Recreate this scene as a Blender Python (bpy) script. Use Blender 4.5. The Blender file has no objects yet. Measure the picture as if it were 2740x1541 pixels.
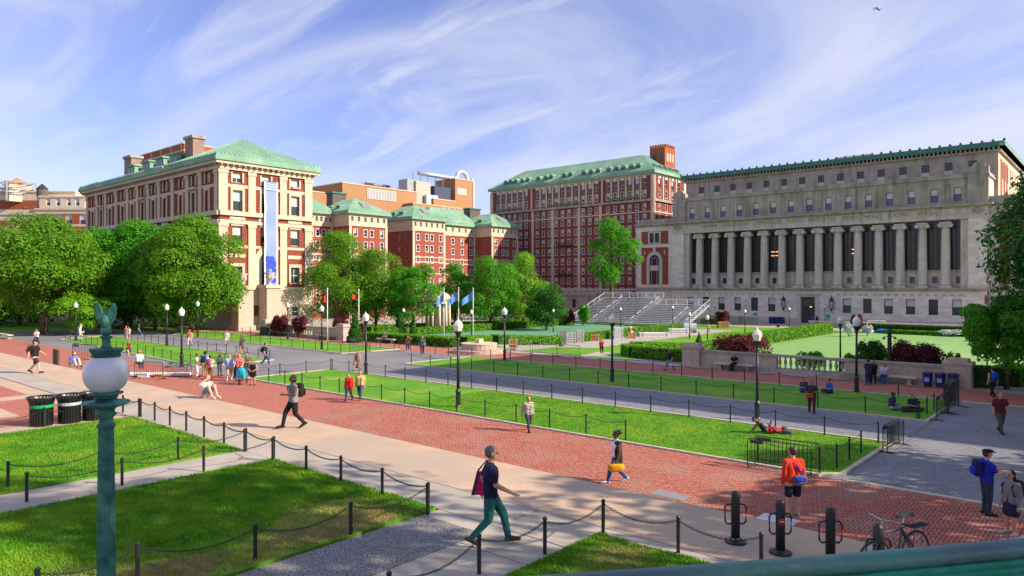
import bpy, bmesh, math, random
import numpy as np
from mathutils import Vector, Matrix

# ------------------------------------------------------------------ camera
sc = bpy.context.scene
COL = sc.collection
R = math.radians
CAMZ = 6.5                       # eye height above the lower walks
F_PX, CX, HOR = 1903.0, 1370.0, 765.0
YAW = math.atan2(1659.0, 1903.0)  # optical axis lies this far to the left of south (+Y)
FW = Vector((-math.sin(YAW), math.cos(YAW), 0)); RT = Vector((math.cos(YAW), math.sin(YAW), 0))
cam_d = bpy.data.cameras.new("camera"); cam = bpy.data.objects.new("camera", cam_d); COL.objects.link(cam)
cam.location = (0, 0, CAMZ); cam.rotation_euler = (R(90), 0, YAW)
cam_d.sensor_width = 36.0; cam_d.lens = 36.0 * F_PX / 2740.0
cam_d.shift_y = -(770.5 - HOR) / 2740.0
cam_d.clip_start = 0.05; cam_d.clip_end = 3000
sc.camera = cam

# ------------------------------------------------------------------ light, sky, exposure
SUN_AZ = Vector((0.90, 0.435, 0)).normalized(); SUN_EL = R(31)
wd = bpy.data.worlds.new("World"); sc.world = wd; wd.use_nodes = True
nt = wd.node_tree; nt.nodes.clear()
def N(t, **k):
    n = nt.nodes.new(t)
    for a, b in k.items(): setattr(n, a, b)
    return n
L = lambda a, b: nt.links.new(a, b)
out = N('ShaderNodeOutputWorld'); bg = N('ShaderNodeBackground'); bg.inputs[1].default_value = 0.1
sky = N('ShaderNodeTexSky', sky_type='NISHITA', sun_disc=False, sun_elevation=SUN_EL)
sky.sun_rotation = math.atan2(SUN_AZ.x, SUN_AZ.y)
sky.air_density = 1.0; sky.dust_density = 0.15; sky.ozone_density = 2.6
tc = N('ShaderNodeTexCoord'); sep = N('ShaderNodeSeparateXYZ'); L(tc.outputs['Generated'], sep.inputs[0])
zz = N('ShaderNodeMath', operation='MAXIMUM'); zz.inputs[1].default_value = 0.0; L(sep.outputs[2], zz.inputs[0])
za = N('ShaderNodeMath', operation='ADD'); za.inputs[1].default_value = 0.16; L(zz.outputs[0], za.inputs[0])
dx = N('ShaderNodeMath', operation='DIVIDE'); L(sep.outputs[0], dx.inputs[0]); L(za.outputs[0], dx.inputs[1])
dy = N('ShaderNodeMath', operation='DIVIDE'); L(sep.outputs[1], dy.inputs[0]); L(za.outputs[0], dy.inputs[1])
cmb = N('ShaderNodeCombineXYZ'); L(dx.outputs[0], cmb.inputs[0]); L(dy.outputs[0], cmb.inputs[1])
def cloud(rot, scale, loc, nscale, detail, dist, lo, hi):
    m = N('ShaderNodeMapping'); m.inputs['Rotation'].default_value = (0, 0, rot); m.inputs['Scale'].default_value = scale
    m.inputs['Location'].default_value = loc
    L(cmb.outputs[0], m.inputs[0])
    n = N('ShaderNodeTexNoise'); n.inputs['Scale'].default_value = nscale; n.inputs['Detail'].default_value = detail
    n.inputs['Roughness'].default_value = 0.55; n.inputs['Distortion'].default_value = dist
    L(m.outputs[0], n.inputs['Vector'])
    r = N('ShaderNodeMapRange'); r.interpolation_type = 'SMOOTHSTEP'
    r.inputs[1].default_value = lo; r.inputs[2].default_value = hi; L(n.outputs[0], r.inputs[0])
    return r.outputs[0]
c1 = cloud(1.15, (0.55, 1.0, 1.0), (2.7, 0.9, 0), 0.62, 8, 0.8, 0.36, 0.62)   # long cirrus veils
c2 = cloud(0.75, (0.55, 1.7, 1.0), (1.1, 3.2, 0), 1.35, 9, 1.3, 0.42, 0.74)   # finer wisps
mx = N('ShaderNodeMath', operation='MAXIMUM'); L(c1, mx.inputs[0])
m2 = N('ShaderNodeMath', operation='MULTIPLY'); m2.inputs[1].default_value = 0.85; L(c2, m2.inputs[0]); L(m2.outputs[0], mx.inputs[1])
m3 = N('ShaderNodeMath', operation='MULTIPLY'); m3.inputs[1].default_value = 0.9; L(mx.outputs[0], m3.inputs[0])
tint = N('ShaderNodeMixRGB', blend_type='MULTIPLY'); tint.inputs[0].default_value = 1.0
tint.inputs[2].default_value = (0.82, 0.71, 0.95, 1); L(sky.outputs[0], tint.inputs[1])
mixc = N('ShaderNodeMixRGB'); L(m3.outputs[0], mixc.inputs[0]); L(tint.outputs[0], mixc.inputs[1])
mixc.inputs[2].default_value = (3.7, 3.9, 4.6, 1)
L(mixc.outputs[0], bg.inputs[0]); L(bg.outputs[0], out.inputs[0])

sun_d = bpy.data.lights.new("sun", 'SUN'); sun = bpy.data.objects.new("sun", sun_d); COL.objects.link(sun)
sun_d.energy = 3.9; sun_d.angle = R(0.5); sun_d.color = (1.0, 0.86, 0.68)
sdir = SUN_AZ * math.cos(SUN_EL) + Vector((0, 0, math.sin(SUN_EL)))
sun.rotation_euler = sdir.to_track_quat('Z', 'Y').to_euler(); sun.location = (40, 20, 60)
vs = sc.view_settings; vs.view_transform = 'Standard'; vs.look = 'None'; vs.exposure = 1.08; vs.gamma = 1.0
vs.use_curve_mapping = False
sc.cycles.max_bounces = 6; sc.cycles.transparent_max_bounces = 6

# ------------------------------------------------------------------ places
PLAT = 1.9                       # upper plaza above the lower walks
EDGE = 13.8                      # its south edge
FIELD = -1.9                     # lawn level in front of the library
def g(x, y):
    if y < EDGE: return PLAT
    if y < 54: return 0.0
    if y < 80: return FIELD * (y - 54) / 26.0
    return FIELD
def ray(x, y):
    return FW + RT * ((x - CX) / F_PX) + Vector((0, 0, (HOR - y) / F_PX))
def W(x, y, z=None):
    """ground point seen at photo pixel (x, y)"""
    d = ray(x, y); o = Vector((0, 0, CAMZ))
    if z is not None:
        t = (z - CAMZ) / d.z; return o + d * t
    for lev in (PLAT, 0.0):
        p = o + d * ((lev - CAMZ) / d.z)
        if lev == PLAT and p.y < EDGE + 0.02: return p
        if lev == 0.0 and p.y < 54: return p
    t0, t1 = 0.0, 2500.0
    for i in range(60):
        t = (t0 + t1) / 2; p = o + d * t
        if p.z > g(p.x, p.y): t0 = t
        else: t1 = t
    return o + d * t0
def onY(x, Y):                   # X of the point of the plane Y seen in column x
    t = (x - CX) / F_PX
    return Y * (t * FW.y - RT.y) / (RT.x - t * FW.x)
def onX(x, X):                   # Y of the point of the plane X seen in column x
    t = (x - CX) / F_PX
    return X * (RT.x - t * FW.x) / (t * FW.y - RT.y)
def zat(p, y):                   # height at which pixel row y crosses the vertical through p
    dep = p[0] * FW.x + p[1] * FW.y
    return CAMZ + (HOR - y) / F_PX * dep
def depth(p): return p[0] * FW.x + p[1] * FW.y
def at(x, dep):                  # plan position in column x at a given depth
    v = FW * dep + RT * ((x - CX) / F_PX * dep); return v

# ------------------------------------------------------------------ materials
MATS = {}
def mat(name, c1, c2=None, scale=4.0, rough=0.8, bump=0.0, bscale=None, spec=0.3, metal=0.0, detail=5, c3=None, big=0.15, spots=0.0, streak=0.0):
    if name in MATS: return MATS[name]
    m = bpy.data.materials.new(name); m.use_nodes = True; t = m.node_tree; b = t.nodes['Principled BSDF']
    b.inputs['Roughness'].default_value = rough; b.inputs['Specular IOR Level'].default_value = spec; b.inputs['Metallic'].default_value = metal
    if c2 is None: c2 = tuple(min(1, v * 0.8) for v in c1)
    geo = t.nodes.new('ShaderNodeNewGeometry')
    n = t.nodes.new('ShaderNodeTexNoise'); n.inputs['Scale'].default_value = scale; n.inputs['Detail'].default_value = detail
    t.links.new(geo.outputs['Position'], n.inputs['Vector'])
    rp = t.nodes.new('ShaderNodeValToRGB'); rp.color_ramp.elements[0].position = 0.32; rp.color_ramp.elements[1].position = 0.68
    rp.color_ramp.elements[0].color = (*c2, 1); rp.color_ramp.elements[1].color = (*c1, 1)
    t.links.new(n.outputs[0], rp.inputs[0]); col = rp.outputs[0]
    if c3:
        n2 = t.nodes.new('ShaderNodeTexNoise'); n2.inputs['Scale'].default_value = big; n2.inputs['Detail'].default_value = 4
        t.links.new(geo.outputs['Position'], n2.inputs['Vector'])
        mr = t.nodes.new('ShaderNodeMapRange'); mr.inputs[1].default_value = 0.45; mr.inputs[2].default_value = 0.68; t.links.new(n2.outputs[0], mr.inputs[0])
        mm = t.nodes.new('ShaderNodeMixRGB'); mm.inputs[2].default_value = (*c3, 1)
        t.links.new(mr.outputs[0], mm.inputs[0]); t.links.new(col, mm.inputs[1]); col = mm.outputs[0]
    def darken(fac, amount):
        nonlocal col
        mm = t.nodes.new('ShaderNodeMixRGB'); mm.blend_type = 'MULTIPLY'; mm.inputs[2].default_value = (amount, amount, amount, 1)
        t.links.new(fac, mm.inputs[0]); t.links.new(col, mm.inputs[1]); col = mm.outputs[0]
    if spots:                                         # trodden-in gum and drips
        for sc_, wd, am in ((1.1, .045, .55), (2.3, .05, .7)):
            vo = t.nodes.new('ShaderNodeTexVoronoi'); vo.inputs['Scale'].default_value = sc_; t.links.new(geo.outputs['Position'], vo.inputs['Vector'])
            mr = t.nodes.new('ShaderNodeMapRange'); mr.inputs[1].default_value = wd; mr.inputs[2].default_value = wd * .6; t.links.new(vo.outputs['Distance'], mr.inputs[0]); darken(mr.outputs[0], am)
    if streak:                                        # rain streaks of soot down the stone
        mp = t.nodes.new('ShaderNodeMapping'); mp.inputs['Scale'].default_value = (.9, .9, .09); t.links.new(geo.outputs['Position'], mp.inputs[0])
        n3 = t.nodes.new('ShaderNodeTexNoise'); n3.inputs['Scale'].default_value = 1.3; n3.inputs['Detail'].default_value = 6; t.links.new(mp.outputs[0], n3.inputs['Vector'])
        mr = t.nodes.new('ShaderNodeMapRange'); mr.inputs[1].default_value = .5; mr.inputs[2].default_value = .72; t.links.new(n3.outputs[0], mr.inputs[0]); darken(mr.outputs[0], 1 - streak)
    t.links.new(col, b.inputs['Base Color'])
    if bump:
        nb = t.nodes.new('ShaderNodeTexNoise'); nb.inputs['Scale'].default_value = bscale or scale * 3; nb.inputs['Detail'].default_value = 4
        t.links.new(geo.outputs['Position'], nb.inputs['Vector'])
        bp = t.nodes.new('ShaderNodeBump'); bp.inputs['Strength'].default_value = bump; bp.inputs['Distance'].default_value = 0.05
        t.links.new(nb.outputs[0], bp.inputs['Height']); t.links.new(bp.outputs[0], b.inputs['Normal'])
    MATS[name] = m; return m
def brickmat(name, c1, c2, mortar, bw, bh, rough=0.85, rot=None, msize=0.012, axis='z', big=None):
    """coursed masonry: the courses lie in world height"""
    if name in MATS: return MATS[name]
    m = mat(name, c1, c2, 3.0, rough); t = m.node_tree; b = t.nodes['Principled BSDF']
    geo = t.nodes.new('ShaderNodeNewGeometry'); s = t.nodes.new('ShaderNodeSeparateXYZ'); t.links.new(geo.outputs['Position'], s.inputs[0])
    ad = t.nodes.new('ShaderNodeMath'); ad.operation = 'ADD'; t.links.new(s.outputs[0], ad.inputs[0]); t.links.new(s.outputs[1], ad.inputs[1])
    cb = t.nodes.new('ShaderNodeCombineXYZ')
    if axis == 'z': t.links.new(ad.outputs[0], cb.inputs[0]); t.links.new(s.outputs[2], cb.inputs[1])
    else: t.links.new(s.outputs[0], cb.inputs[0]); t.links.new(s.outputs[1], cb.inputs[1])
    br = t.nodes.new('ShaderNodeTexBrick'); br.inputs['Scale'].default_value = 1.0; br.inputs['Mortar Size'].default_value = msize
    br.inputs['Brick Width'].default_value = bw; br.inputs['Row Height'].default_value = bh
    br.inputs['Color1'].default_value = (1, 1, 1, 1); br.inputs['Color2'].default_value = (0.78, 0.78, 0.78, 1); br.inputs['Mortar'].default_value = (*mortar, 1)
    t.links.new(cb.outputs[0], br.inputs['Vector'])
    old = b.inputs['Base Color'].links[0].from_socket
    mu = t.nodes.new('ShaderNodeMixRGB'); mu.blend_type = 'MULTIPLY'; mu.inputs[0].default_value = 1.0
    t.links.new(old, mu.inputs[1]); t.links.new(br.outputs[0], mu.inputs[2]); t.links.new(mu.outputs[0], b.inputs['Base Color'])
    bp = t.nodes.new('ShaderNodeBump'); bp.inputs['Strength'].default_value = 0.4; bp.inputs['Distance'].default_value = 0.02; bp.invert = True
    t.links.new(br.outputs['Fac'], bp.inputs['Height']); t.links.new(bp.outputs[0], b.inputs['Normal'])
    return m
def leafmat(name, c1, c2, scale=0.9, trans=0.35, c3=None, big=0.5):
    m = mat(name, c1, c2, scale, 0.55, spec=0.25, c3=c3, big=big); t = m.node_tree; b = t.nodes['Principled BSDF']
    col = b.inputs['Base Color'].links[0].from_socket
    tr = t.nodes.new('ShaderNodeBsdfTranslucent'); mx = t.nodes.new('ShaderNodeMixShader'); mx.inputs[0].default_value = trans
    br = t.nodes.new('ShaderNodeMixRGB'); br.blend_type = 'MULTIPLY'; br.inputs[0].default_value = 1; br.inputs[2].default_value = (1.5, 1.35, 0.6, 1)
    t.links.new(col, br.inputs[1]); t.links.new(br.outputs[0], tr.inputs[0])
    o = t.nodes['Material Output']; t.links.new(b.outputs[0], mx.inputs[1]); t.links.new(tr.outputs[0], mx.inputs[2]); t.links.new(mx.outputs[0], o.inputs[0])
    return m
def emit(name, c, s):
    m = bpy.data.materials.new(name); m.use_nodes = True; b = m.node_tree.nodes['Principled BSDF']
    b.inputs['Base Color'].default_value = (*c, 1); b.inputs['Emission Color'].default_value = (*c, 1); b.inputs['Emission Strength'].default_value = s
    MATS[name] = m; return m

STONE = brickmat('limestone', (0.80, 0.72, 0.64), (0.69, 0.615, 0.54), (0.80, 0.80, 0.80), 1.5, 0.62, msize=0.016)
BRICK_S = brickmat('shaded_red_brick', (0.29, 0.072, 0.05), (0.215, 0.052, 0.038), (0.75, 0.72, 0.68), 0.30, 0.10, msize=0.008)  # darker copy of the red brick, facade shade put into its colour
ALU = mat('pale_aluminium_plank', (0.74, 0.75, 0.79), (0.62, 0.63, 0.67), 2, 0.45)
STONE_D = mat('weathered_limestone', (0.43, 0.38, 0.315), (0.33, 0.29, 0.24), 0.8, 0.85, 0.15, streak=.45, c3=(0.29, 0.255, 0.21), big=0.25)
STONE_P = mat('dressed_limestone', (0.58, 0.52, 0.45), (0.48, 0.43, 0.37), 1.2, 0.8, 0.08, streak=.3)
STONE_W = mat('warm_limestone', (0.62, 0.50, 0.36), (0.52, 0.41, 0.29), 0.9, 0.8, 0.08)
GRANITE = mat('pink_granite', (0.55, 0.42, 0.33), (0.42, 0.32, 0.26), 3, 0.8, 0.1)
BRICK = brickmat('red_brick_wall', (0.37, 0.095, 0.06), (0.28, 0.068, 0.046), (0.75, 0.72, 0.68), 0.30, 0.10, msize=0.008)
BRICK_H = brickmat('dark_red_brick', (0.30, 0.07, 0.045), (0.22, 0.05, 0.035), (0.8, 0.78, 0.75), 0.30, 0.10, msize=0.008)
BRICK_O = brickmat('orange_brick_wall', (0.42, 0.12, 0.05), (0.34, 0.09, 0.04), (0.75, 0.72, 0.68), 0.3, 0.1, msize=0.008)
TAN = brickmat('tan_brick_wall', (0.46, 0.25, 0.12), (0.38, 0.20, 0.095), (0.8, 0.78, 0.74), 0.3, 0.1, msize=0.008)
COPPER = mat('green_copper_roof', (0.20, 0.37, 0.25), (0.145, 0.29, 0.20), 0.7, 0.7, 0.05, c3=(0.27, 0.42, 0.28), big=0.2)
COPPER_D = mat('dark_verdigris', (0.065, 0.20, 0.15), (0.045, 0.15, 0.115), 1.0, 0.6)
GLASS = mat('window_glass', (0.035, 0.05, 0.06), (0.02, 0.03, 0.04), 0.3, 0.08, spec=0.6)
GLASS_G = mat('green_tinted_glass', (0.03, 0.06, 0.05), (0.02, 0.035, 0.035), 0.4, 0.15, spec=0.5)
BLIND = mat('window_blind', (0.55, 0.58, 0.55), (0.45, 0.48, 0.46), 0.6, 0.6)
PURPLE = mat('violet_pane', (0.16, 0.13, 0.26), (0.12, 0.10, 0.20), 0.6, 0.4)  # flat violet for the lower half of the attic windows
WHITE = mat('white_paint', (0.72, 0.70, 0.66), (0.62, 0.60, 0.56), 2, 0.6)
FRAME_D = mat('dark_window_frame', (0.03, 0.045, 0.05), (0.02, 0.03, 0.035), 2, 0.5)
BLACK = mat('black_painted_iron', (0.018, 0.022, 0.024), (0.010, 0.012, 0.014), 5, 0.45, spec=0.5)
STEEL = mat('aluminium', (0.60, 0.62, 0.66), (0.48, 0.50, 0.54), 2, 0.4, metal=0.55)
GREYM = mat('grey_metal', (0.32, 0.33, 0.34), (0.24, 0.25, 0.26), 1.5, 0.5, metal=0.3)
OPAL = mat('opal_globe', (0.80, 0.76, 0.70), (0.74, 0.70, 0.64), 2, 0.25, spec=0.5)
CONC = mat('pale_concrete', (0.55, 0.395, 0.275), (0.44, 0.315, 0.22), 1.1, 0.9, 0.12, 18, c3=(0.41, 0.325, 0.25), big=0.3, spots=1)
CONC2 = mat('grey_concrete', (0.44, 0.385, 0.32), (0.34, 0.30, 0.25), 0.9, 0.9, 0.12, 18, c3=(0.36, 0.325, 0.28), big=0.35, spots=1)
KERB = mat('kerb_stone', (0.56, 0.48, 0.38), (0.44, 0.38, 0.31), 3, 0.9, 0.1)
JOINT = mat('dark_joint', (0.10, 0.075, 0.055), (0.07, 0.05, 0.04), 4, 0.95)
ASPH = mat('asphalt', (0.20, 0.195, 0.205), (0.165, 0.162, 0.17), 2.5, 0.9, 0.1, 30, c3=(0.23, 0.22, 0.225), big=0.12)
AGG = mat('exposed_aggregate', (0.34, 0.33, 0.32), (0.045, 0.045, 0.05), 38, 0.9, 0.3, 40, detail=2)
WALK = brickmat('brick_paving', (0.52, 0.185, 0.13), (0.43, 0.145, 0.10), (0.55, 0.5, 0.5), 0.2, 0.1, axis='xy', msize=0.01)
BR1 = mat('paving_brick', (0.47, 0.165, 0.11), (0.29, 0.095, 0.075), 5.5, 0.85, 0.15, 60, c3=(0.36, 0.185, 0.14), big=0.55)
GRASS = mat('lawn_grass', (0.12, 0.32, 0.012), (0.06, 0.21, 0.008), 3.2, 0.9, 0.35, 45, c3=(0.19, 0.34, 0.015), big=0.35)
GRASS_N = mat('mown_grass', (0.10, 0.25, 0.012), (0.05, 0.16, 0.008), 6, 0.9, 0.3, 60, c3=(0.15, 0.29, 0.015), big=0.3)
SOIL = mat('dry_worn_turf', (0.24, 0.165, 0.075), (0.13, 0.11, 0.045), 5, 0.95, 0.3, 40, c3=(0.08, 0.13, 0.02), big=0.9)
FIELDM = mat('pale_green_turf_cover', (0.20, 0.37, 0.105), (0.17, 0.325, 0.09), 0.6, 0.85, c3=(0.25, 0.42, 0.14), big=0.05)
FIELDM2 = mat('grey_green_turf_cover', (0.12, 0.29, 0.155), (0.10, 0.25, 0.135), 0.35, 0.85, c3=(0.14, 0.32, 0.17), big=0.05)
BARK = mat('bark', (0.15, 0.10, 0.06), (0.07, 0.05, 0.035), 3, 0.95, 0.5, 12)
VERD = mat('verdigris_bronze', (0.03, 0.185, 0.14), (0.010, 0.06, 0.05), 9, 0.6, 0.25, 40, c3=(0.06, 0.23, 0.16), big=3.5, streak=.5, spec=0.5)
GOLD = mat('timber', (0.40, 0.24, 0.11), (0.30, 0.17, 0.08), 4, 0.8)
LAMP_ON = emit('lit_lamp', (1.0, 0.35, 0.06), 1.6)

# ------------------------------------------------------------------ mesh building
class MB:
    def __init__(s): s.v = []; s.f = []; s.m = []
    def add(s, vs, fs, m=0):
        o = len(s.v); s.v.extend(tuple(v) for v in vs); s.f.extend(tuple(i + o for i in f) for f in fs); s.m.extend([m] * len(fs)); return s
    def box(s, x0, x1, y0, y1, z0, z1, m=0):
        return s.add([(x0, y0, z0), (x1, y0, z0), (x1, y1, z0), (x0, y1, z0), (x0, y0, z1), (x1, y0, z1), (x1, y1, z1), (x0, y1, z1)],
                     [(0, 3, 2, 1), (4, 5, 6, 7), (0, 1, 5, 4), (1, 2, 6, 5), (2, 3, 7, 6), (3, 0, 4, 7)], m)
    def hexa(s, P, m=0):
        return s.add(P, [(0, 3, 2, 1), (4, 5, 6, 7), (0, 1, 5, 4), (1, 2, 6, 5), (2, 3, 7, 6), (3, 0, 4, 7)], m)
    def cyl(s, p0, p1, r0, r1=None, n=8, m=0, cap=True):
        r1 = r0 if r1 is None else r1; p0 = Vector(p0); p1 = Vector(p1); d = p1 - p0
        if d.length < 1e-6: return s
        q = d.to_track_quat('Z', 'Y'); vs = []
        for p, r in ((p0, r0), (p1, r1)):
            for i in range(n):
                a = 2 * math.pi * i / n; vs.append(p + q @ Vector((r * math.cos(a), r * math.sin(a), 0)))
        fs = [(i, (i + 1) % n, n + (i + 1) % n, n + i) for i in range(n)]
        if cap: fs += [tuple(range(n - 1, -1, -1)), tuple(range(n, 2 * n))]
        return s.add(vs, fs, m)
    def lathe(s, prof, n=12, c=(0, 0, 0), m=0, flute=0, fl=0.0, cap=True):
        vs = []; k = len(prof)
        for r, z in prof:
            for i in range(n):
                a = 2 * math.pi * i / n; rr = r * (1 - (fl if flute and i % 2 else 0)); vs.append((c[0] + rr * math.cos(a), c[1] + rr * math.sin(a), c[2] + z))
        fs = [(j * n + i, j * n + (i + 1) % n, (j + 1) * n + (i + 1) % n, (j + 1) * n + i) for j in range(k - 1) for i in range(n)]
        if cap: fs += [tuple(range(n - 1, -1, -1)), tuple(range((k - 1) * n, k * n))]
        return s.add(vs, fs, m)
    def ball(s, c, r, n=10, k=6, m=0):
        rx, ry, rz = r if hasattr(r, '__len__') else (r, r, r); vs = [(c[0], c[1], c[2] - rz)]
        for j in range(1, k):
            t = math.pi * j / k - math.pi / 2
            for i in range(n):
                a = 2 * math.pi * i / n; vs.append((c[0] + rx * math.cos(t) * math.cos(a), c[1] + ry * math.cos(t) * math.sin(a), c[2] + rz * math.sin(t)))
        vs.append((c[0], c[1], c[2] + rz)); e = len(vs) - 1; fs = [(0, 1 + (i + 1) % n, 1 + i) for i in range(n)]
        for j in range(k - 2): fs += [(1 + j * n + i, 1 + j * n + (i + 1) % n, 1 + (j + 1) * n + (i + 1) % n, 1 + (j + 1) * n + i) for i in range(n)]
        b = 1 + (k - 2) * n; fs += [(b + i, b + (i + 1) % n, e) for i in range(n)]
        return s.add(vs, fs, m)
    def tube(s, pts, r, n=6, m=0, closed=False):
        pts = [Vector(p) for p in pts]; K = len(pts); rings = []
        rr = r if hasattr(r, '__len__') else [r] * K; up = Vector((0.013, 0.021, 1)); vs = []
        for i, p in enumerate(pts):
            a = pts[(i - 1) % K] if (i or closed) else p; b = pts[(i + 1) % K] if (i < K - 1 or closed) else p
            t = (b - a).normalized(); x = t.cross(up)
            if x.length < 1e-3: x = t.cross(Vector((1, 0, 0)))
            x.normalize(); y = t.cross(x)
            for j in range(n):
                an = 2 * math.pi * j / n; vs.append(p + x * (rr[i] * math.cos(an)) + y * (rr[i] * math.sin(an)))
        fs = []
        for i in range(K if closed else K - 1):
            i2 = (i + 1) % K
            for j in range(n): fs.append((i * n + j, i2 * n + j, i2 * n + (j + 1) % n, i * n + (j + 1) % n))
        if not closed: fs += [tuple(range(n)), tuple(range(K * n - 1, (K - 1) * n - 1, -1))]
        return s.add(vs, fs, m)
    def prism(s, poly, z0, z1, m=0):
        n = len(poly)
        return s.add([(p[0], p[1], z0) for p in poly] + [(p[0], p[1], z1) for p in poly],
                     [tuple(range(n - 1, -1, -1)), tuple(range(n, 2 * n))] + [(i, (i + 1) % n, n + (i + 1) % n, n + i) for i in range(n)], m)
    def mesh(s, name, mats, smooth=False):
        me = bpy.data.meshes.new(name); me.from_pydata(s.v, [], s.f)
        for q in (mats if isinstance(mats, (list, tuple)) else [mats]): me.materials.append(q)
        if any(s.m): me.polygons.foreach_set('material_index', s.m)
        bm = bmesh.new(); bm.from_mesh(me); bmesh.ops.recalc_face_normals(bm, faces=bm.faces); bm.to_mesh(me); bm.free()
        if smooth: me.polygons.foreach_set('use_smooth', [True] * len(me.polygons))
        return me
    def build(s, name, mats, parent=None, smooth=False):
        return put(name, s.mesh(name, mats, smooth), parent)
def put(name, me, parent=None, loc=None, rz=0, local=False):
    o = bpy.data.objects.new(name, me); COL.objects.link(o)
    if loc is not None: o.location = loc
    if rz: o.rotation_euler = (0, 0, rz)
    if parent is not None:
        o.parent = parent; b = parent
        while b.parent is not None: b = b.parent
        if b.get('_world') and not local:         # parts of an unmoved thing are written in world coordinates
            o.matrix_parent_inverse = Matrix.Translation(-Vector(b.location)) if parent is b else parent.matrix_basis.inverted()
    return o
def tag(o, label, cat, group=None):
    o['label'] = label; o['category'] = cat
    if group: o['group'] = group
    return o
def root(name, label, cat, loc=(0, 0, 0), rz=0, group=None, world=False):
    o = bpy.data.objects.new(name, None); COL.objects.link(o); o.location = loc; o.rotation_euler = (0, 0, rz); o.empty_display_size = 0.3
    if world: o['_world'] = 1
    return tag(o, label, cat, group)
def struct(o, label=None):
    o['kind'] = 'structure'
    if label: o['label'] = label
    return o
def copy_thing(src, loc, rz=0, label=None, scale=None):
    c = src.copy(); COL.objects.link(c); c.location = loc; c.rotation_euler = (0, 0, rz)
    if scale: c.scale = (scale,) * 3
    if label: c['label'] = label
    for ch in src.children:
        d = ch.copy(); COL.objects.link(d); d.parent = c; d.matrix_parent_inverse = ch.matrix_parent_inverse.copy()
        for e in ch.children:
            k = e.copy(); COL.objects.link(k); k.parent = d; k.matrix_parent_inverse = e.matrix_parent_inverse.copy()
    return c
def quads(name, V, mats, parent=None, nv=4):
    """many loose small faces at once: V is (n, nv, 3)"""
    n = len(V); me = bpy.data.meshes.new(name)
    me.vertices.add(n * nv); me.vertices.foreach_set('co', np.ascontiguousarray(V, dtype=np.float32).ravel())
    me.loops.add(n * nv); me.loops.foreach_set('vertex_index', np.arange(n * nv, dtype=np.int32))
    me.polygons.add(n); me.polygons.foreach_set('loop_start', np.arange(0, n * nv, nv, dtype=np.int32))
    me.update(calc_edges=True); me.validate()
    for q in (mats if isinstance(mats, (list, tuple)) else [mats]): me.materials.append(q)
    return put(name, me, parent)
# ------------------------------------------------------------------ ground and paving
def rect(x0, x1, y0, y1): return [(x0, y0), (x1, y0), (x1, y1), (x0, y1)]
def sheet(name, poly, dz, m, parent=None, base=None, struct_=True):
    bm = bmesh.new(); vs = [bm.verts.new((p[0], p[1], 0)) for p in poly]; bm.faces.new(vs)
    for yy in (54, 80):
        bmesh.ops.bisect_plane(bm, geom=bm.verts[:] + bm.edges[:] + bm.faces[:], plane_co=(0, yy, 0), plane_no=(0, 1, 0))
    bmesh.ops.recalc_face_normals(bm, faces=bm.faces)
    for v in bm.verts: v.co.z = (g(v.co.x, max(v.co.y, EDGE + 0.01)) if base is None else base) + dz
    if sum(f.normal.z for f in bm.faces) < 0: bmesh.ops.reverse_faces(bm, faces=bm.faces)
    me = bpy.data.meshes.new(name); bm.to_mesh(me); bm.free(); me.materials.append(m)
    o = put(name, me, parent)
    if struct_ and parent is None: struct(o)
    return o
EARTH = mat('ground_earth', (0.16, 0.15, 0.12), (0.11, 0.10, 0.08), 0.5, 0.95)
sheet('ground', rect(-900, 700, -400, 1000), -0.03, EARTH)
sheet('asphalt_path', rect(-150, 40, 17, 58), 0.0, ASPH)
# brick walks (far part is a coursed material, near part real bricks below)
sheet('brick_walk', rect(-150, 14, EDGE + 0.02, 25.15), 0.004, WALK)
sheet('south_brick_walk', rect(-125, -2.5, 46.85, 52.3), 0.004, WALK)
sheet('south_walk_edging', rect(-125, -2.5, 52.3, 53.6), 0.006, CONC2)

# the upper plaza with its flight of steps down to the brick walk
mb = MB(); mb.box(-170, 30, -40, EDGE - 0.02, -0.5, PLAT - 0.03); plaza = struct(mb.build('plaza', JOINT))
st = struct(MB().box(-170, 30, EDGE - 0.3, EDGE - 0.02, -0.4, 0.001).build('steps', CONC2))
for i in range(12):
    zt = PLAT - 0.158 * i - 0.158
    y0 = EDGE + 0.30 * i
    if zt > 0.02: MB().box(-170, 30, EDGE - 0.02 if i == 0 else y0 - 0.003, y0 + 0.30, -0.02, zt).build('step', CONC2, st)
rnd = random.Random(4)
def slab(x0, x1, y0, y1, m, gap=0.014, z=PLAT):
    dz = rnd.uniform(-0.002, 0.002)
    MB().box(x0 + gap, x1 - gap, y0 + gap, y1 - gap, z - 0.05, z + dz).build('slab', m, plaza)
def row(x0, x1, y0, y1, w, m, **k):
    n = max(1, round((x1 - x0) / w))
    for i in range(n): slab(x0 + (x1 - x0) * i / n, x0 + (x1 - x0) * (i + 1) / n, y0, y1, m, **k)
row(-80, 6, 11.35, EDGE, 8.6, CONC)                        # broad pale band above the steps
row(-80, 6, 10.05, 11.35, 5.2, CONC2, gap=0.018)           # narrow strip beside the lawns
row(-18.75, -17.15, -6, 10.0, 1.6, CONC2); row(-18.7, -17.2, 9.95, 10.05, 2, CONC2, gap=0.001)
for y in range(-6, 10, 3): slab(-18.75, -17.15, y, min(y + 3, 10.0), CONC2)
for y in range(-6, 10, 4): slab(-10.75, -9.1, y, min(y + 4, 9.6), AGG, gap=0.006)
for y in range(-6, 10, 3): slab(-9.1, -7.5, y, min(y + 3, 10.05), CONC2)
slab(-10.75, -9.1, 9.6, 10.05, CONC2, gap=0.005)
row(-5.1, 6, -6, 10.05, 4, CONC2)
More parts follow.
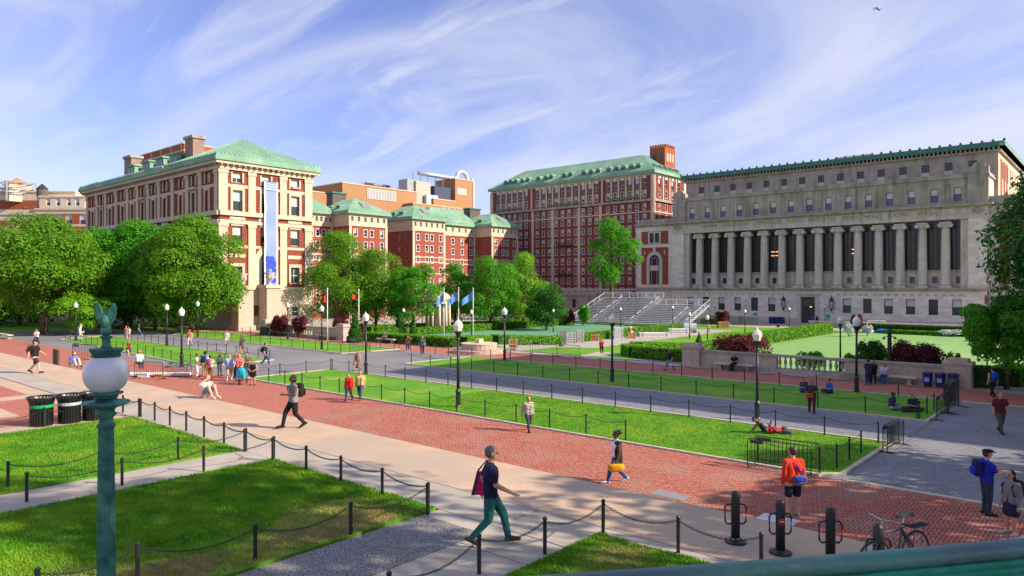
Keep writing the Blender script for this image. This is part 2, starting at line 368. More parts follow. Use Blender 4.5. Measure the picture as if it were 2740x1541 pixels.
# left: patterned brick and stone court
court = sheet('patterned_court', rect(-110, -26.4, -30, 10.0), 0.0, CONC, base=PLAT)
for k, (x0, x1, y0, y1) in enumerate([(-34.0, -27.6, 3.0, 9.2), (-42.5, -35.2, 2.2, 9.2), (-51.0, -43.7, 2.2, 9.2), (-60, -52.2, 2.2, 9.2)]):
    sheet('brick_panel', rect(x0, x1, y0, y1), 0.004, WALK, court, base=PLAT)
    sheet('stone_inlay', rect(x0 + 2.0, x1 - 2.0, y0 + 1.7, y1 - 1.7), 0.008, CONC, court, base=PLAT)

# lawns on the plaza
def lawn(name, poly, z, m, label, kerb=None, kw=0.16, soil=None):
    mb = MB(); mb.prism([(p[0], p[1]) for p in poly], z - 0.06, z + 0.035); o = struct(mb.build(name, m), label)
    if kerb:
        n = len(poly); c = sum((Vector((p[0], p[1], 0)) for p in poly), Vector()) / n
        for i in range(n):
            a = Vector((poly[i][0], poly[i][1], 0)); b = Vector((poly[(i + 1) % n][0], poly[(i + 1) % n][1], 0)); d = (b - a).normalized(); q = Vector((d.y, -d.x, 0))
            if (c - a).dot(q) > 0: q = -q
            a2 = a + d * 0.003; b2 = b + d * (kw * 0.99); h = 0.11
            P = [a2 + q * .003, b2 + q * .003, b2 + q * kw, a2 + q * kw]
            MB().hexa([p + Vector((0, 0, z - 0.05)) for p in P] + [p + Vector((0, 0, z + 0.075)) for p in P]).build('kerb', kerb, o)
    return o
lawnA = lawn('lawn', rect(-26.3, -18.8, -6, 10.0), PLAT, GRASS_N, 'square lawn behind the green globe lamp beside the bins')
lawnB = lawn('lawn', rect(-17.1, -10.8, -8, 10.0), PLAT, GRASS_N, 'large foreground lawn in shade with a worn brown edge')
lawnC = lawn('lawn', rect(-7.45, -5.15, -6, 10.95), PLAT, GRASS_N, 'small corner lawn just above the green rail')
def blob(x0, x1, y0, y1, n=26, seed=1, amp=.3):
    r_ = random.Random(seed); cx_, cy_ = (x0 + x1) / 2, (y0 + y1) / 2
    return [(cx_ + (x1 - x0) / 2 * math.cos(6.283 * i / n) * r_.uniform(1 - amp, 1), cy_ + (y1 - y0) / 2 * math.sin(6.283 * i / n) * r_.uniform(1 - amp, 1)) for i in range(n)]
for k_, (bb, own) in enumerate((((-12.5, -10.85, -7, 2.0), lawnB), ((-12.3, -10.85, 2.2, 6.2), lawnB), ((-12.0, -10.85, 6.4, 9.9), lawnB), ((-7.3, -6.2, 5.0, 9.6), lawnC), ((-6.9, -5.7, 9.7, 10.8), lawnC))):
    sheet('worn_patch', blob(*bb, seed=k_), 0.039, SOIL, own, base=PLAT, struct_=False)
# lawn strips between the walks
def px(*pts): return [W(*p) for p in pts]
S1R = rect(-46.8, -7.6, 25.35, 32.35); S2R = rect(-45.6, -7.5, 38.8, 46.6)
S1R = S1R[:1] + [(-8.2, 25.35), (-7.6, 25.9)] + S1R[2:]
S1L = px((161, 909), (537, 982), (726, 964), (330, 906), (290, 898)); S2L = px((465, 896), (915, 946), (1065, 935), (560, 886), (500, 888))
strips = []
for nm, poly, lab in (('lawn_strip', S1R, 'near lawn strip along the brick walk, lying man on it'), ('lawn_strip', S2R, 'far lawn strip beyond the grey path with seated people'),
                      ('lawn_strip', S1L, 'left lawn strip behind the crowd barriers'), ('lawn_strip', S2L, 'far left lawn strip in front of the bannered hall')):
    strips.append(lawn(nm, poly, 0.0, GRASS, lab, KERB))
lawn('verge', px((0, 893), (130, 884), (285, 880), (300, 866), (150, 862), (0, 862)), 0.0, GRASS, 'grass verge under the left trees', KERB)
lawn('verge', px((300, 884), (430, 892), (560, 872), (600, 866), (480, 856), (330, 858)), 0.0, GRASS, 'grass verge under the trees before the bannered hall', KERB)
# margins beside the grey court on the right
MB().box(-7.3, 6, 25.17, 25.42, -0.05, 0.03).build('kerb', KERB, strips[0])
MB().box(-7.2, 6, 46.62, 46.86, -0.05, 0.03).build('kerb', KERB, strips[1])

# fields in front of the library
sheet('east_field', px((1010, 906), (1318, 921), (1832, 880), (1540, 866), (1088, 893)), 0.02, FIELDM2)
sheet('west_field', rect(-39.6, -9, 57.5, 141), 0.02, FIELDM)
sheet('field_verge', rect(-104, -39.7, 54, 142), 0.012, GRASS); sheet('field_verge', rect(-39.7, -34, 54, 57.5), 0.012, GRASS)
sheet('field_verge', rect(-9, 10, 57.5, 141), 0.016, GRASS)
sheet('central_path', px((1390, 940), (1482, 930), (1965, 884), (1836, 880), (1318, 922)), 0.024, CONC2); sheet('library_forecourt', rect(-105, 5, 141, 166), 0.010, CONC2)
sheet('terrace_path', rect(-160, -104, 54, 175), 0.004, CONC2)
sheet('path_mouth', px((1552, 957), (1560, 951), (1598, 942), (1640, 944), (1652, 952)), 0.03, CONC2)

# real paving bricks on the near brick walk, herringbone
def herring(x0, x1, y0, y1, a=0.1):
    outl = []
    for i in range(int((x1 - x0) / a)):
        for j in range(int((y1 - y0) / a)):
            k = (i - j) % 4
            if k == 0: outl.append((x0 + (i + 1) * a, y0 + (j + .5) * a, 0))
            elif k == 3: outl.append((x0 + (i + .5) * a, y0 + (j + 1) * a, 1))
    return outl
hb = [b for b in herring(-31, -1.6, 19.2, 25.0)]
hb.sort(key=lambda b: depth(b) + abs((.754 * b[0] + .657 * b[1]) / depth(b)) * 0.5)
inview = [b for b in hb if b[1] > 19.95 and (RT.x * b[0] + RT.y * b[1]) / depth(b) < 0.70]
sel = set(map(id, inview[:300])); rest = [b for b in hb if id(b) not in sel]
walk = bpy.data.objects['brick_walk']
def brickmesh(w, d):
    e = 0.006; return MB().add([(-w, -d, -.02), (w, -d, -.02), (w, d, -.02), (-w, d, -.02), (-w + e, -d + e, .03), (w - e, -d + e, .03), (w - e, d - e, .03), (-w + e, d - e, .03)],
        [(4, 5, 6, 7), (0, 1, 5, 4), (1, 2, 6, 5), (2, 3, 7, 6), (3, 0, 4, 7)])
bmx = brickmesh(.094, .044).mesh('brick', BR1); bmy = brickmesh(.044, .094).mesh('brick', BR1)
for b in inview[:300]:
    o = put('brick', bmy if b[2] else bmx, walk, (b[0], b[1], rnd.uniform(-.003, .004)))
def many(name, bases, cells, m, parent):
    """cells: (x, y, variant); one joined mesh"""
    arrs = []
    for k, base in enumerate(bases):
        c = np.array([(q[0], q[1], rnd.uniform(-.004, .004)) for q in cells if q[2] == k])
        if not len(c): continue
        v = np.array(base.v); fs = [f for f in base.f if len(f) == 4]
        for f in fs: arrs.append(c[:, None, :] + v[list(f)][None])
    o = quads(name, np.concatenate(arrs), m, parent); o['kind'] = 'stuff'; return o
many('paving_bricks', [brickmesh(.094, .044), brickmesh(.044, .094)], rest, BR1, walk)
# hexagonal asphalt blocks on the grey court
def hexcells(x0, x1, y0, y1, s=0.125):
    w = math.sqrt(3) * s; o = []; j = 0; y = y0
    while y < y1:
        x = x0 + (w / 2 if j % 2 else 0)
        while x < x1: o.append((x, y, 0)); x += w
        y += 1.5 * s; j += 1
    return o
def hexbase(s=0.120, h=0.022):
    a = [(math.cos(R(30 + 60 * i)), math.sin(R(30 + 60 * i))) for i in range(6)]; q = MB()
    top = [(s * .95 * c, s * .95 * d, h) for c, d in a]; bot = [(s * c, s * d, -.01) for c, d in a]
    return q.add(top + bot, [(0, 1, 2, 3), (3, 4, 5, 0)] + [(i + 6, (i + 1) % 6 + 6, (i + 1) % 6, i) for i in range(6)])
HEX = mat('asphalt_block', (0.24, 0.245, 0.275), (0.155, 0.158, 0.18), 4.5, 0.85, 0.12, 40, c3=(0.25, 0.25, 0.275), big=0.5)
hc = [c for c in hexcells(-7.0, 0.9, 25.6, 43) + hexcells(-24, -7.3, 32.65, 38.5) if (RT.x * c[0] + RT.y * c[1]) / depth(c) < 0.76]
hc.sort(key=depth); hv = [c for c in hc if (RT.x * c[0] + RT.y * c[1]) / depth(c) < 0.71]; sel = set(map(id, hv[:300]))
ap = bpy.data.objects['asphalt_path']; hm = hexbase().mesh('block', HEX)
for c in hv[:300]: put('block', hm, ap, (c[0], c[1], rnd.uniform(-.003, .003)))
many('paving_blocks', [hexbase()], [c for c in hc if id(c) not in sel], HEX, ap)
# metal covers let into the paving
for (x, y, w, d, m, nm) in ((1792, 1327, .55, .28, GREYM, 'pale'), (2082, 1393, .5, .3, STEEL, 'bright')):
    p = W(x, y, 0.0); o = MB().box(p.x - w, p.x + w, p.y - d, p.y + d, 0.0, 0.04).build('access_cover', m)
    struct(o, nm + ' metal access cover in the brick walk')
# grass blades on the near lawns
rg = np.random.default_rng(3)
def blades(name, x0, x1, y0, y1, z, n, h, m, label, keep=None):
    p = np.stack([rg.uniform(x0, x1, n), rg.uniform(y0, y1, n), np.full(n, z)], 1)
    if keep is not None: p = p[keep(p)]
    n = len(p); a = rg.uniform(0, 6.283, n); w = rg.uniform(.006, .012, n) * 1.2; hh = h * rg.uniform(.5, 1.3, n); d = np.stack([np.cos(a), np.sin(a), 0 * a], 1)
    tip = p + np.stack([rg.normal(0, .35, n) * hh, rg.normal(0, .35, n) * hh, hh], 1)
    o = quads(name, np.stack([p - d * w[:, None], p + d * w[:, None], tip], 1), m, nv=3); o['kind'] = 'stuff'; o['label'] = label; return o
BLADE = leafmat('grass_blade', (0.14, 0.36, 0.014), (0.06, 0.22, 0.008), 1.6, 0.3, c3=(0.21, 0.36, 0.02), big=0.8)
DRY = leafmat('dry_grass_blade', (0.46, 0.33, 0.15), (0.27, 0.20, 0.075), 2.5, 0.25)
worn = lambda p: ~((p[:, 0] > -12.4 + 0.5 * np.sin(p[:, 1] * 1.3)) & (p[:, 1] < 9.2) & (rg.uniform(0, 1, len(p)) < 0.86))
worn2 = lambda p: ~((p[:, 0] < -6.2 + 0.15 * np.sin(p[:, 1] * 2)) & (p[:, 0] > -6.9 + 0.2 * np.sin(p[:, 1] * 3)) & (rg.uniform(0, 1, len(p)) < 0.6))
blades('grass', -17.1, -10.8, 1.5, 10.02, PLAT + .03, 90000, .06, BLADE, 'blades of grass on the large foreground lawn', worn)
blades('grass', -26.3, -18.8, 2.5, 10.02, PLAT + .03, 60000, .06, BLADE, 'blades of grass on the lawn by the bins')
blades('grass', -7.45, -5.1, 5, 10.98, PLAT + .03, 30000, .055, BLADE, 'blades of grass on the corner lawn above the rail', worn2)
blades('grass', -30, -7.7, 25.4, 32.3, .03, 60000, .07, BLADE, 'blades of grass on the near lawn strip')
edge_ = lambda p: (p[:, 0] > -12.5 + 0.5 * np.sin(p[:, 1] * 1.3) + rg.normal(0, .35, len(p)))
blades('dry_grass', -13.6, -10.85, 0.5, 9.7, PLAT + .03, 30000, .045, DRY, 'dry straw coloured grass along the worn lawn edge', edge_)
edge2 = lambda p: (abs(p[:, 0] + 6.55) < .3 + .25 * np.sin(p[:, 1] * 2) + rg.normal(0, .1, len(p)))
blades('dry_grass', -7.4, -5.3, 5, 10.9, PLAT + .03, 14000, .045, DRY, 'dry straw coloured grass on the corner lawn', edge2)
# ------------------------------------------------------------------ facades
class Fac:
    """a facade: u runs to the right seen from outside, n outward, z up"""
    def __init__(s, x, y, ux, uy): s.o = Vector((x, y, 0)); s.u = Vector((ux, uy, 0)); s.n = Vector((uy, -ux, 0)); s.rz = math.atan2(uy, ux)
    def p(s, u, n, z): q = s.o + s.u * u + s.n * n; return (q.x, q.y, z)
    def box(s, mb, u0, u1, z0, z1, n0, n1, m=0):
        return mb.hexa([s.p(u0, n1, z0), s.p(u1, n1, z0), s.p(u1, n0, z0), s.p(u0, n0, z0), s.p(u0, n1, z1), s.p(u1, n1, z1), s.p(u1, n0, z1), s.p(u0, n0, z1)], m)
    def bx(s, name, parent, m, u0, u1, z0, z1, n0, n1): return s.box(MB(), u0, u1, z0, z1, n0, n1).build(name, m, parent)
    def wall(s, mb, u0, u1, z0, z1, holes, n=0.0, dep=0.35, m=0):
        us = sorted({u0, u1, *[max(u0, min(u1, h[k])) for h in holes for k in (0, 1)]}); zs = sorted({z0, z1, *[max(z0, min(z1, h[k])) for h in holes for k in (2, 3)]})
        for j in range(len(zs) - 1):
            zc = (zs[j] + zs[j + 1]) / 2; run = None
            for i in range(len(us) - 1):
                uc = (us[i] + us[i + 1]) / 2; hole = any(h[0] < uc < h[1] and h[2] < zc < h[3] for h in holes)
                if not hole: run = (run[0] if run else us[i], us[i + 1])
                if run and (hole or i == len(us) - 2):
                    mb.add([s.p(run[0], n, zs[j]), s.p(run[1], n, zs[j]), s.p(run[1], n, zs[j + 1]), s.p(run[0], n, zs[j + 1])], [(0, 1, 2, 3)], m); run = None
        for a, b, c, d in [h[:4] for h in holes]:
            k = n - dep
            for P in ([(a, n, c), (a, n, d), (a, k, d), (a, k, c)], [(b, n, c), (b, k, c), (b, k, d), (b, n, d)], [(a, n, c), (a, k, c), (b, k, c), (b, n, c)], [(a, n, d), (b, n, d), (b, k, d), (a, k, d)]):
                mb.add([s.p(*q) for q in P], [(0, 1, 2, 3)], m)
        return mb
WINC = {}; rw = random.Random(11)
def winmesh(w, h, style, frame, lo, hi):
    """a small window, frame and glass in one mesh: x along, -y outward, z up from the sill"""
    key = (round(w, 2), round(h, 2), style, frame.name, lo.name, hi.name)
    if key in WINC: return WINC[key]
    q = MB(); t = 0.09 if w > 0.9 else 0.07; hw = w / 2
    q.box(-hw, hw, -.02, 0.0, 0, h * .52, 1); q.box(-hw, hw, -.02, 0.0, h * .52 + .001, h, 2)
    for a, b, c, d in ((-hw, -hw + t, 0, h), (hw - t, hw, 0, h), (-hw + t, hw - t, 0, t), (-hw + t, hw - t, h - t, h), (-hw + t, hw - t, h * .5 - t / 2, h * .5 + t / 2)):
        q.box(a, b, -.07, -.021, c, d, 0)
    if style == 'cross': q.box(-t / 2, t / 2, -.065, -.022, t, h - t, 0)
    WINC[key] = q.mesh('window', [frame, lo, hi]); return WINC[key]
def window(par, F, u, z, w, h, dep=0.3, style='sash', frame=WHITE, lo=GLASS, hi=GLASS, n=0.0, surround=None, sw=0.14, name='window'):
    o = put(name, winmesh(w, h, style, frame, lo, hi), par, F.p(u, n - dep + .02, z), F.rz)
    if surround:
        key = ('sur', round(w, 2), round(h, 2), sw, surround.name)
        if key not in WINC:
            q = MB(); hw = w / 2; y0 = -dep
            q.box(-hw - sw, -hw - .002, y0 - .07, y0 + .1, -.02, h + sw); q.box(hw + .002, hw + sw, y0 - .07, y0 + .1, -.02, h + sw)
            q.box(-hw - .002, hw + .002, y0 - .07, y0 + .1, h + .002, h + sw); q.box(-hw - sw * 1.3, hw + sw * 1.3, y0 - .12, y0 + .1, -.16, -.021)
            WINC[key] = q.mesh('surround', surround)
        put('surround', WINC[key], o, local=True)
    if frame is WHITE and rw.random() < .07:
        q = MB(); q.box(-w * .38, w * .38, -dep - .22, -.08, .05, .42); q.build('air_conditioner', GREYM, None).parent = o
    return o
def hip(name, par, m, x0, x1, y0, y1, z0, ov, rise, inset, eave=0.5, ridge=None, mdark=None):
    """hipped roof with a moulded eave; ridge runs along the longer side"""
    X0, X1, Y0, Y1 = x0 - ov, x1 + ov, y0 - ov, y1 + ov; e = eave; k = 0.35
    q = MB(); q.box(X0, X1, Y0, Y1, z0, z0 + e * .55); q.box(X0 + .12, X1 - .12, Y0 + .12, Y1 - .12, z0 + e * .55 + .001, z0 + e)
    w = min(X1 - X0, Y1 - Y0) / 2 - .2; i = min(inset, w); zb = z0 + e + .001; zt = zb + rise
    b = [(X0 + .2, Y0 + .2), (X1 - .2, Y0 + .2), (X1 - .2, Y1 - .2), (X0 + .2, Y1 - .2)]; t = [(X0 + .2 + i, Y0 + .2 + i), (X1 - .2 - i, Y0 + .2 + i), (X1 - .2 - i, Y1 - .2 - i), (X0 + .2 + i, Y1 - .2 - i)]
    q.hexa([(*p, zb) for p in b] + [(*p, zt) for p in t])
    o = q.build(name, m, par); o['_slope'] = (zb, zt, i)
    rb = MB()                                                   # standing seams
    def seams(a, b2, c, d, sp):
        n = int((Vector(b2) - Vector(a)).length / sp)
        for s_ in range(1, n):
            f = s_ / n; lo_ = Vector((*a, zb)).lerp(Vector((*b2, zb)), f)
            L1 = (Vector(b2) - Vector(a)).length; dist = f * L1; full = min(1, dist / i, (L1 - dist) / i)
            inn = (Vector((*c, 0)) - Vector((*a, 0))); dirn = Vector((*b2, 0)) - Vector((*a, 0)); dirn.normalize(); perp = inn - dirn * inn.dot(dirn); perp = perp.normalized() * i
            hi_ = lo_ + perp * full + Vector((0, 0, rise * full))
            if full > .05: rb.cyl(lo_ + Vector((0, 0, .02)), hi_ + Vector((0, 0, .02)), .06, .06, 4)
    sp = 0.8
    for j in range(4): seams(b[j], b[(j + 1) % 4], t[j], t[(j + 1) % 4], sp)
    if rb.v: rb.build('standing_seams', m, o)
    return o
def cresting(par, F, u0, u1, n, z, sp, m, s=0.22):
    """a row of small upright ornaments on an eave"""
    k = int((u1 - u0) / sp); key = ('crest', s, m.name)
    if key not in WINC: WINC[key] = MB().add([(-s, -.06, 0), (s, -.06, 0), (s, .06, 0), (-s, .06, 0), (-s * .7, -.04, s * 1.1), (s * .7, -.04, s * 1.1), (s * .7, .04, s * 1.1), (-s * .7, .04, s * 1.1), (0, 0, s * 1.9)],
        [(0, 1, 5, 4), (1, 2, 6, 5), (2, 3, 7, 6), (3, 0, 4, 7), (4, 5, 8), (5, 6, 8), (6, 7, 8), (7, 4, 8)]).mesh('antefix', m)
    for i in range(k + 1): put('antefix', WINC[key], par, F.p(u0 + (u1 - u0) * i / k, n, z), F.rz)

# ------------------------------------------------------------------ the library
LX, LY = -55.5, 166.0; ZG = FIELD
lib = root('library', 'long grey limestone library with a row of columns and names carved above', 'building', (LX, LY, ZG), world=True)
F = Fac(LX, LY, 1, 0); BAY = 4.15
gw = [k for k in range(-7, 8) if abs(k) > 1]
holes = [(k * BAY - .86, k * BAY + .86, .57, 3.75) for k in gw] + [(-1.6, 1.6, ZG + .001, 4.0)]
m_ = F.wall(MB(), -34.2, 34.2, ZG, 5.4, holes, dep=.5); m_.build('podium_wall', STONE, lib)
for k in gw:
    window(lib, F, k * BAY, .57, 1.72, 3.18, .45, 'sash', FRAME_D, GLASS_G, BLIND if k % 3 else GLASS_G)
F.bx('plinth', lib, STONE_P, -34.5, -1.9, ZG, ZG + 1.1, 0.003, .3); F.bx('plinth', lib, STONE_P, 1.9, 34.5, ZG, ZG + 1.1, 0.003, .3)
q = MB(); F.box(q, -34.5, 34.5, 5.4, 5.75, -.5, .3); F.box(q, -34.7, 34.7, 5.752, 6.1, -2.6, .55); q.build('podium_cornice', STONE_D, lib)
for s_ in (-1, 1):
    for i in range(17):
        u = s_ * (6.5 + i * 1.45); qq = MB(); F.box(qq, u - .45, u + .45, 4.66, 4.72, 0.002, .1); F.box(qq, u - .28, u + .28, 4.5, 4.659, .002, .08); qq.build('festoon', STONE_D, lib)
# door
d = F.bx('door', lib, FRAME_D, -1.55, 1.55, ZG + .05, 3.95, -.5, -.44)
for u in (-.78, .78): F.bx('door_leaf', d, mat('bronze_door', (.06, .06, .055), (.035, .035, .035), 2, .4), u - .72, u + .72, ZG + .1, 1.1, -.439, -.40)
F.bx('transom_pane', d, GLASS, -1.4, 1.4, 1.25, 3.8, -.439, -.42)
MB().ball(F.p(.55, -.25, 1.75), (.22, .12, .12), 8, 5).build('hall_lamp', LAMP_ON, d)
q = MB(); [F.box(q, a, b, ZG, 4.0, .002, .25) for a, b in ((-2.3, -1.601), (1.601, 2.3))]; F.box(q, -2.3, 2.3, 4.001, 4.6, .002, .25); F.box(q, -2.7, 2.7, 4.602, 5.15, .002, .6); q.build('door_surround', STONE_P, lib)
for u in (-5.3, 5.3):
    c = F.p(u, .75, 0); q = MB(); q.cyl((c[0], c[1], .9), (c[0], c[1], 1.5), .12, .35, 8); q.cyl((c[0], c[1], 3.1), (c[0], c[1], 4.3), .5, .05, 8); q.cyl((c[0], c[1], 4.3), (c[0], c[1], 5.1), .04, .02, 6)
    for i in range(6):
        a = i * 1.047; q.cyl((c[0] + .42 * math.cos(a), c[1] + .42 * math.sin(a), 1.5), (c[0] + .48 * math.cos(a), c[1] + .48 * math.sin(a), 3.7), .05, .03, 4)
    F.box(q, u - .06, u + .06, .6, .75, 0, .75); F.box(q, u - .06, u + .06, 3.2, 3.35, 0, .4)
    o = q.build('wall_lantern', BLACK, lib); MB().cyl((c[0], c[1], 1.55), (c[0], c[1], 3.0), .3, .33, 8).build('lantern_glass', mat('frosted', (.5, .55, .62), (.4, .45, .5), 2, .3), o)
# colonnade
back = -1.75
holes = [(k * BAY - 1.5, k * BAY + 1.5, 9.8, 19.85) for k in range(-7, 8)] + [(k * BAY - .47, k * BAY + .47, 7.1, 8.4) for k in range(-7, 8) if abs(k) > 1]
F.wall(MB(), -31, 31, 6.1, 19.9, holes, n=back, dep=.4).build('colonnade_wall', STONE_P, lib)
DARKG = mat('leaded_glass', (.028, .034, .042), (.05, .042, .034), 1.6, .18, spec=.5); MULL = mat('dark_bronze_mullion', (.012, .017, .02), (.008, .011, .013), 2, .5)
def bigwin():
    q = MB(); w, h = 3.0, 10.05; hw = w / 2
    for a in (-hw + .06, -.5, .5, hw - .06): q.box(a - .06, a + .06, -.1, -.03, 0, h)
    for a in (-1.0, -.25, .25, 1.0): q.box(a - .022, a + .022, -.07, -.03, 0, h)
    for i in range(8): z = .06 + i * (h - .12) / 7; q.box(-hw, hw, -.09, -.031, z - .05, z + .05)
    for i in range(21): z = .06 + i * (h - .12) / 21; q.box(-hw, hw, -.06, -.032, z - .018, z + .018)
    return q.mesh('window', MULL), MB().box(-hw, hw, -.02, 0, 0, h).mesh('pane', DARKG)
bw, bp = bigwin(); sill = MB().box(-1.55, 1.55, -.7, -.401, -.3, -.001).mesh('sill', STONE_D)
wins = {}
for k in range(-7, 8):
    o = put('window', bw, lib, F.p(k * BAY, back - .4, 9.8), 0); put('pane', bp, o, local=True); put('sill', sill, o, local=True); wins[k] = o
    if abs(k) > 1: window(lib, F, k * BAY, 7.1, .94, 1.3, .3, 'sash', FRAME_D, GLASS, GLASS, n=back)
    else:
        q = MB(); F.box(q, k * BAY - .95, k * BAY + .95, 7.0, 8.9, back + .002, back + .1); c = F.p(k * BAY, back + .12, 7.95)
        q.ball(c, (.55, .12, .55), 12, 6)
        for a in range(8): q.ball((c[0] + .8 * math.cos(a * .785), c[1], c[2] + .75 * math.sin(a * .785)), (.2, .1, .2), 6, 4)
        q.build('carved_panel', STONE_P, lib)
for k, us in ((-2, (-.5, .5)), (2, (.75,)), (-2.02, ())):
    for u in us:
        for z in (13.6, 14.5): F.bx('reading_lamp', wins[int(k)], LAMP_ON, int(k) * BAY + u - .34, int(k) * BAY + u + .34, z, z + .16, back - .33, back - .30)
prof = [(.98, 0), (.98, .16), (1.0, .17), (1.0, .34), (.9, .40), (.9, .46)] + [(.88 - .15 * (i / 8) ** 1.6, .5 + i * 1.4) for i in range(9)]
shaft = MB().lathe(prof, 24, (0, 0, 0)).mesh('column', STONE_P, True)
cp = MB(); cp.box(-1.02, 1.02, -1.0, 1.0, .95, 1.18); cp.box(-.9, .9, -.82, .82, .62, .949); cp.lathe([(.74, 0), (.80, .2), (.95, .45), (.95, .6)], 16)
for sx in (-1, 1):
    cp.cyl((sx * .92, -.95, .5), (sx * .92, .95, .5), .42, .42, 12); cp.cyl((sx * .92, -1.0, .5), (sx * .92, -.951, .5), .18, .18, 8)
capm = cp.mesh('capital', STONE_P); base = MB().box(-1.12, 1.12, -1.12, 1.12, -.45, -.001).mesh('base', STONE_P)
for i in range(14):
    o = put('column', shaft, lib, F.p((i - 6.5) * BAY, -.75, 6.75 - .2), 0); put('capital', capm, o, local=True).location = (0, 0, 11.75); put('base', base, o, local=True)
for s_ in (-1, 1):
    a, b = sorted((s_ * 31, s_ * 34.2)); F.bx('corner_pier', lib, STONE, a, b, 6.1, 19.9, -4, .02)
    q = MB(); a2, b2 = sorted((s_ * 29.6, s_ * 30.999)); F.box(q, a2, b2, 6.1, 19.9, -2.3, -.5); q.build('inner_pier', STONE_P, lib)
q = MB(); F.box(q, -34.4, 34.4, 19.9, 20.6, -3.5, .12); F.box(q, -34.5, 34.5, 20.602, 20.75, -3.4, .22); F.box(q, -34.35, 34.35, 20.752, 22.15, -3.4, .06)
ent = q.build('entablature', STONE_P, lib)
q = MB(); F.box(q, -34.8, 34.8, 22.152, 22.45, -3.4, .5); F.box(q, -35.2, 35.2, 22.452, 22.85, -3.4, 1.0); q.build('main_cornice', STONE_D, lib)
tcu = bpy.data.curves.new('inscription', 'FONT'); tcu.body = "HOMER · HERODOTUS · SOPHOCLES · PLATO · ARISTOTLE · DEMOSTHENES · CICERO · VERGIL"
tcu.size = 1.18; tcu.extrude = .02; tcu.align_x = 'CENTER'; tcu.space_character = 1.22
ti = bpy.data.objects.new('inscription', tcu); COL.objects.link(ti); bpy.context.view_layer.update()
tw = ti.dimensions.x; me = bpy.data.meshes.new_from_object(ti.evaluated_get(bpy.context.evaluated_depsgraph_get())); bpy.data.objects.remove(ti)
me.materials.clear(); me.materials.append(mat('carved_letters', (.20, .175, .145), (.15, .13, .11), 2, .9))
ti = put('inscription', me, lib, F.p(0, .085, 21.05), 0); ti.rotation_euler = (R(90), 0, 0); ti.scale = (51.5 / tw, .95, 1)
for s_ in (-1, 1):
    c = F.p(s_ * 32.6, .1, 21.45); q = MB(); q.tube([(c[0] + .55 * math.cos(a * .524), c[1], c[2] + .55 * math.sin(a * .524)) for a in range(12)], .13, 6, closed=True); q.ball(c, (.3, .1, .3), 8, 5)
    for sx in (-1, 1): q.ball((c[0] + sx * .85, c[1], c[2]), (.25, .08, .45), 8, 5)
    q.build('wreath_medallion', STONE_D, lib)
# attic storey
holes = [(k * BAY - .68, k * BAY + .68, 23.6, 26.35) for k in range(-7, 8)]
F.wall(MB(), -34.2, 34.2, 22.85, 28.2, holes, n=-.9, dep=.3).build('attic_wall', STONE_D, lib)
q = MB(); F.box(q, -34.5, 34.5, 28.2, 28.6, -10, -.5); F.box(q, -34.3, 34.3, 28.602, 29.1, -10, -.75); q.build('attic_cornice', STONE_D, lib)
for s_ in (-1, 1):
    a, b = sorted((s_ * 30.9, s_ * 34.3)); F.bx('attic_pier', lib, STONE_D, a, b, 22.86, 28.19, -.899, -.45)
    F.bx('attic_side_wall', lib, STONE_P, *sorted((s_ * 33.6, s_ * 34.19)), 22.86, 28.19, -9, -.91)
    q = MB(); F.box(q, a, b, 29.101, 30.2, -2.2, -.7); c = F.p(s_ * 32.6, -1.4, 30.2); q.cyl((c[0], c[1] - .6, 30.0), (c[0], c[1] + .6, 30.0), 1.15, 1.15, 14); q.build('crest_ornament', STONE_D, lib)
for k in range(-7, 8):
    window(lib, F, k * BAY, 23.6, 1.36, 2.75, .28, 'sash', FRAME_D, PURPLE, BLIND, n=-.9)
    if k < 7: q = MB(); [F.box(q, (k + .5) * BAY + e - .12, (k + .5) * BAY + e + .12, 23.2, 27.6, -.899, -.8) for e in (-.45, .45)]; q.build('attic_strip', STONE_D, lib)
# top storey, set back
FT = Fac(LX, LY + 9, 1, 0)
holes = [(k * 4.35 - .74, k * 4.35 + .74, 31.0, 32.65) for k in range(-7, 8)]
FT.wall(MB(), -34.9, 34.9, 22.9, 34.1, holes, dep=.3).build('top_storey_wall', STONE_D, lib)
for k in range(-7, 8):
    o = window(lib, FT, k * 4.35, 31.0, 1.48, 1.65, .28, 'cross', FRAME_D, GLASS, GLASS); FT.bx('apron', o, STONE_P, k * 4.35 - .72, k * 4.35 + .72, 30.1, 30.99, .002, .05)
FW_ = Fac(LX + 34.9, LY + 9, 0, 1)            # its west side
FW_.wall(MB(), 0, 40, 22.9, 34.1, [(k * 4.2 + 1.8, k * 4.2 + 3.0, 29, 32.6) for k in range(1, 8)], dep=.3).build('top_west_wall', STONE_W, lib)
for k in range(1, 8): window(lib, FW_, k * 4.2 + 2.4, 29, 1.2, 3.6, .28, 'sash', FRAME_D)
FW_.bx('brick_panel', lib, BRICK, 3.0, 5.4, 25, 33.0, .002, .05); FW_.bx('brick_panel', lib, BRICK, 7.6, 10, 25, 33.0, .002, .05); FW_.bx('brick_panel', lib, BRICK, 12, 14, 25, 33.0, .002, .05)
MB().box(LX - 34.9, LX - 34.6, LY + 9.01, LY + 49, 6, 34.1).build('top_east_wall', STONE_D, lib)
q = MB(); FT.box(q, -35.4, 35.4, 34.1, 34.45, -42, .6); q.build('top_cornice', STONE_D, lib)
bk = MB().box(-.14, .14, -.9, .0, 0, .5).mesh('bracket', STONE_D)
for i in range(86): put('bracket', bk, lib, FT.p(-35 + i * 70 / 85, .02, 34.46), 0)
q = MB(); FT.box(q, -36.2, 36.2, 34.97, 35.35, -43, 1.35); FT.box(q, -36.0, 36.0, 35.351, 36.0, -43, 1.15); rf = q.build('roof', COPPER_D, lib)
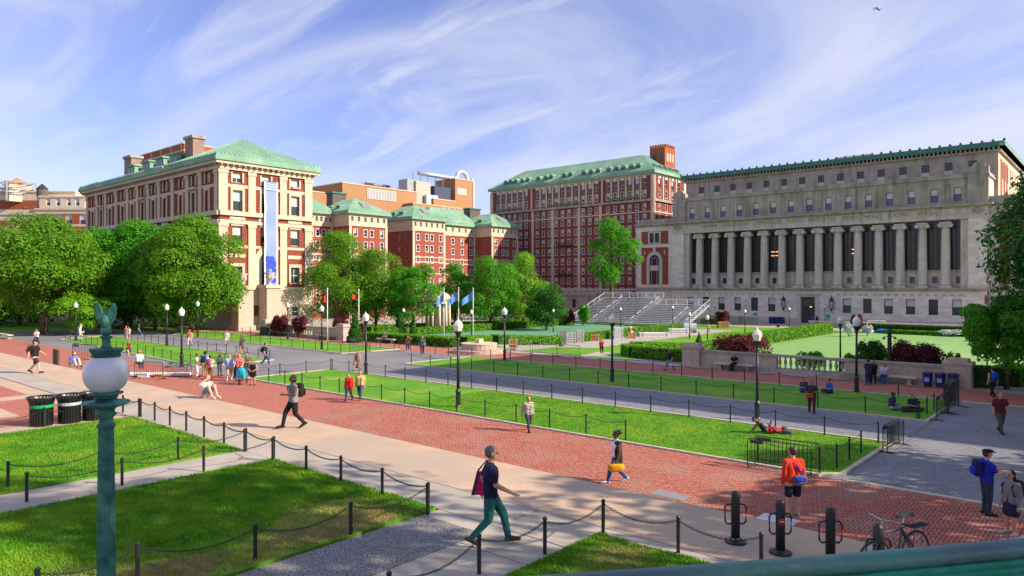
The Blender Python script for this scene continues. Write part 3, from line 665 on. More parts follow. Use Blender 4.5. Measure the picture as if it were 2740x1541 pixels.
cresting(rf, FT, -36, 36, .95, 36.0, 1.85, COPPER_D, .3); cresting(rf, Fac(LX + 36, LY + 8, 0, 1), 1, 42, -.2, 36.0, 1.6, COPPER, .32)
FWR = Fac(LX + 36.2, LY + 7.6, 0, 1); q = MB(); FWR.box(q, 0, 43, 34.97, 35.6, -1, 0.02); q.build('side_eave', COPPER, rf)
for a, b, y, t in ((2157, 2278, 22, 421), (2232, 2330, 27, 411)): MB().box(onY(a, LY + y), onY(b, LY + y), LY + y, LY + y + 5, 35.9, zat((onY(b, LY + y), LY + y), t)).build('penthouse', STONE_P, lib)
# wings
ARCHN = 12
def archpoly(w, h, n=ARCHN): return [(-w, 0), (w, 0)] + [(w * math.cos(math.pi * i / n), h + w * math.sin(math.pi * i / n)) for i in range(n + 1)]
def fprism(F, poly, u, z, n0, n1, m=0, mb=None):
    mb = mb or MB(); k = len(poly); vs = [F.p(u + a, n1, z + b) for a, b in poly] + [F.p(u + a, n0, z + b) for a, b in poly]
    return mb.add(vs, [tuple(range(k)), tuple(range(2 * k - 1, k - 1, -1))] + [(i, (i + 1) % k, k + (i + 1) % k, k + i) for i in range(k)], m)
for s_ in (-1, 1):
    a, b = sorted((s_ * 34.2, s_ * 45.7)); c = s_ * 40.0
    F.bx('wing_wall', lib, STONE, a + (.003 if s_ > 0 else 0), b - (0 if s_ > 0 else .003), ZG, 22.2, -14, -1.2)
    F.bx('wing_brick', lib, BRICK, c - 4.0, c + 4.0, 17.6, 21.0, -1.199, -1.12); F.bx('wing_brick', lib, BRICK, c - 4.0, c + 4.0, 6.9, 16.7, -1.199, -1.12)
    q = MB(); F.box(q, a - .2, b + .2, 22.2, 22.6, -14.2, -.9); F.box(q, a - .3, b + .3, 22.602, 23.0, -14.2, -.5); F.box(q, a, b, 23.002, 24.2, -14, -1.3); q.build('wing_cornice', STONE_D, lib)
    q = MB(); F.box(q, a - .15, b + .15, 5.4, 6.1, -6, -.8); q.build('wing_band', STONE_D, lib)
    q = fprism(F, archpoly(2.35, 6.4), c, 6.9, -1.119, -.98); q.build('arch_surround', STONE_P, lib)
    o = fprism(F, archpoly(1.5, 6.4), c, 6.95, -.979, -.965).build('arched_window', GLASS, lib)
    q = MB(); F.box(q, c - 1.5, c + 1.5, 10.6, 11.9, -.964, -.93); [F.box(q, c + e - .05, c + e + .05, 7, z1, -.9639, -.93) for e, z1 in ((-.8, 10.59), (.8, 10.59), (-1.45, 13.3), (1.45, 13.3))]
    q.tube([F.p(c + .8 * math.cos(t * .2618), -.95, 13.2 + .8 * math.sin(t * .2618)) for t in range(13)] , .05, 4); q.tube([F.p(c + 1.45 * math.cos(t * .2618), -.95, 13.35 + 1.45 * math.sin(t * .2618)) for t in range(13)], .07, 4)
    [F.box(q, c + e - .05, c + e + .05, 11.901, 13.3, -.96, -.93) for e in (-.8, .8)]; q.build('tracery', STONE_P, o)
    F.bx('keystone', lib, STONE_P, c - .4, c + .4, 15.4, 16.69, -1.0, -.9)
    F.bx('twin_window_surround', lib, STONE_P, c - 1.9, c + 1.9, 17.7, 20.9, -1.119, -1.02)
    for e in (-.8, .8): o = window(lib, F, c + e, 18.0, 1.1, 2.5, .0, 'sash', FRAME_D, GLASS, GLASS, n=-1.0)
    for e in (-3, 3): MB().ball(F.p(c + e, -1.05, 15.3), (.18, .1, .6), 6, 6).build('carved_drop', STONE_P, lib)
MB().box(LX - 45.6, LX + 45.6, LY + 14.01, LY + 55, ZG, 22).build('rear_block', STONE_D, lib)
# forecourt walls and steps of the library
for x0, x1, lab in ((-72, -61, 'low dark stone wall left of the library door'), (-50, -44, 'low stone wall right of the library door'), (-43, -13, 'long low stone ledge along the library beyond the field')):
    o = tag(MB().box(x0, x1, 150, 151, FIELD, FIELD + (1.7 if x0 < -60 else 1.1)).build('stone_wall', STONE_D), lab, 'wall', 'low walls before the library')
    MB().box(x0 - .1, x1 + .1, 149.9, 151.1, FIELD + (1.7 if x0 < -60 else 1.1) + .001, FIELD + (1.95 if x0 < -60 else 1.3)).build('coping', STONE_P, o)
# ------------------------------------------------------------------ hall with the banner (left)
HX, HY0, HY1, HXE = -106.5, 53.2, 69.7, -163.6
hall = root('hall', 'five-storey brick and limestone hall with green roof and tall blue banner', 'building', (HX, HY0, 0), world=True)
FWst = Fac(HX, HY0, 0, 1); FN = Fac(HXE, HY0, 1, 0); HW = HY1 - HY0; HL = HX - HXE; TOP = 25.2
SET = [(22.8, 24.4), (18.35, 21.6), (13.2, 16.0), (6.9, 9.6), (1.4, 3.0)]
def hallface(Fc, length, bays, pil, west):
    holes = []
    for u in bays:
        for i, (a, b) in enumerate(SET):
            w = (.62 if not west else .8) if i != 4 else .7
            if west and u == bays[1] and i in (3, 4): continue
            holes.append((u - w, u + w, a, b))
    Fc.wall(MB(), 0, length, 5.8, TOP, [h for h in holes if h[2] > 5], dep=.45).build('brick_wall', BRICK_H, hall)
    Fc.wall(MB(), -.02, length + .02, -.5, 5.799, [h for h in holes if h[2] < 5], n=.25, dep=.6).build('base_storey', GRANITE if west else STONE_W, hall)
    bandm = STONE_W
    for z0, z1, n1 in ((5.8, 6.3, .35), (12.5, 12.95, .1), (16.3, 16.85, .28), (17.55, 18.25, .4), (22.0, 22.5, .1), (24.7, TOP, .3)):
        Fc.bx('string_course', hall, bandm, -.03 if west else 0, length, z0, z1, .003, n1)
    for u, w in pil:
        for z0, z1 in ((6.301, 12.499), (12.951, 16.299), (16.851, 17.549), (18.251, 21.999), (22.501, 24.699)): pass
        o = Fc.bx('pilaster', hall, bandm, u - w, u + w, 6.301, 16.299, .004, .22); Fc.bx('capital', o, bandm, u - w - .12, u + w + .12, 15.8, 16.28, .23, .34)
        o = Fc.bx('pilaster', hall, bandm, u - w, u + w, 18.251, 24.69, .004, .2); Fc.bx('capital', o, bandm, u - w - .12, u + w + .12, 24.1, 24.6, .21, .3)
    for k, u in enumerate(bays):
        for i, (a, b) in enumerate(SET):
            w = (1.24 if not west else 1.6) if i != 4 else 1.4
            if west and k == 1 and i in (3, 4): continue
            hi_ = BLIND if rw.random() < .55 else GLASS; lo_ = BLIND if rw.random() < .3 else GLASS_G
            if i == 0:
                window(hall, Fc, u, a, w, b - a, .4, 'cross', WHITE, lo_, hi_); Fc.bx('jamb', hall, bandm, u - w / 2 - .28, u - w / 2 - .002, a, b, .003, .1); Fc.bx('jamb', hall, bandm, u + w / 2 + .002, u + w / 2 + .28, a, b, .003, .1); continue
            o = window(hall, Fc, u, a, w, b - a, .4, 'cross' if i == 3 else 'sash', WHITE, lo_, hi_, n=.25 if i == 4 else 0)
            if i in (1, 3):
                q = MB(); hw = w / 2; t = .38; Fc.box(q, u - hw - t, u - hw - .003, a - .1, b + .5, .004, .16); Fc.box(q, u + hw + .003, u + hw + t, a - .1, b + .5, .004, .16); Fc.box(q, u - hw - .003, u + hw + .003, b + .003, b + .5, .004, .16)
                if i == 1 and k % 4 == 1 and not west: Fc.box(q, u - hw - .7, u + hw + .7, b + .501, b + .85, .004, .7)
                q.build('surround', bandm, o)
            if i == 2:
                Fc.bx('panel', hall, bandm, u - 1.3, u + 1.3, 16.95, 17.45, .004, .1); Fc.bx('lintel', o, bandm, u - w / 2 - .3, u + w / 2 + .3, b + .002, b + .28, .004, .12)
                Fc.bx('panel', hall, bandm, u - 1.3, u + 1.3, 11.0, 11.6, .004, .1)
yc = lambda x: onX(x, HX) - HY0
hallface(FWst, HW, [yc(635), yc(712), yc(789)], [(yc(596), .72), (yc(673), .62), (yc(757), .62), (HW - .75, .72)], True)
nb = []; u = 3.6
gaps = [0, 0, 0, 1, 0, 0, 0, 0, 1, 0, 0]
sp = (HL - 3.2) / (11 + 2 * .35)
pos = 1.6
for k in range(11):
    if gaps[k]: pos += sp * .35
    nb.append(pos + sp / 2); pos += sp
pl = []
for k in range(12):
    pl.append(((nb[k - 1] + nb[k]) / 2 if 0 < k < 11 else (.8 if k == 0 else HL - .8), .55))
hallface(FN, HL, nb, pl, False)
MB().box(HXE + .1, HX - .5, HY0 + .5, HY1 - .02, 0, TOP - .2).build('inner_block', BRICK_H, hall)
q = MB()
q.box(HXE - .3, HX + .3, HY0 - .3, HY1 + .3, TOP, TOP + .3); q.box(HXE - .9, HX + .9, HY0 - .9, HY1 + .9, TOP + .301, TOP + .75); q.build('cornice', STONE_W, hall)
dn = MB().box(-.12, .12, -.55, 0, 0, .28).mesh('modillion', STONE_D)
for i in range(60): put('modillion', dn, hall, (HXE + i * HL / 59, HY0 - .301, TOP + .02), 0)
for i in range(18): put('modillion', dn, hall, (HX + .301, HY0 + i * HW / 17, TOP + .02), math.pi / 2)
rf = hip('roof', hall, COPPER, HXE, HX - HW - 2.6, HY0, HY1, TOP + .751, 1.15, 1.3, 4.5, .95)
rp_ = hip('pavilion_roof', hall, COPPER, HX - HW, HX, HY0, HY1, TOP + .752, 1.15, 4.6, 9.0, .95)
cresting(rf, Fac(HXE, HY0 - 1.0, 1, 0), 0, HL - HW - 2, 0, TOP + 1.66, .85, COPPER, .18); cresting(rp_, Fac(HX - HW, HY0 - 1.0, 1, 0), -.8, HW + 1, 0, TOP + 1.66, .85, COPPER, .18); cresting(rp_, Fac(HX + 1.0, HY0, 0, 1), 0, HW + .8, 0, TOP + 1.66, .75, COPPER, .18)
# chimneys, dormers on the north slope, penthouse
def chimney(x, y, w, d, z1):
    o = MB().box(x - w, x + w, y - d, y + d, TOP + 1, z1).build('chimney', mat('old_brick', (.33, .22, .17), (.24, .15, .12), 2.5, .9, .2), hall)
    MB().box(x - w - .25, x + w + .25, y - d - .25, y + d + .25, z1 + .001, z1 + .5).build('cap', STONE_D, o)
p = onY(521, HY0 + 3.6); chimney(p, HY0 + 3.6, 1.5, 1.0, zat((p, HY0 + 3.6), 374))
p = onY(356, HY0 + 3.6); chimney(p, HY0 + 3.6, 1.7, 1.0, TOP + 6.4)
for x in (352, 392, 428, 466):
    X = onY(x, HY0 + 2.0); z1 = TOP + 4.3; o = MB().box(X - 1.7, X + 1.7, HY0 + 1.9, HY0 + 7, TOP + 1.4, z1).build('dormer', COPPER, hall)
    MB().box(X - 1.95, X + 1.95, HY0 + 1.6, HY0 + 7.1, z1 + .001, z1 + .3).build('dormer_roof', COPPER, o)
    for e in (-.8, .8): MB().box(X + e - .6, X + e + .6, HY0 + 1.84, HY0 + 1.899, TOP + 2.1, z1 - .3).build('pane', GLASS, o)
    MB().box(X + 1.701, X + 1.75, HY0 + 2.6, HY0 + 4.2, TOP + 2.5, z1 - .3).build('pane', GLASS, o)
X0 = onY(376, HY0 + 9); X1 = onY(492, HY0 + 9); z1 = TOP + 9.2
ph = MB().box(X0, X1, HY0 + 9, HY0 + 15, TOP + 1, z1).build('penthouse', BRICK_O, hall)
for i in range(5): xx = X0 + 1 + i * (X1 - X0 - 2) / 4; MB().box(xx - .15, xx + .15, HY0 + 8.93, HY0 + 8.999, TOP + 2, z1).build('pier', STONE_W, ph)
for z in (z1 - 1.6, z1 - .25): MB().box(X0 - .05, X1 + .05, HY0 + 8.9, HY0 + 15.05, z, z + .2).build('band', STONE_W, ph)
# arched doorway behind the banner
u = yc(712); q = fprism(FWst, archpoly(2.0, 5.0), u, 5.82, .005, .24); q.build('arched_doorway', STONE_W, hall); fprism(FWst, archpoly(1.35, 4.6), u, 5.85, .241, .26).build('doorway_glass', GLASS, hall)
# the banner
BLUE = mat('banner_blue', (.24, .32, .70), (.205, .28, .64), .35, .7); BLUE_P = mat('banner_pale', (.36, .44, .78), (.33, .41, .74), .5, .7); BLUE_D = mat('banner_deep_blue', (.035, .08, .55), (.03, .07, .48), 1.2, .7)
u0, u1 = yc(702), yc(738); zb, zt = zat(FWst.p(u0, 1, 0), 770) + .3, zat(FWst.p(u1, 1, 0), 487)
bn = root('banner', 'tall periwinkle blue banner with white borders hung on the hall', 'banner', FWst.p(u0, .5, zb), world=True)
def cloth(name, a, b, z0, z1, n, m, par):
    q = MB(); k = 24
    for i in range(k):
        za, zc = z0 + (z1 - z0) * i / k, z0 + (z1 - z0) * (i + 1) / k; o1, o2 = n + .06 * math.sin(i * .8), n + .06 * math.sin((i + 1) * .8)
        q.hexa([FWst.p(a, o1, za), FWst.p(b, o1, za), FWst.p(b, o1 - .015, za), FWst.p(a, o1 - .015, za), FWst.p(a, o2, zc), FWst.p(b, o2, zc), FWst.p(b, o2 - .015, zc), FWst.p(a, o2 - .015, zc)])
    return q.build(name, m, par)
cl = cloth('cloth', u0, u1, zb, zt, .62, BLUE, bn); cloth('border', u0 - .02, u0 + .28, zb, zt, .64, WHITE, bn); cloth('border', u1 - .28, u1 + .02, zb, zt, .64, WHITE, bn)
cloth('top_band', u0 + .29, u1 - .29, zt - 1.5, zt - .2, .65, BLUE_P, cl)
q = MB()
for i in range(70):
    a = u0 + .3 + rw.random() * (u1 - u0 - .6); z = zb + rw.random() ** 1.5 * 4.6; r = .18 + rw.random() * .3
    pts = [(r * math.cos(t * .9) * (.6 + .5 * rw.random()), r * math.sin(t * .9) * (.6 + .5 * rw.random())) for t in range(7)]
    pts = [(max(u0 + .29 - a, min(u1 - .29 - a, p_[0])), p_[1]) for p_ in pts]
    fprism(FWst, pts, a, z, .70, .705 + i * .0005, 0, q)
q.build('splash_print', BLUE_D, cl)
for z in (zb - .05, zt): MB().cyl(FWst.p(u0 - .2, .62, z), FWst.p(u1 + .2, .62, z), .06, .06, 6).build('rod', FRAME_D, bn)
for z in (zb - .05, zt):
    for e in (u0, u1): MB().cyl(FWst.p(e, .26, z), FWst.p(e, .62, z), .04, .04, 5).build('bracket', FRAME_D, bn)
# forebuilding: stone terrace block with plaque, pedestals and urns
tb = root('stone_terrace', 'pale granite terrace block with a bronze plaque before the bannered hall', 'terrace', (-103, 60, 0), world=True)
ya, yb = onX(640, -99.5), onX(722, -99.5)
MB().box(HX + .26, -99.5, ya, yb, -.1, 6.1).build('block', GRANITE, tb); MB().box(HX + .26, -99.3, ya - .2, yb + .2, 6.101, 6.5).build('coping', STONE_W, tb)
for z in (.9, 2.1, 3.3, 4.5): MB().box(-99.499, -99.44, ya + .02, yb - .02, z, z + .55).build('course', GRANITE, tb)
MB().box(-99.43, -99.38, onX(676, -99.5), onX(697, -99.5), 2.0, 3.6).build('plaque', mat('bronze_plaque', (.16, .10, .05), (.10, .065, .035), 2, .4, metal=.5), tb)
UR = [(.0, 0), (.42, 0), (.42, .15), (.16, .3), (.13, .5), (.3, .6), (.62, .95), (.66, 1.3), (.58, 1.5), (.78, 1.75), (.82, 1.85), (.0, 1.85)]
def pedestal(x, y, s, ztop, lab):
    r = root('urn_pedestal', lab, 'pedestal', (x, y, 0), world=True, group='urn pedestals before the hall')
    MB().box(x - s, x + s, y - s, y + s, -.05, ztop - .5).build('shaft', GRANITE, r); MB().box(x - s - .25, x + s + .25, y - s - .25, y + s + .25, -.04, .7).build('plinth', GRANITE, r)
    MB().box(x - s - .2, x + s + .2, y - s - .2, y + s + .2, ztop - .499, ztop).build('cap', STONE_W, r)
    q = MB(); q.lathe(UR, 14, (x, y, ztop + .001)); [q.tube([(x + sx * .6, y, ztop + .9), (x + sx * .85, y, ztop + 1.1), (x + sx * .75, y, ztop + 1.4), (x + sx * .6, y, ztop + 1.4)], .06, 5) for sx in (-1, 1)]
    o = q.build('stone_urn', STONE_P, None, True); tag(o, 'carved stone urn on the ' + ('right pedestal in front of the banner' if 'banner' in lab else 'left pedestal half hidden by the tree'), 'urn', 'stone urns')
for x_, lab, t_ in ((722, 'granite pedestal under the urn in front of the banner', 762), (648, 'granite pedestal under the urn beside the maple foliage', 766)):
    P = (-98.2, onX(x_, -98.2)); pedestal(P[0], P[1], 1.15, zat(P, t_), lab)

# ------------------------------------------------------------------ residence range with pavilions
RX = -150.0
res = root('residence_hall', 'red brick residence range with cream top storey and green hipped roofs', 'building', (RX, 100, FIELD), world=True)
EAVE = zat((RX, onX(1104, RX)), 586); STO = 3.12
def block(x, y0, y1, d, bays, wn=0, bays_n=2):
    Fc = Fac(x, y0, 0, 1); w = y1 - y0; holes = []
    us = bays; rows = 8
    zt0 = EAVE - 3.0
    tops = [w * (k + .5) / (len(us) + 2) for k in range(len(us) + 2)]
    H = [(u - .5, u + .5, zt0 - 1.0 - STO * i - 1.75, zt0 - 1.0 - STO * i) for u in us for i in range(rows - 1) if zt0 - 1.0 - STO * i - 1.75 > 0]
    Fc.wall(MB(), 0, w, FIELD, zt0, H, dep=.3).build('brick_wall', BRICK, res)
    H2 = [(u - .4, u + .4, EAVE - 1.9, EAVE - .7) for u in tops]; Fc.wall(MB(), 0, w, zt0 + .001, EAVE, H2, dep=.3).build('top_storey', STONE_W, res)
    for h in H: window(res, Fc, (h[0] + h[1]) / 2, h[2], 1.0, 1.75, .28, 'sash', WHITE, GLASS, BLIND if rw.random() < .3 else GLASS, surround=WHITE)
    for h in H2: window(res, Fc, (h[0] + h[1]) / 2, h[2], .8, 1.2, .28, 'sash', WHITE, GLASS, GLASS)
    Fc.bx('string_course', res, STONE_W, -.05, w + .05, zt0 - .15, zt0 + .15, .003, .25)
    for z in (zt0 - 7.6, zt0 - 8.9, zt0 - 12.2): Fc.bx('string_course', res, STONE_W, -.05, w + .05, z, z + .3, .003, .14)
    for a, b in ((-.02, .75), (w - .75, w + .02)): Fc.bx('quoin_strip', res, STONE_W, a, b, FIELD, zt0 - .16, .004, .12)
    Fn = Fac(x - d, y0, 1, 0); hn = [(d - 2.6 - 3.2 * k - .5, d - 2.6 - 3.2 * k + .5, zt0 - 1.0 - STO * i - 1.75, zt0 - 1.0 - STO * i) for k in range(bays_n) for i in range(7)]
    Fn.wall(MB(), 0, d - .001, FIELD, zt0, hn, dep=.3).build('brick_wall', BRICK, res); Fn.wall(MB(), 0, d - .001, zt0 + .001, EAVE, [], dep=.3).build('top_storey', STONE_W, res)
    for h in hn: window(res, Fn, (h[0] + h[1]) / 2, h[2], 1.0, 1.75, .28, 'sash', WHITE)
    Fn.bx('string_course', res, STONE_W, 0, d, zt0 - .15, zt0 + .15, .003, .25)
    MB().box(x - d, x - .4, y0 + .4, y1 - .01, FIELD, EAVE - .01).build('inner_block', BRICK, res)
    rf = hip('roof', res, COPPER, x - d, x, y0, y1, EAVE + .001, .9, min(4.6, (y1 - y0) * .30), min(d, y1 - y0) * .46, .8)
    cresting(rf, Fac(x + .8, y0, 0, 1), -.6, w + .6, 0, EAVE + .78, 1.1, COPPER, .17)
    return rf
Y = lambda x, X=RX: onX(x, X)
RW = RX - 7.0
ends = [Y(934), Y(1036), Y(1104), Y(1191), Y(1315), Y(1386)]
wy0, wy1 = onX(790, RW), ends[0]
for k, (a, b) in enumerate(((ends[0], ends[1]), (ends[2], ends[3]), (ends[4], ends[5]))):
    w = b - a; rf = block(RX, a, b, 15, [w * .16, w * .42, w * .58, w * .85])
    sk = MB(); c0 = a + w * .5; zb_, zt_, ii = rf['_slope']; dd = (zt_ - zb_) / ii
    q = MB(); yy = c0; xs = RX + .7 - .55 * ii; z_ = zb_ + dd * .55 * ii
    q.hexa([(xs + 1.2, yy - .9, z_ - 1.2 * dd + .12), (xs + 1.2, yy + 1.4, z_ - 1.2 * dd + .12), (xs - .6, yy + 1.4, z_ + .6 * dd + .12), (xs - .6, yy - .9, z_ + .6 * dd + .12)] +
           [(xs + 1.2, yy - .9, z_ - 1.2 * dd + .3), (xs + 1.2, yy + 1.4, z_ - 1.2 * dd + .3), (xs - .6, yy + 1.4, z_ + .6 * dd + .3), (xs - .6, yy - .9, z_ + .6 * dd + .3)]); q.build('skylight', GREYM, rf)
    for e in (-4.5, -8):
        X = RX + e - 1; o = MB().box(X - .9, X + .9, a + .5, a + 3, EAVE + .9, EAVE + 2.2).build('dormer', COPPER, rf); MB().box(X - 1.15, X + 1.15, a + .2, a + 3, EAVE + 2.201, EAVE + 2.45).build('dormer_roof', COPPER, o); MB().box(X - .6, X + .6, a + .45, a + .499, EAVE + 1.2, EAVE + 2.0).build('pane', GLASS, o)
for (a, b, n) in ((wy0, ends[0], 6), (ends[1], ends[2] , 3), (ends[3], ends[4], 5)):
    if (a, b) == (ends[1], ends[2]): continue
    w = b - a; rf = block(RW, a, b, 9, [w * (k + .5) / n for k in range(n)], bays_n=1)
    for k in range(3):
        yy = a + w * (.55 + .16 * k); q = MB(); q.ball((RW - 1.6, yy, EAVE + 1.9), (.8, .7, .5), 10, 6); q.build('roof_vent', STEEL, rf)
    for e in (.2, .38):
        yy = a + w * e; o = MB().box(RW - 3, RW - .8, yy - .9, yy + .9, EAVE + .9, EAVE + 2.4).build('dormer', COPPER, rf); MB().box(RW - 3, RW - .5, yy - 1.15, yy + 1.15, EAVE + 2.401, EAVE + 2.65).build('dormer_roof', COPPER, o); MB().box(RW - .799, RW - .75, yy - .55, yy + .55, EAVE + 1.2, EAVE + 2.2).build('pane', BLIND, o)
for x_, w_ in ((905, 2.2), (1268, 2.4)):
    yy = onX(x_, RW - 5); o = MB().box(RW - 7.2, RW - 4.4, yy - w_, yy + w_, EAVE + .5, EAVE + 6.4).build('chimney', mat('dark_copper_panel', (.13, .10, .075), (.08, .085, .07), 1, .7), res)
    MB().box(RW - 7.5, RW - 4.1, yy - w_ - .3, yy + w_ + .3, EAVE + 6.401, EAVE + 6.8).build('cap', COPPER_D, o)

# ------------------------------------------------------------------ tall residence behind
JY, JX = 182.0, -104.4; JL = JX - onY(1316, JY); JW = onX(1831, JX) - JY
jay = root('tall_residence', 'tall red brick residence with arched top windows and long green roof', 'building', (JX - 30, JY, FIELD), world=True)
JE = zat((JX, JY), 462); ST = 3.08
def jface(Fc, L_, us, pil):
    H = []; Z1 = JE - .7
    for u in us:
        H.append((u - .62, u + .62, Z1 - 3.3, Z1 - .5)); H.append((u - .55, u + .55, Z1 - 6.0, Z1 - 4.0))
        for i in range(10): H.append((u - .5, u + .5, Z1 - 8.0 - 1.85 - ST * i, Z1 - 8.0 - ST * i))
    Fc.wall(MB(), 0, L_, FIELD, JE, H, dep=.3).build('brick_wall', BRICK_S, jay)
    for h in H:
        w = h[1] - h[0]
        o = window(jay, Fc, (h[0] + h[1]) / 2, h[2], w, h[3] - h[2], .26, 'sash', WHITE, GLASS, BLIND if rw.random() < .45 else GLASS, surround=WHITE if w < 1.2 else None, sw=.1)
        if w > 1.2: fprism(Fc, [(math.cos(t * .5236) * .8, math.sin(t * .5236) * .7) for t in range(7)], (h[0] + h[1]) / 2, h[3] + .002, .003, .12).build('arch', WHITE, o)
    q = MB(); Fc.box(q, -.1, L_ + .1, Z1 - 7.4, Z1 - 6.7, .003, .6); q.build('balcony_course', STONE_D, jay)
    Fc.bx('string_course', jay, STONE_W, -.05, L_ + .05, Z1 - 10.6, Z1 - 10.25, .003, .12); Fc.bx('string_course', jay, STONE_W, -.05, L_ + .05, .9, 1.4, .003, .2); Fc.bx('frieze', jay, STONE_W, -.05, L_ + .05, JE - .55, JE, .003, .25)
    for a in range(len(us) - 1):
        m = (us[a] + us[a + 1]) / 2; Fc.bx('top_pilaster', jay, STONE_W, m - .28, m + .28, Z1 - 6.69, JE - .551, .004, .2)
    for u in pil: Fc.bx('pier', jay, STONE_W, u - .5, u + .5, FIELD, Z1 - 7.41, .005, .2)
    for u in (0.1, L_ - .1): Fc.bx('corner_pier', jay, STONE_W, u - .65, u + .65, FIELD, JE - .56, .006, .26)
FJ = Fac(JX - JL, JY, 1, 0); jx = lambda x: onY(1250 + x * .3795, JY) - (JX - JL)
us = [jx(x) for x in (220, 258, 298, 337, 377, 417, 495, 538, 581, 628, 673, 718, 765, 817, 865, 912, 993, 1043, 1094, 1146, 1199, 1251)]
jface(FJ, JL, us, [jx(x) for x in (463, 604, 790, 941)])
for r_, (a, b) in ((5, (640, 740)), (8, (640, 740))):
    z = JE - 8.7 - ST * (r_ - 2) - 1.9; q = MB(); FJ.box(q, jx(a), jx(b), z - .2, z, .01, 1.0); [FJ.box(q, jx(a) + i * .35, jx(a) + i * .35 + .06, z + .001, z + .9, .92, .98) for i in range(12)]; FJ.box(q, jx(a), jx(b), z + .901, z + 1.0, .9, 1.0); q.build('balcony', BLACK, jay)
for a, b in ((570, 800), (1000, 1230), (225, 400)):
    z = JE - .7 - 6.69; q = MB(); FJ.box(q, jx(a), jx(b), z + .75, z + .85, .4, .5); n = int((jx(b) - jx(a)) / .4); [FJ.box(q, jx(a) + i * .4, jx(a) + i * .4 + .06, z, z + .749, .42, .48) for i in range(n)]; q.build('railing', BLACK, jay)
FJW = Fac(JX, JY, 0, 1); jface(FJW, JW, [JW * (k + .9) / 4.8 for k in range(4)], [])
MB().box(JX - JL + .1, JX - .5, JY + .5, JY + JW, FIELD, JE - .02).build('inner_block', BRICK, jay)
rf = hip('roof', jay, COPPER, JX - JL, JX, JY, JY + JW, JE + .001, 1.0, 6.4, 9.0, .9); zb_, zt_, ii = rf['_slope']; dd = (zt_ - zb_) / ii
for x in (280, 315, 350, 395, 435, 510, 560, 600, 690, 735, 830, 880, 930, 1005, 1060, 1110, 1165, 1215):
    X = onY(1250 + x * .3795, JY + 1.5); o = MB().box(X - .75, X + .75, JY + .9, JY + 3.6, JE + 1.3, JE + 3.0).build('dormer', COPPER, rf); MB().box(X - .72, X + .72, JY + .85, JY + .899, JE + 1.5, JE + 2.8).build('pane', GLASS, o); MB().hexa([(X - 1, JY + .6, JE + 3.0), (X + 1, JY + .6, JE + 3.0), (X + 1, JY + 4, JE + 3.0), (X - 1, JY + 4, JE + 3.0), (X - .3, JY + .9, JE + 3.6), (X + .3, JY + .9, JE + 3.6), (X + .3, JY + 4, JE + 3.6), (X - .3, JY + 4, JE + 3.6)]).build('dormer_roof', COPPER, o)
for k in range(5):
    yy = JY + 3 + k * 3.2; o = MB().box(JX - 3.4, JX - .6, yy - .7, yy + .7, JE + 1.3, JE + 3.0).build('dormer', COPPER, rf); MB().box(JX - .599, JX - .56, yy - .5, yy + .5, JE + 1.5, JE + 2.8).build('pane', GLASS, o)
X = onY(1395, JY + 9); MB().box(X - 1.6, X + 1.6, JY + 8, JY + 10, JE + 5, zat((X, JY + 9), 468)).build('chimney', BRICK, jay)
tx0, tx1 = onY(1739, JY + 12), onY(1779, JY + 12); tz = zat((tx1, JY + 12), 392)
tw_ = MB().box(tx0, tx1, JY + 12, JY + 18.5, JE + 1, tz).build('roof_tower', BRICK_O, jay)
for i in range(6): MB().box(tx0 + (tx1 - tx0) * i / 6, tx0 + (tx1 - tx0) * (i + .5) / 6, JY + 11.98, JY + 12.6, tz + .001, tz + .9).build('merlon', BRICK_O, tw_); MB().box(tx1 - .6, tx1 + .02, JY + 12.7 + i, JY + 13.2 + i, tz + .001, tz + .9).build('merlon', BRICK_O, tw_)
for z in (tz - 4.2, tz - 10): [MB().box(tx1 + .001, tx1 + .04, JY + 13.2 + k * 1.7, JY + 14.1 + k * 1.7, z, z + 2.4).build('slit_window', STONE_P, tw_) for k in range(3)]; [MB().box(tx0 + .8 + k * 2.6, tx0 + 2.1 + k * 2.6, JY + 11.94, JY + 11.999, z, z + 2.4).build('slit_window', GLASS, tw_) for k in range(2)]
# stone terrace building below it
tb = root('stone_annex', 'low weathered stone terrace building with balustrade beside the bleachers', 'building', (-112, 165, FIELD), world=True)
x0, x1 = onY(1508, 165), onY(1700, 165); FA = Fac(x0, 165, 1, 0); AL = x1 - x0; az = zat((x1, 165), 792)
FA.wall(MB(), 0, AL, FIELD, az, [(3.0, 4.4, FIELD + 2.2, FIELD + 4.6), (9.4, 11.2, FIELD + 1, FIELD + 4.2)], dep=.5).build('wall', STONE_D, tb)
FA.bx('pane', tb, GLASS, 3, 4.4, FIELD + 2.2, FIELD + 4.6, -.6, -.5); FA.bx('pane', tb, FRAME_D, 9.4, 11.2, FIELD + 1, FIELD + 4.2, -.6, -.5)
FA.bx('cornice', tb, STONE_D, -.4, AL, az + .001, az + .7, -6, .5); [FA.bx('baluster', tb, STONE_P, i * .75, i * .75 + .4, az + .701, az + 1.6, -.3, .1) for i in range(int(AL / .75))]; FA.bx('handrail', tb, STONE_P, -.2, AL, az + 1.601, az + 1.95, -.5, .3)
MB().box(x0, x1, 165.6, 180, FIELD, az - .05).build('inner_block', STONE_D, tb)

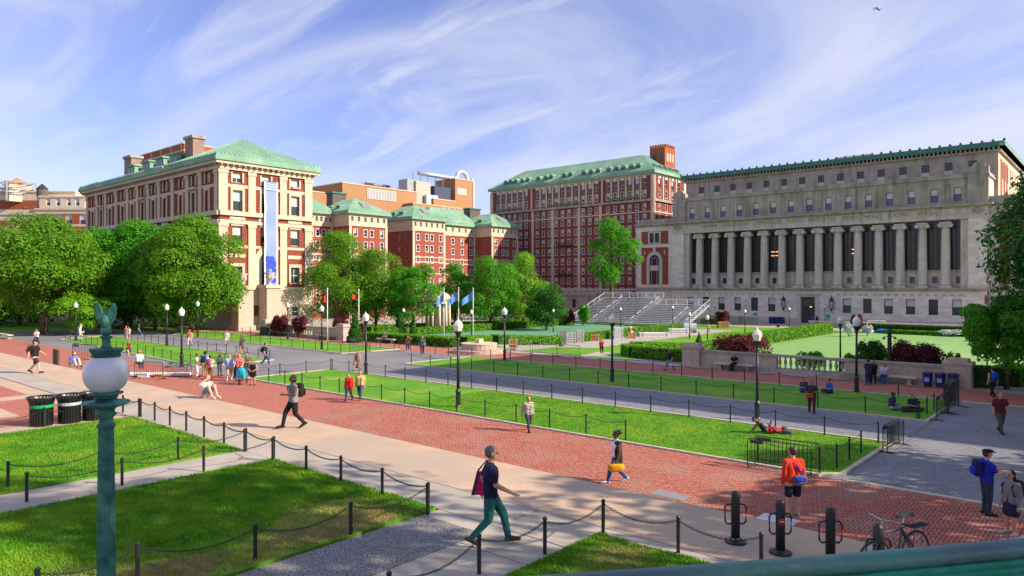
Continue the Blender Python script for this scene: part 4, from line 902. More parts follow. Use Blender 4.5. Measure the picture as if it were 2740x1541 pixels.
# ------------------------------------------------------------------ tan brick block and rooftops behind the residences
TXX = -235.0
tan = root('tan_brick_building', 'modern tan brick block with rooftop ducts rising behind the green roofs', 'building', (TXX, 150, 0), world=True)
def tanbox(xa, xb, X, ytop, depth_=22, name='wall_block', m=TAN, zlo=0):
    a, b = onX(xa, X), onX(xb, X); z = zat((X, (a + b) / 2), ytop); o = MB().box(X - depth_, X, a, b, zlo, z).build(name, m, tan); MB().box(X - depth_ - .2, X + .2, a - .2, b + .2, z + .001, z + .4).build('parapet', STONE_W, o); return o, z, a, b
o1, z1, a1, b1 = tanbox(790, 880, TXX - 3, 513); o2, z2, a2, b2 = tanbox(916, 1115, TXX, 503); o3, z3, a3, b3 = tanbox(1115, 1262, TXX - 14, 510); o4, z4, a4, b4 = tanbox(1218, 1264, TXX - 4, 482, 14)
tanbox(1160, 1218, TXX - 2, 536, 10); tanbox(1105, 1240, TXX + 6, 552, 6)
Fm = Fac(TXX, a2, 0, 1); wL = onX(981, TXX) - a2; wR = onX(1059, TXX) - a2; zA, zB = zat((TXX, a2 + wL), 531), zat((TXX, a2 + wL), 503)
Fm.bx('window_band', tan, STONE_P, wL, wR, zA, zB, .003, .2)
for i in range(10): Fm.bx('pane', bpy.data.objects['window_band'], GREYM, wL + .3 + i * (wR - wL - .6) / 10, wL + .1 + (i + .85) * (wR - wL - .6) / 10, zA + .4, zB - .4, .201, .24)
F4 = Fac(TXX - 4, a4, 0, 1)
for i in range(5): F4.bx('pane', tan, WHITE, 1.6 + i * 1.25, 2.3 + i * 1.25, z4 - 7, z4 - 4, .003, .06)
for i in range(4): Fac(TXX + 6, 0, 0, 1).bx('pane', tan, GREYM, onX(1183 + i * 15, TXX + 6), onX(1190 + i * 15, TXX + 6), zat((TXX + 6, onX(1190, TXX + 6)), 565), zat((TXX + 6, onX(1190, TXX + 6)), 553) , .003, .05)
P0 = (TXX - 8, onX(1160, TXX - 8)); zq = zat(P0, 512)
for k, (xa, xb, yt, m, nm) in enumerate(((1090, 1112, 478, GREYM, 'roof_plant'), (1113, 1152, 483, mat('pale_plant', (.45, .42, .36), (.34, .32, .28), .5, .7), 'roof_plant'), (1163, 1206, 497, mat('navy_plant', (.05, .06, .12), (.04, .05, .09), 1, .6), 'roof_plant'), (1142, 1172, 520, STEEL, 'roof_plant'))):
    Xk = TXX - 6 + k; MB().box(Xk - 6, Xk, onX(xa, Xk), onX(xb, Xk), zat((Xk, onX(xa, Xk)), 545), zat((Xk, onX(xa, Xk)), yt)).build(nm, m, tan)
zz_ = zat((TXX - 8, onX(1180, TXX - 8)), 472); q = MB(); q.cyl((TXX - 8, onX(1120, TXX - 8), zz_), (TXX - 8, onX(1225, TXX - 8), zz_), 1.0, 1.0, 10)
ya_, yb_ = onX(1222, TXX - 8), onX(1250, TXX - 8); zq = zat((TXX - 8, ya_), 484)
q.tube([(TXX - 8, ya_, zq)] + [(TXX - 8, (ya_ + yb_) / 2 - (yb_ - ya_) / 2 * math.cos(t * .2618), zq + 1.5 + 3.2 * math.sin(t * .2618)) for t in range(13)] + [(TXX - 8, yb_, zq - 2)], 1.0, 8); q.build('silver_duct', STEEL, tan, True)
for i in range(6): MB().cyl((TXX - 8, onX(1105 + i * 20, TXX - 8), zz_ - 6), (TXX - 8, onX(1105 + i * 20, TXX - 8), zz_), .25, .25, 4).build('duct_support', GREYM, tan)
q = MB(); yb2 = onX(1267, TXX - 4); q.tube([(TXX - 5, yb2 - .4, z4 + 1), (TXX - 5, yb2 + .6, z4 + .8), (TXX - 5, yb2 + .9, z4 - 1), (TXX - 5, yb2 + .9, 10)], .5, 6); q.build('white_flue', WHITE, tan)
q = MB(); a, b = onX(968, TXX - 8), onX(1042, TXX - 8); zc = zat((TXX - 8, a), 498)
for i in range(9): yy = a + (b - a) * rw.random(); q.box(TXX - 9, TXX - 7.5, yy - .6 - rw.random(), yy + .6 + rw.random() * 1.5, zc + .501, zc + .7 + rw.random() * 1.3)
for zk in (.9, 1.6): q.cyl((TXX - 7.2, a - 1, zc + zk), (TXX - 7.2, b + 1, zc + zk), .1, .1, 4)
q.box(TXX - 10, TXX - 7, a, b, zc - 1.5, zc + .5); q.build('roof_pipes', mat('rusty_plant', (.20, .15, .10), (.12, .09, .07), 1, .8), tan)
yy = onX(911, TXX - 3); MB().cyl((TXX - 3, yy, z1), (TXX - 3, yy, zat((TXX - 3, yy), 480)), .35, .2, 6).build('mast', STEEL, tan)

# ------------------------------------------------------------------ far left rooftops
def farblock(name, lab, xa, xb, dep, ytop, m, ythick=25, bands=(), wins=None, z0=-2):
    pa, pb = at(xa, dep), at(xb, dep); c = (pa + pb) / 2; z = zat(c, ytop); r = root(name, lab, 'building', (c.x, c.y, z0), world=True, group='rooftops at far left')
    w = (pb - pa).length / 2; Fc = Fac(pa.x, pa.y, RT.x, RT.y); H = []
    if wins:
        ys, us, ww, hh = wins
        for y in ys:
            zc = zat(c, y)
            for u in us: uu = 2 * w * u; H.append((uu - ww, uu + ww, zc - hh, zc + hh))
    Fc.wall(MB(), 0, 2 * w, z0, z, H, dep=.4).build('wall', m, r)
    for h in H: window(r, Fc, (h[0] + h[1]) / 2, h[2], h[1] - h[0], h[3] - h[2], .35, 'sash', WHITE, GLASS, BLIND)
    Fc.bx('body', r, m, .05, 2 * w - .05, z0, z - .05, -ythick, -.5); Fc.bx('parapet', r, m if not bands else STONE_W, -.3, 2 * w + .3, z + .001, z + .6, -ythick, .3)
    for y0, y1, bm_ in bands: Fc.bx('brick_band', r, bm_, 0, 2 * w, zat(c, y1), zat(c, y0), .003, .06)
    return r, Fc, w, z, c
CREAM = mat('cream_wall', (.66, .56, .42), (.56, .47, .36), .6, .85)
farblock('apartment_block', 'cream rooftop block with a red brick stripe at far left', -60, 200, 290, 515, CREAM, 30, [(536, 560, BRICK_O)], ((548,), (.32, .5, .8), 1.0, 1.4))
farblock('apartment_block', 'pale rooftop wing with small windows below the water tank', 105, 225, 282, 528, CREAM, 20, (), ((541,), (.2, .42, .66, .85), .8, 1.3))
farblock('apartment_block', 'orange brick building with cream cornice behind the left trees', 95, 236, 230, 562, BRICK_O, 25, [(560, 572, STONE_W), (600, 606, STONE_W)], ((588,), (.08, .28, .45, .63, .9), 1.1, 2.0))
farblock('apartment_block', 'brick and cream building at the far left edge', -80, 110, 245, 575, CREAM, 25, [(590, 604, BRICK_O)], ((597,), (.2, .6, .75), 1.0, 1.6))
c = at(47, 292); zt = zat(c, 490); zb_ = zat(c, 522)
st_ = root('rooftop_tower', 'cream rooftop water tower in a steel frame with orange conical top', 'tower', (c.x, c.y, zb_), world=True)
q = MB(); w = 3.8
for a in (-1, 1):
    for b in (-1, 1): q.cyl((c.x + a * 5, c.y + b * 5, zb_ - 3), (c.x + a * 5, c.y + b * 5, zt), .3, .3, 4)
for z in (zb_ + .5, (zb_ + zt) / 2, zt):
    for k in range(4):
        A = [(-5, -5), (5, -5), (5, 5), (-5, 5)]; p0, p1 = A[k], A[(k + 1) % 4]; q.cyl((c.x + p0[0], c.y + p0[1], z), (c.x + p1[0], c.y + p1[1], z), .25, .25, 4)
        if z < zt - 1: q.cyl((c.x + p0[0], c.y + p0[1], z), (c.x + p1[0], c.y + p1[1], z + (zt - zb_) / 2), .18, .18, 4)
q.build('steel_frame', STEEL, st_); MB().box(c.x - w, c.x + w, c.y - w, c.y + w, zb_ - 3, zt - .5).build('tower_body', CREAM, st_); MB().lathe([(4.2, 0), (.2, 2.6)], 12, (c.x, c.y, zt - .49)).build('conical_top', mat('orange_top', (.5, .22, .06), (.4, .17, .05), 1, .7), st_)
MB().box(c.x - .2, c.x + 1.0, c.y - w - .05, c.y - w - .001, zb_ + 2, zb_ + 4).build('window', GLASS, st_)
c = at(113, 284); zt = zat(c, 506); zb_ = zat(c, 526)
st_ = root('water_tank', 'round dark wooden rooftop water tank with conical lid', 'water tank', (c.x, c.y, zb_ - 3), world=True)
MB().lathe([(1.95, 0), (2.0, zt - zb_)], 16, (c.x, c.y, zb_)).build('tank', mat('weathered_timber', (.14, .115, .09), (.09, .075, .06), 2, .9), st_); MB().lathe([(2.25, 0), (.1, 2.2)], 16, (c.x, c.y, zt + .001)).build('lid', FRAME_D, st_)
for i in range(6): MB().cyl((c.x + 1.6 * math.cos(i * 1.047), c.y + 1.6 * math.sin(i * 1.047), zb_ - 4), (c.x + 1.6 * math.cos(i * 1.047), c.y + 1.6 * math.sin(i * 1.047), zb_), .18, .18, 4).build('leg', GREYM, st_)

# the matching hall on the west side, just outside the view: its shadow lies across the south walk and the grey path
wh = root('west_hall', 'brick hall on the west side, matching the bannered one', 'building', (24, 62, 0), world=True)
MB().box(-1.5, 50, 54.6, 71, -.2, 5.8).build('base_storey', STONE_W, wh); MB().box(-1.3, 49.8, 54.8, 70.8, 5.801, TOP).build('brick_wall', BRICK_H, wh); MB().box(-2.4, 50.9, 53.7, 71.9, TOP + .001, TOP + .8).build('cornice', STONE_W, wh)
hip('roof', wh, COPPER, -1.5, 50, 54.6, 71, TOP + .801, 1.1, 3.9, 7.2, .9)
# ------------------------------------------------------------------ trees, shrubs, hedges
LEAF_L = leafmat('maple_leaf_olive', (0.15, 0.34, 0.012), (0.065, 0.20, 0.008), 1.1, .42)
LEAF_M = leafmat('tree_leaf_green', (0.10, 0.36, 0.014), (0.045, 0.22, 0.010), 1.0, .42)
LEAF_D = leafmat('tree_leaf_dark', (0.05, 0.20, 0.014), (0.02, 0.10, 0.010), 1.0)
LEAF_Y = leafmat('tree_leaf_lime', (0.19, 0.40, 0.012), (0.09, 0.28, 0.010), 1.0)
HEDGE = leafmat('hedge_leaf', (0.17, 0.42, 0.010), (0.06, 0.21, 0.007), 1.6)
HEDGE_D = leafmat('dark_hedge_leaf', (0.045, 0.17, 0.012), (0.02, 0.09, 0.008), 1.6)
REDL = leafmat('purple_red_leaf', (0.15, 0.018, 0.022), (0.055, 0.010, 0.014), 1.8, .25)
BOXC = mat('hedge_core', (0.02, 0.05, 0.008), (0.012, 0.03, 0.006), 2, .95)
rl = np.random.default_rng(21)
def leafquads(c, nrm, s):
    """small rhombic leaf clumps at c facing about nrm"""
    n = len(c); nrm = nrm + rl.normal(0, .42, (n, 3)); nrm /= np.linalg.norm(nrm, axis=1)[:, None] + 1e-9
    a = np.cross(nrm, rl.normal(0, 1, (n, 3))); a /= np.linalg.norm(a, axis=1)[:, None] + 1e-9; b = np.cross(nrm, a)
    L_ = (s * rl.uniform(.6, 1.35, n))[:, None]; w = L_ * .62
    return np.stack([c - a * L_ * .5, c + b * w * .5 + nrm * L_ * .08, c + a * L_ * .5, c - b * w * .5 + nrm * L_ * .08], 1)
def crown_points(blobs, n):
    """points on and in the upper shells of the blobs: (x, y, z, rx, ry, rz)"""
    B = np.array(blobs); wgt = (B[:, 3] * B[:, 4]) ** 1.0; idx = rl.choice(len(B), n, p=wgt / wgt.sum()); d = rl.normal(0, 1, (n, 3)); d /= np.linalg.norm(d, axis=1)[:, None]
    flip = (d[:, 2] < -.25) & (rl.uniform(0, 1, n) < .7); d[flip, 2] *= -1
    rr = rl.uniform(.45, 1.0, n) ** .4 * rl.uniform(.9, 1.12, n)
    return B[idx, :3] + d * B[idx, 3:6] * rr[:, None], d
def tree(label, base, ztop, zlow, rx, m, n=11000, leaf=.42, tr=.28, seed=1, lean=(0, 0), name='tree', blobs=34, ry=None, group='campus trees', zc=None, limb=9):
    r_ = random.Random(seed); bx, by, bz = base; t = root(name, label, 'tree', (bx, by, bz), group=group)
    zlow -= bz; ztop -= bz; H = ztop - zlow; cz = zlow + H * (.47 if zc is None else zc); ry = ry or rx; B = []
    for i in range(blobs):
        for _ in range(30):
            u, v, w = r_.uniform(-1, 1), r_.uniform(-1, 1), r_.uniform(-1, 1)
            if u * u + v * v + w * w < 1: break
        k = (u * u + v * v + w * w) ** .5 or 1; f = .35 + .45 * k; s = rx * r_.uniform(.20, .36)
        prof = 1 - .25 * max(0, w)
        B.append((lean[0] + u / k * f * rx * prof, lean[1] + v / k * f * ry * prof, cz + w / k * f * H * .5 * 1.08, s, s, s * r_.uniform(.7, .95)))
    B.append((lean[0], lean[1], cz, rx * .55, ry * .55, H * .36))
    n = int(n * 1.7); leaf *= .74; c, d = crown_points(B, n); quads('crown', leafquads(c, d + np.array([0, 0, .35]), leaf), m, t)
    q = MB(); th = cz * 1.02; q.tube([(0, 0, -.1), (lean[0] * .15 + r_.uniform(-.1, .1), lean[1] * .15, zlow * .6), (lean[0] * .6, lean[1] * .6, th * .8), (lean[0], lean[1], th + H * .2)], [tr * 1.25, tr, tr * .7, tr * .25], 8)
    tk = q.build('trunk', BARK, t, True)
    for i in range(limb):
        a = 6.283 * i / limb + r_.uniform(-.3, .3); z0 = zlow * .75 + (th - zlow * .75) * r_.uniform(.0, .7); e = B[r_.randrange(blobs)]
        s0 = (lean[0] * .5, lean[1] * .5, max(.8, z0)); mid = ((s0[0] + e[0]) / 2, (s0[1] + e[1]) / 2, (s0[2] + e[2]) / 2 + .3)
        MB().tube([s0, mid, e[:3]], [tr * .42, tr * .3, tr * .1], 5).build('limb', BARK, tk)
    return t
def ptree(label, x, ybase, ytop, ylow, halfw, m, dep=None, **k):
    """tree from its place in the photo: column, foot row (or depth), crown top and bottom rows, half width"""
    if dep is None: p = W(x, ybase)
    else: p = at(x, dep); p = Vector((p.x, p.y, g(p.x, p.y)))
    dd = depth(p); return tree(label, (p.x, p.y, p.z), zat(p, ytop), zat(p, ylow + 6), halfw * 1.17 * dd / F_PX, m, **k)
ptree('broad olive-green maple at the far left with a thick pale trunk', 117, 894, 575, 862, 150, LEAF_L, n=26000, leaf=.5, tr=.5, seed=2, blobs=60)
ptree('left tree half cut by the picture edge behind the broad maple', -40, 0, 600, 850, 130, LEAF_L, dep=112, n=12000, leaf=.55, tr=.4, seed=3, blobs=46)
ptree('second trunk and crown close behind the broad maple', 52, 0, 640, 860, 110, LEAF_M, dep=116, n=9000, leaf=.5, seed=4)
ptree('tall green tree left of the mass before the hall', 250, 0, 600, 850, 95, LEAF_M, dep=116, n=13000, leaf=.5, seed=5, blobs=42)
ptree('bright green tree reaching highest against the hall wall', 415, 0, 562, 850, 105, LEAF_M, dep=104, n=15000, leaf=.5, seed=6, blobs=46)
ptree('dark green tree in the middle of the left mass', 335, 0, 580, 856, 108, LEAF_M, dep=110, n=15000, leaf=.5, seed=7, blobs=46)
ptree('rounded olive tree hiding the corner of the bannered hall', 512, 0, 578, 858, 128, LEAF_L, dep=98, n=24000, leaf=.46, tr=.38, seed=8, blobs=60)
ptree('small bright sapling with forked stems by the left lamp', 222, 897, 765, 872, 62, LEAF_Y, n=6000, leaf=.36, tr=.12, seed=9, blobs=20)
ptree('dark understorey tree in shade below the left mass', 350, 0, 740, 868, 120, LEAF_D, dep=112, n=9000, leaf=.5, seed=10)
ptree('light understorey sapling left of the olive tree', 440, 0, 770, 862, 55, LEAF_Y, dep=97, n=4000, leaf=.4, tr=.1, seed=12, blobs=16)
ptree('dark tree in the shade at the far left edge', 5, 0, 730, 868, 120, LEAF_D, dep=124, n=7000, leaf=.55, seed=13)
ptree('tall feathery tree beside the bannered hall', 915, 0, 606, 862, 112, LEAF_L, dep=124, n=17000, leaf=.42, seed=14, blobs=52)
ptree('olive tree right of the feathery tree', 1006, 0, 648, 866, 90, LEAF_L, dep=126, n=12000, leaf=.42, seed=15, blobs=40)
ptree('medium green tree left of the small rotunda', 1108, 0, 680, 872, 66, LEAF_M, dep=122, n=9000, leaf=.42, seed=16, blobs=30)
ptree('dark green tree behind the pale blue flags', 1218, 0, 700, 862, 64, LEAF_M, dep=142, n=8000, leaf=.45, seed=17, blobs=30)
ptree('large green tree between the blue flags and the lime tree', 1312, 0, 676, 862, 80, LEAF_M, dep=138, n=11000, leaf=.45, seed=18, blobs=36)
ptree('lime green tree before the tall residence', 1402, 0, 672, 862, 74, LEAF_Y, dep=146, n=11000, leaf=.45, seed=19, blobs=36)
ptree('low dark green tree right of the lime tree', 1462, 0, 758, 872, 62, LEAF_D, dep=136, n=8000, leaf=.42, seed=20, blobs=28)
ptree('slender tree standing against the tall residence left of the library', 1636, 0, 588, 778, 70, LEAF_M, dep=172, n=9000, leaf=.55, tr=.4, seed=22, blobs=24, zc=.55)
# the tree at the right edge and the ones west of the picture whose shade falls across the walks
tree('large green tree overhanging the right picture edge', (-0.7, 49.9, 0), 14.4, 4.4, 6.4, LEAF_D, n=20000, leaf=.36, tr=.4, seed=31, blobs=56)
tree('lower leafy tree at the right edge in front of the red flag', (-6.0, 54.5, 0), 6.0, 1.6, 3.1, LEAF_M, n=12000, leaf=.30, tr=.15, seed=32, blobs=30)
for i, (x, y, h, r_) in enumerate(((10, 36, 14, 5.0), (9, 30, 13, 4.5), (8.5, 17, 21, 6.0), (14, 11, 20, 6.0), (13, 24, 18, 5))):
    tree('shade tree just outside the view, ' + ('beside the grey court', 'by the court corner', 'tallest, by the brick walk', 'nearest the bronze railing', 'behind the bicycle')[i], (x, y, g(x, y)), g(x, y) + h, g(x, y) + h * .25, r_, LEAF_D, n=4200, leaf=.55, tr=.3, seed=40 + i, blobs=30, group='shade trees outside the view on the west')
# shrubs
def shrub(label, c, rx, ry, h, m, n=3500, leaf=.16, seed=1, cat='shrub', group='shrubs', cone=False, name='shrub', blobs=14):
    r_ = random.Random(seed); t = root(name, label, cat, c, group=group); B = []
    if cone:
        for i in range(12): f = i / 11; s = rx * (1.05 - f) * .8 + .05; B.append((r_.uniform(-.1, .1) * rx, r_.uniform(-.1, .1) * rx, h * (.06 + .9 * f), s, s, h * .11))
    else:
        for i in range(blobs):
            a = r_.uniform(0, 6.28); f = r_.uniform(.2, .75); B.append((rx * f * math.cos(a), ry * f * math.sin(a), h * r_.uniform(.3, .68), rx * .42, min(ry, rx) * .42 + .1, h * .34))
    p, d = crown_points(B, n); p[:, 2] = np.maximum(p[:, 2], .02); quads('foliage', leafquads(p, d, leaf), m, t)
    q = MB(); [q.tube([(r_.uniform(-.2, .2) * rx, r_.uniform(-.2, .2) * ry, -.05), (r_.uniform(-.5, .5) * rx, r_.uniform(-.5, .5) * ry, h * .55)], [.035, .015], 4) for _ in range(5)]; q.build('stems', BARK, t)
    return t
def pshrub(label, x0, x1, ytop, ybase, dep, m, **k):
    c = at((x0 + x1) / 2, dep); z = g(c.x, c.y); zt = zat(c, ytop); rx = (x1 - x0) / 2 * dep / F_PX
    zb = min(z, zt - .4); return shrub(label, (c.x, c.y, z), rx, k.pop('ry', rx * .7), max(.4, zt - z), m, **k)
YB = 54.6    # bed behind the right balustrade
pshrub('wide dark red barberry behind the balustrade bench', 1909, 2058, 889, 945, 66, REDL, n=8000, leaf=.2, seed=1, blobs=22)
pshrub('long clipped dark red shrub behind the blue bins', 2373, 2517, 912, 970, 51, REDL, n=9000, leaf=.17, seed=2, blobs=26)
pshrub('rounded green bush beside the long red shrub', 2294, 2372, 908, 962, 52, HEDGE_D, n=5000, leaf=.17, seed=3)
pshrub('small dark green cone behind the end of the balustrade', 2529, 2573, 940, 970, 48, HEDGE_D, n=2500, leaf=.13, seed=4)
for i, (a, b, t_, lab) in enumerate(((2128, 2205, 938, 'low sprawling green shrub behind the balusters'), (2255, 2300, 945, 'low green shrub left of the rounded bush'), (2030, 2075, 940, 'low green shrub right of the red barberry'))):
    pshrub(lab, a, b, t_, 960, 58, HEDGE, n=1800, leaf=.2, seed=5 + i)
pshrub('dark conifer pair left of the red barberry', 1851, 1889, 893, 936, 70, HEDGE_D, n=4000, leaf=.2, seed=9, cone=True)
pshrub('tall dark green conical yew by the left balustrade', 925, 975, 832, 912, 82, HEDGE_D, n=7000, leaf=.2, seed=10, cone=True)
pshrub('red barberry hedge before the hall steps', 718, 772, 842, 868, 92, REDL, n=3500, leaf=.22, seed=11)
pshrub('second red barberry right of the urn pedestal', 775, 822, 842, 868, 91, REDL, n=3000, leaf=.22, seed=12)
pshrub('red barberry between the two red flags', 882, 934, 848, 872, 88, REDL, n=3000, leaf=.22, seed=13)
pshrub('small red shrub right of the conical yew', 957, 976, 862, 886, 86, REDL, n=1500, leaf=.2, seed=14)
pshrub('dark globe shrub under the medium green tree', 1055, 1080, 836, 866, 118, HEDGE_D, n=1500, leaf=.3, seed=15); pshrub('dark pointed shrub left of the rotunda', 1095, 1115, 832, 866, 118, HEDGE_D, n=1500, leaf=.3, seed=16, cone=True)
pshrub('plum-coloured small tree at the bleachers end', 1915, 1952, 832, 856, 148, REDL, n=2200, leaf=.35, seed=17); pshrub('plum-coloured small tree behind the tall lamp', 2275, 2310, 840, 872, 128, REDL, n=2500, leaf=.3, seed=18)
pshrub('leafy green bush beside the bleachers railing', 1545, 1580, 812, 845, 150, LEAF_M, n=2000, leaf=.35, seed=19); pshrub('dark purple hedge mass left of the bleachers', 1500, 1542, 828, 846, 152, REDL, n=1800, leaf=.35, seed=20)
WFL = mat('white_blossom', (.7, .7, .68), (.55, .58, .5), 3, .8)
pshrub('white flowering bush at the field edge', 2252, 2290, 864, 896, 118, WFL, n=1500, leaf=.22, seed=21); pshrub('small white flowering bush right of the plum tree', 2308, 2335, 868, 892, 120, WFL, n=1000, leaf=.22, seed=22); pshrub('low bed of white flowers at the far field corner', 2512, 2572, 880, 893, 118, WFL, n=1200, leaf=.22, seed=23)
# clipped hedges
def hedge(label, pts, w, h, m, dens=70, leaf=.17, seed=0, name='hedge', z=None):
    r = root(name, label, 'hedge', (pts[0][0], pts[0][1], g(*pts[0])), world=True, group='clipped hedges'); allq = []; core = MB()
    for (a, b) in zip(pts, pts[1:]):
        a = Vector((a[0], a[1], 0)); b = Vector((b[0], b[1], 0)); d = b - a; Ln = d.length; d.normalize(); nn = Vector((-d.y, d.x, 0)); k = max(1, int(Ln / 6))
        for i in range(k):
            p0, p1 = a + d * (Ln * i / k), a + d * (Ln * (i + 1) / k); z0, z1 = g(p0.x, p0.y), g(p1.x, p1.y); ww = w - .08; P = [p0 - nn * ww, p1 - nn * ww, p1 + nn * ww, p0 + nn * ww]; zs = [z0, z1, z1, z0]
            core.hexa([(q.x, q.y, z_ - .05) for q, z_ in zip(P, zs)] + [(q.x, q.y, z_ + h - .08) for q, z_ in zip(P, zs)])
        area = Ln * (2 * w + 2 * h); n = min(16000, int(area * dens)); s = rl.uniform(-w * .0, Ln, n); side = rl.uniform(0, 2 * w + 2 * h, n)
        off = np.where(side < 2 * w, side - w, np.where(side < 2 * w + h, -w, w)) ; zz_ = np.where(side < 2 * w, h, np.where(side < 2 * w + h, side - 2 * w, side - 2 * w - h))
        pos = np.array(a)[None] + np.array(d)[None] * s[:, None] + np.array(nn)[None] * off[:, None]; gz = np.where(pos[:, 1] < 54, 0, np.where(pos[:, 1] < 80, FIELD * (pos[:, 1] - 54) / 26, FIELD)); pos[:, 2] = zz_ + gz
        pos += rl.normal(0, .035, pos.shape); nr = np.where((side < 2 * w)[:, None], np.array([[0, 0, 1.]]), np.array(nn)[None] * np.where(side < 2 * w + h, -1, 1)[:, None])
        allq.append(leafquads(pos, nr, leaf))
    core.build('hedge_core', BOXC, r); quads('foliage', np.concatenate(allq), m, r); return r
hedge('long east hedge running from the left shrubs to the bleachers', [tuple(W(985, 894).xy), tuple(W(1529, 868).xy)], .8, 1.25, HEDGE, 40, .26)
hedge('second low hedge close behind the long east hedge', [tuple(W(982, 884).xy), tuple(W(1490, 864).xy)], .6, 1.0, HEDGE, 30, .3)
hedge('front hedge along the south brick walk left of the stone drum', [tuple(W(984, 911).xy), tuple(W(1222, 929).xy)], .8, 1.0, HEDGE, 70, .2)
hedge('short hedge behind the stone drum', [tuple(W(1232, 928).xy), tuple(W(1300, 924).xy)], .8, 1.1, HEDGE, 80, .2)
hedge('hedge on the east side of the central path behind the stacked stage parts', [tuple(W(1322, 921).xy), tuple(W(1828, 882).xy)], .75, 1.2, HEDGE, 45, .24)
hedge('curved front hedge left of the balustrade end', [(-39.8, 66), (-38.2, 61.6), (-35.4, 58.6), (-26.3, 56.6)], .75, 1.15, HEDGE, 90, .18)
hedge('hedge between the central lawn and the west field', [(-40.2, 66.5), (-40.5, 93)], .9, 1.35, HEDGE, 60, .22)
hedge('long bright hedge running to the library door', [(-40.5, 94), (-40.9, 133)], .85, 1.7, HEDGE, 45, .27)
hedge('dark hedge row at the far end of the west field', [(-37, 140), (-18, 140)], .8, 1.5, HEDGE_D, 40, .28)
hedge('low bright hedge in front of the dark row at the far field end', [(-33, 137.5), (-20, 137.5)], .5, .7, HEDGE, 40, .28)
hedge('dark clipped hedge block at the far right of the field', [(-17.5, 140), (-6, 139)], 1.4, 2.2, HEDGE_D, 40, .28)
hedge('bright hedge at the right edge beyond the tree', [(-6.6, 58.4), (-6.0, 76)], .9, 1.3, HEDGE, 60, .2)
hedge('dark low hedge beside the balustrade end and the man with blue backpack', [(-9.2, 54.6), (-6.9, 54.6)], .8, 1.35, HEDGE_D, 110, .15)
hedge('far hedge below the bleachers left end', [(-104, 131), (-96, 131)], .8, 1.6, HEDGE_D, 40, .28)
hedge('hedge strip beside the library forecourt bins', [(-74, 146), (-68, 146)], .8, 1.2, HEDGE, 40, .28)
# ------------------------------------------------------------------ lamp posts
def make_lamp():
    t = root('lamp_post', 'x', 'lamp post', group='black lamp posts with pale lanterns')
    MB().lathe([(.17, -.05), (.17, .08), (.13, .16), (.125, .75), (.15, .8), (.15, .86), (.085, .98)], 10).build('base', BLACK, t)
    MB().lathe([(.082, .97), (.06, 3.55)], 8).build('pole', BLACK, t, True)
    MB().lathe([(.07, 3.5), (.10, 3.56), (.075, 3.62), (.12, 3.78), (.19, 3.92), (.19, 3.98)], 10).build('collar', BLACK, t)
    gl = MB().lathe([(.165, 3.975), (.25, 4.22), (.25, 4.30), (.17, 4.46), (.07, 4.54)], 8).build('lantern', OPAL, t)
    MB().lathe([(.06, 4.53), (.05, 4.58), (.015, 4.66)], 6).build('finial', OPAL, gl)
    return t
lamp0 = make_lamp(); lamp_used = [False]
def lamp(x, ybase, label, ytop=None, s=1.0, dep=None):
    if dep is None: p = W(x, ybase)
    else: p = at(x, dep); p.z = g(p.x, p.y)
    if ytop: s = max(.75, min(1.25, (zat(p, ytop) - p.z) / 4.63))
    if not lamp_used[0]: o = lamp0; o.location = p; o['label'] = label; o.scale = (s, s, s); lamp_used[0] = True
    else: o = copy_thing(lamp0, p, 0, label, s)
    return o
for x, yb, yt, lab in (
    (1226, 1091, 852, 'lamp post in the near lawn strip left of the striped-jacket woman'), (2026, 1124, 877, 'tall lamp post beside the man lying on the grass'),
    (1638, 1022, 838, 'lamp post in the far lawn strip before the bleachers'), (2292, 1050, 843, 'lamp post in the far strip between seated groups and bench'),
    (979, 1002, 835, 'lamp post where the grey paths cross, by the woman in a long dress'), (1350, 965, 822, 'lamp post right of the round stone drum'),
    (861, 936, 816, 'lamp post in the far left strip before the balustrade'), (770, 909, 808, 'lamp post before the balustrade below the right hall window'),
    (446.5, 926, 813, 'lamp post at the path edge left of the red cart'), (486, 982, 822, 'lamp post in the left strip behind the barriers'),
    (529, 903, 805, 'lamp post by the bench in front of the olive tree'), (203, 913, 808, 'leftmost lamp post beside the man taking a photograph'),
    (1080, 899, 824, 'lamp post behind the walking couple at the front hedge'), (1261.7, 914, 828, 'lamp post at the hedge just behind the stone drum'),
    (1480.5, 889, 826, 'lamp post in the east field before the bleachers railing'), (1130, 864, 815, 'lamp post in front of the rotunda columns'),
    (1217.7, 858, 820, 'lamp post between the second and third blue flags'), (1315, 860, 813, 'lamp post under the large green tree'),
    (1426, 860, 812, 'lamp post under the low dark tree'), (1660.7, 884, 822, 'lamp post in front of the bleachers left section'),
    (1800, 876, 818, 'lamp post in front of the bleachers right section'), (1845, 906, 835, 'lamp post on the central lawn right of the folded benches'),
    (1892.6, 936, 842, 'lamp post between the central lawn and the red barberry'), (1913, 862, 814, 'lamp post at the right end of the bleachers'),
    (1993.5, 890, 828, 'lamp post on the central lawn before the library windows'), (2112, 880, 822, 'lamp post left of the library door'),
    (2207.6, 866, 817, 'lamp post right of the library door'), (2260, 864, 815, 'lamp post before the first library window right of the door'),
    (2550, 868, 820, 'lamp post before the last library window on the right'), (976, 872, 816, 'lamp post right of the second red flag'),
    (938, 884, 822, 'lamp post behind the conical yew')):
    lamp(x, yb, lab, yt)
lamp(2248.5, 0, 'lamp post rising behind the balusters in the west field', None, 1.0, 58.7)

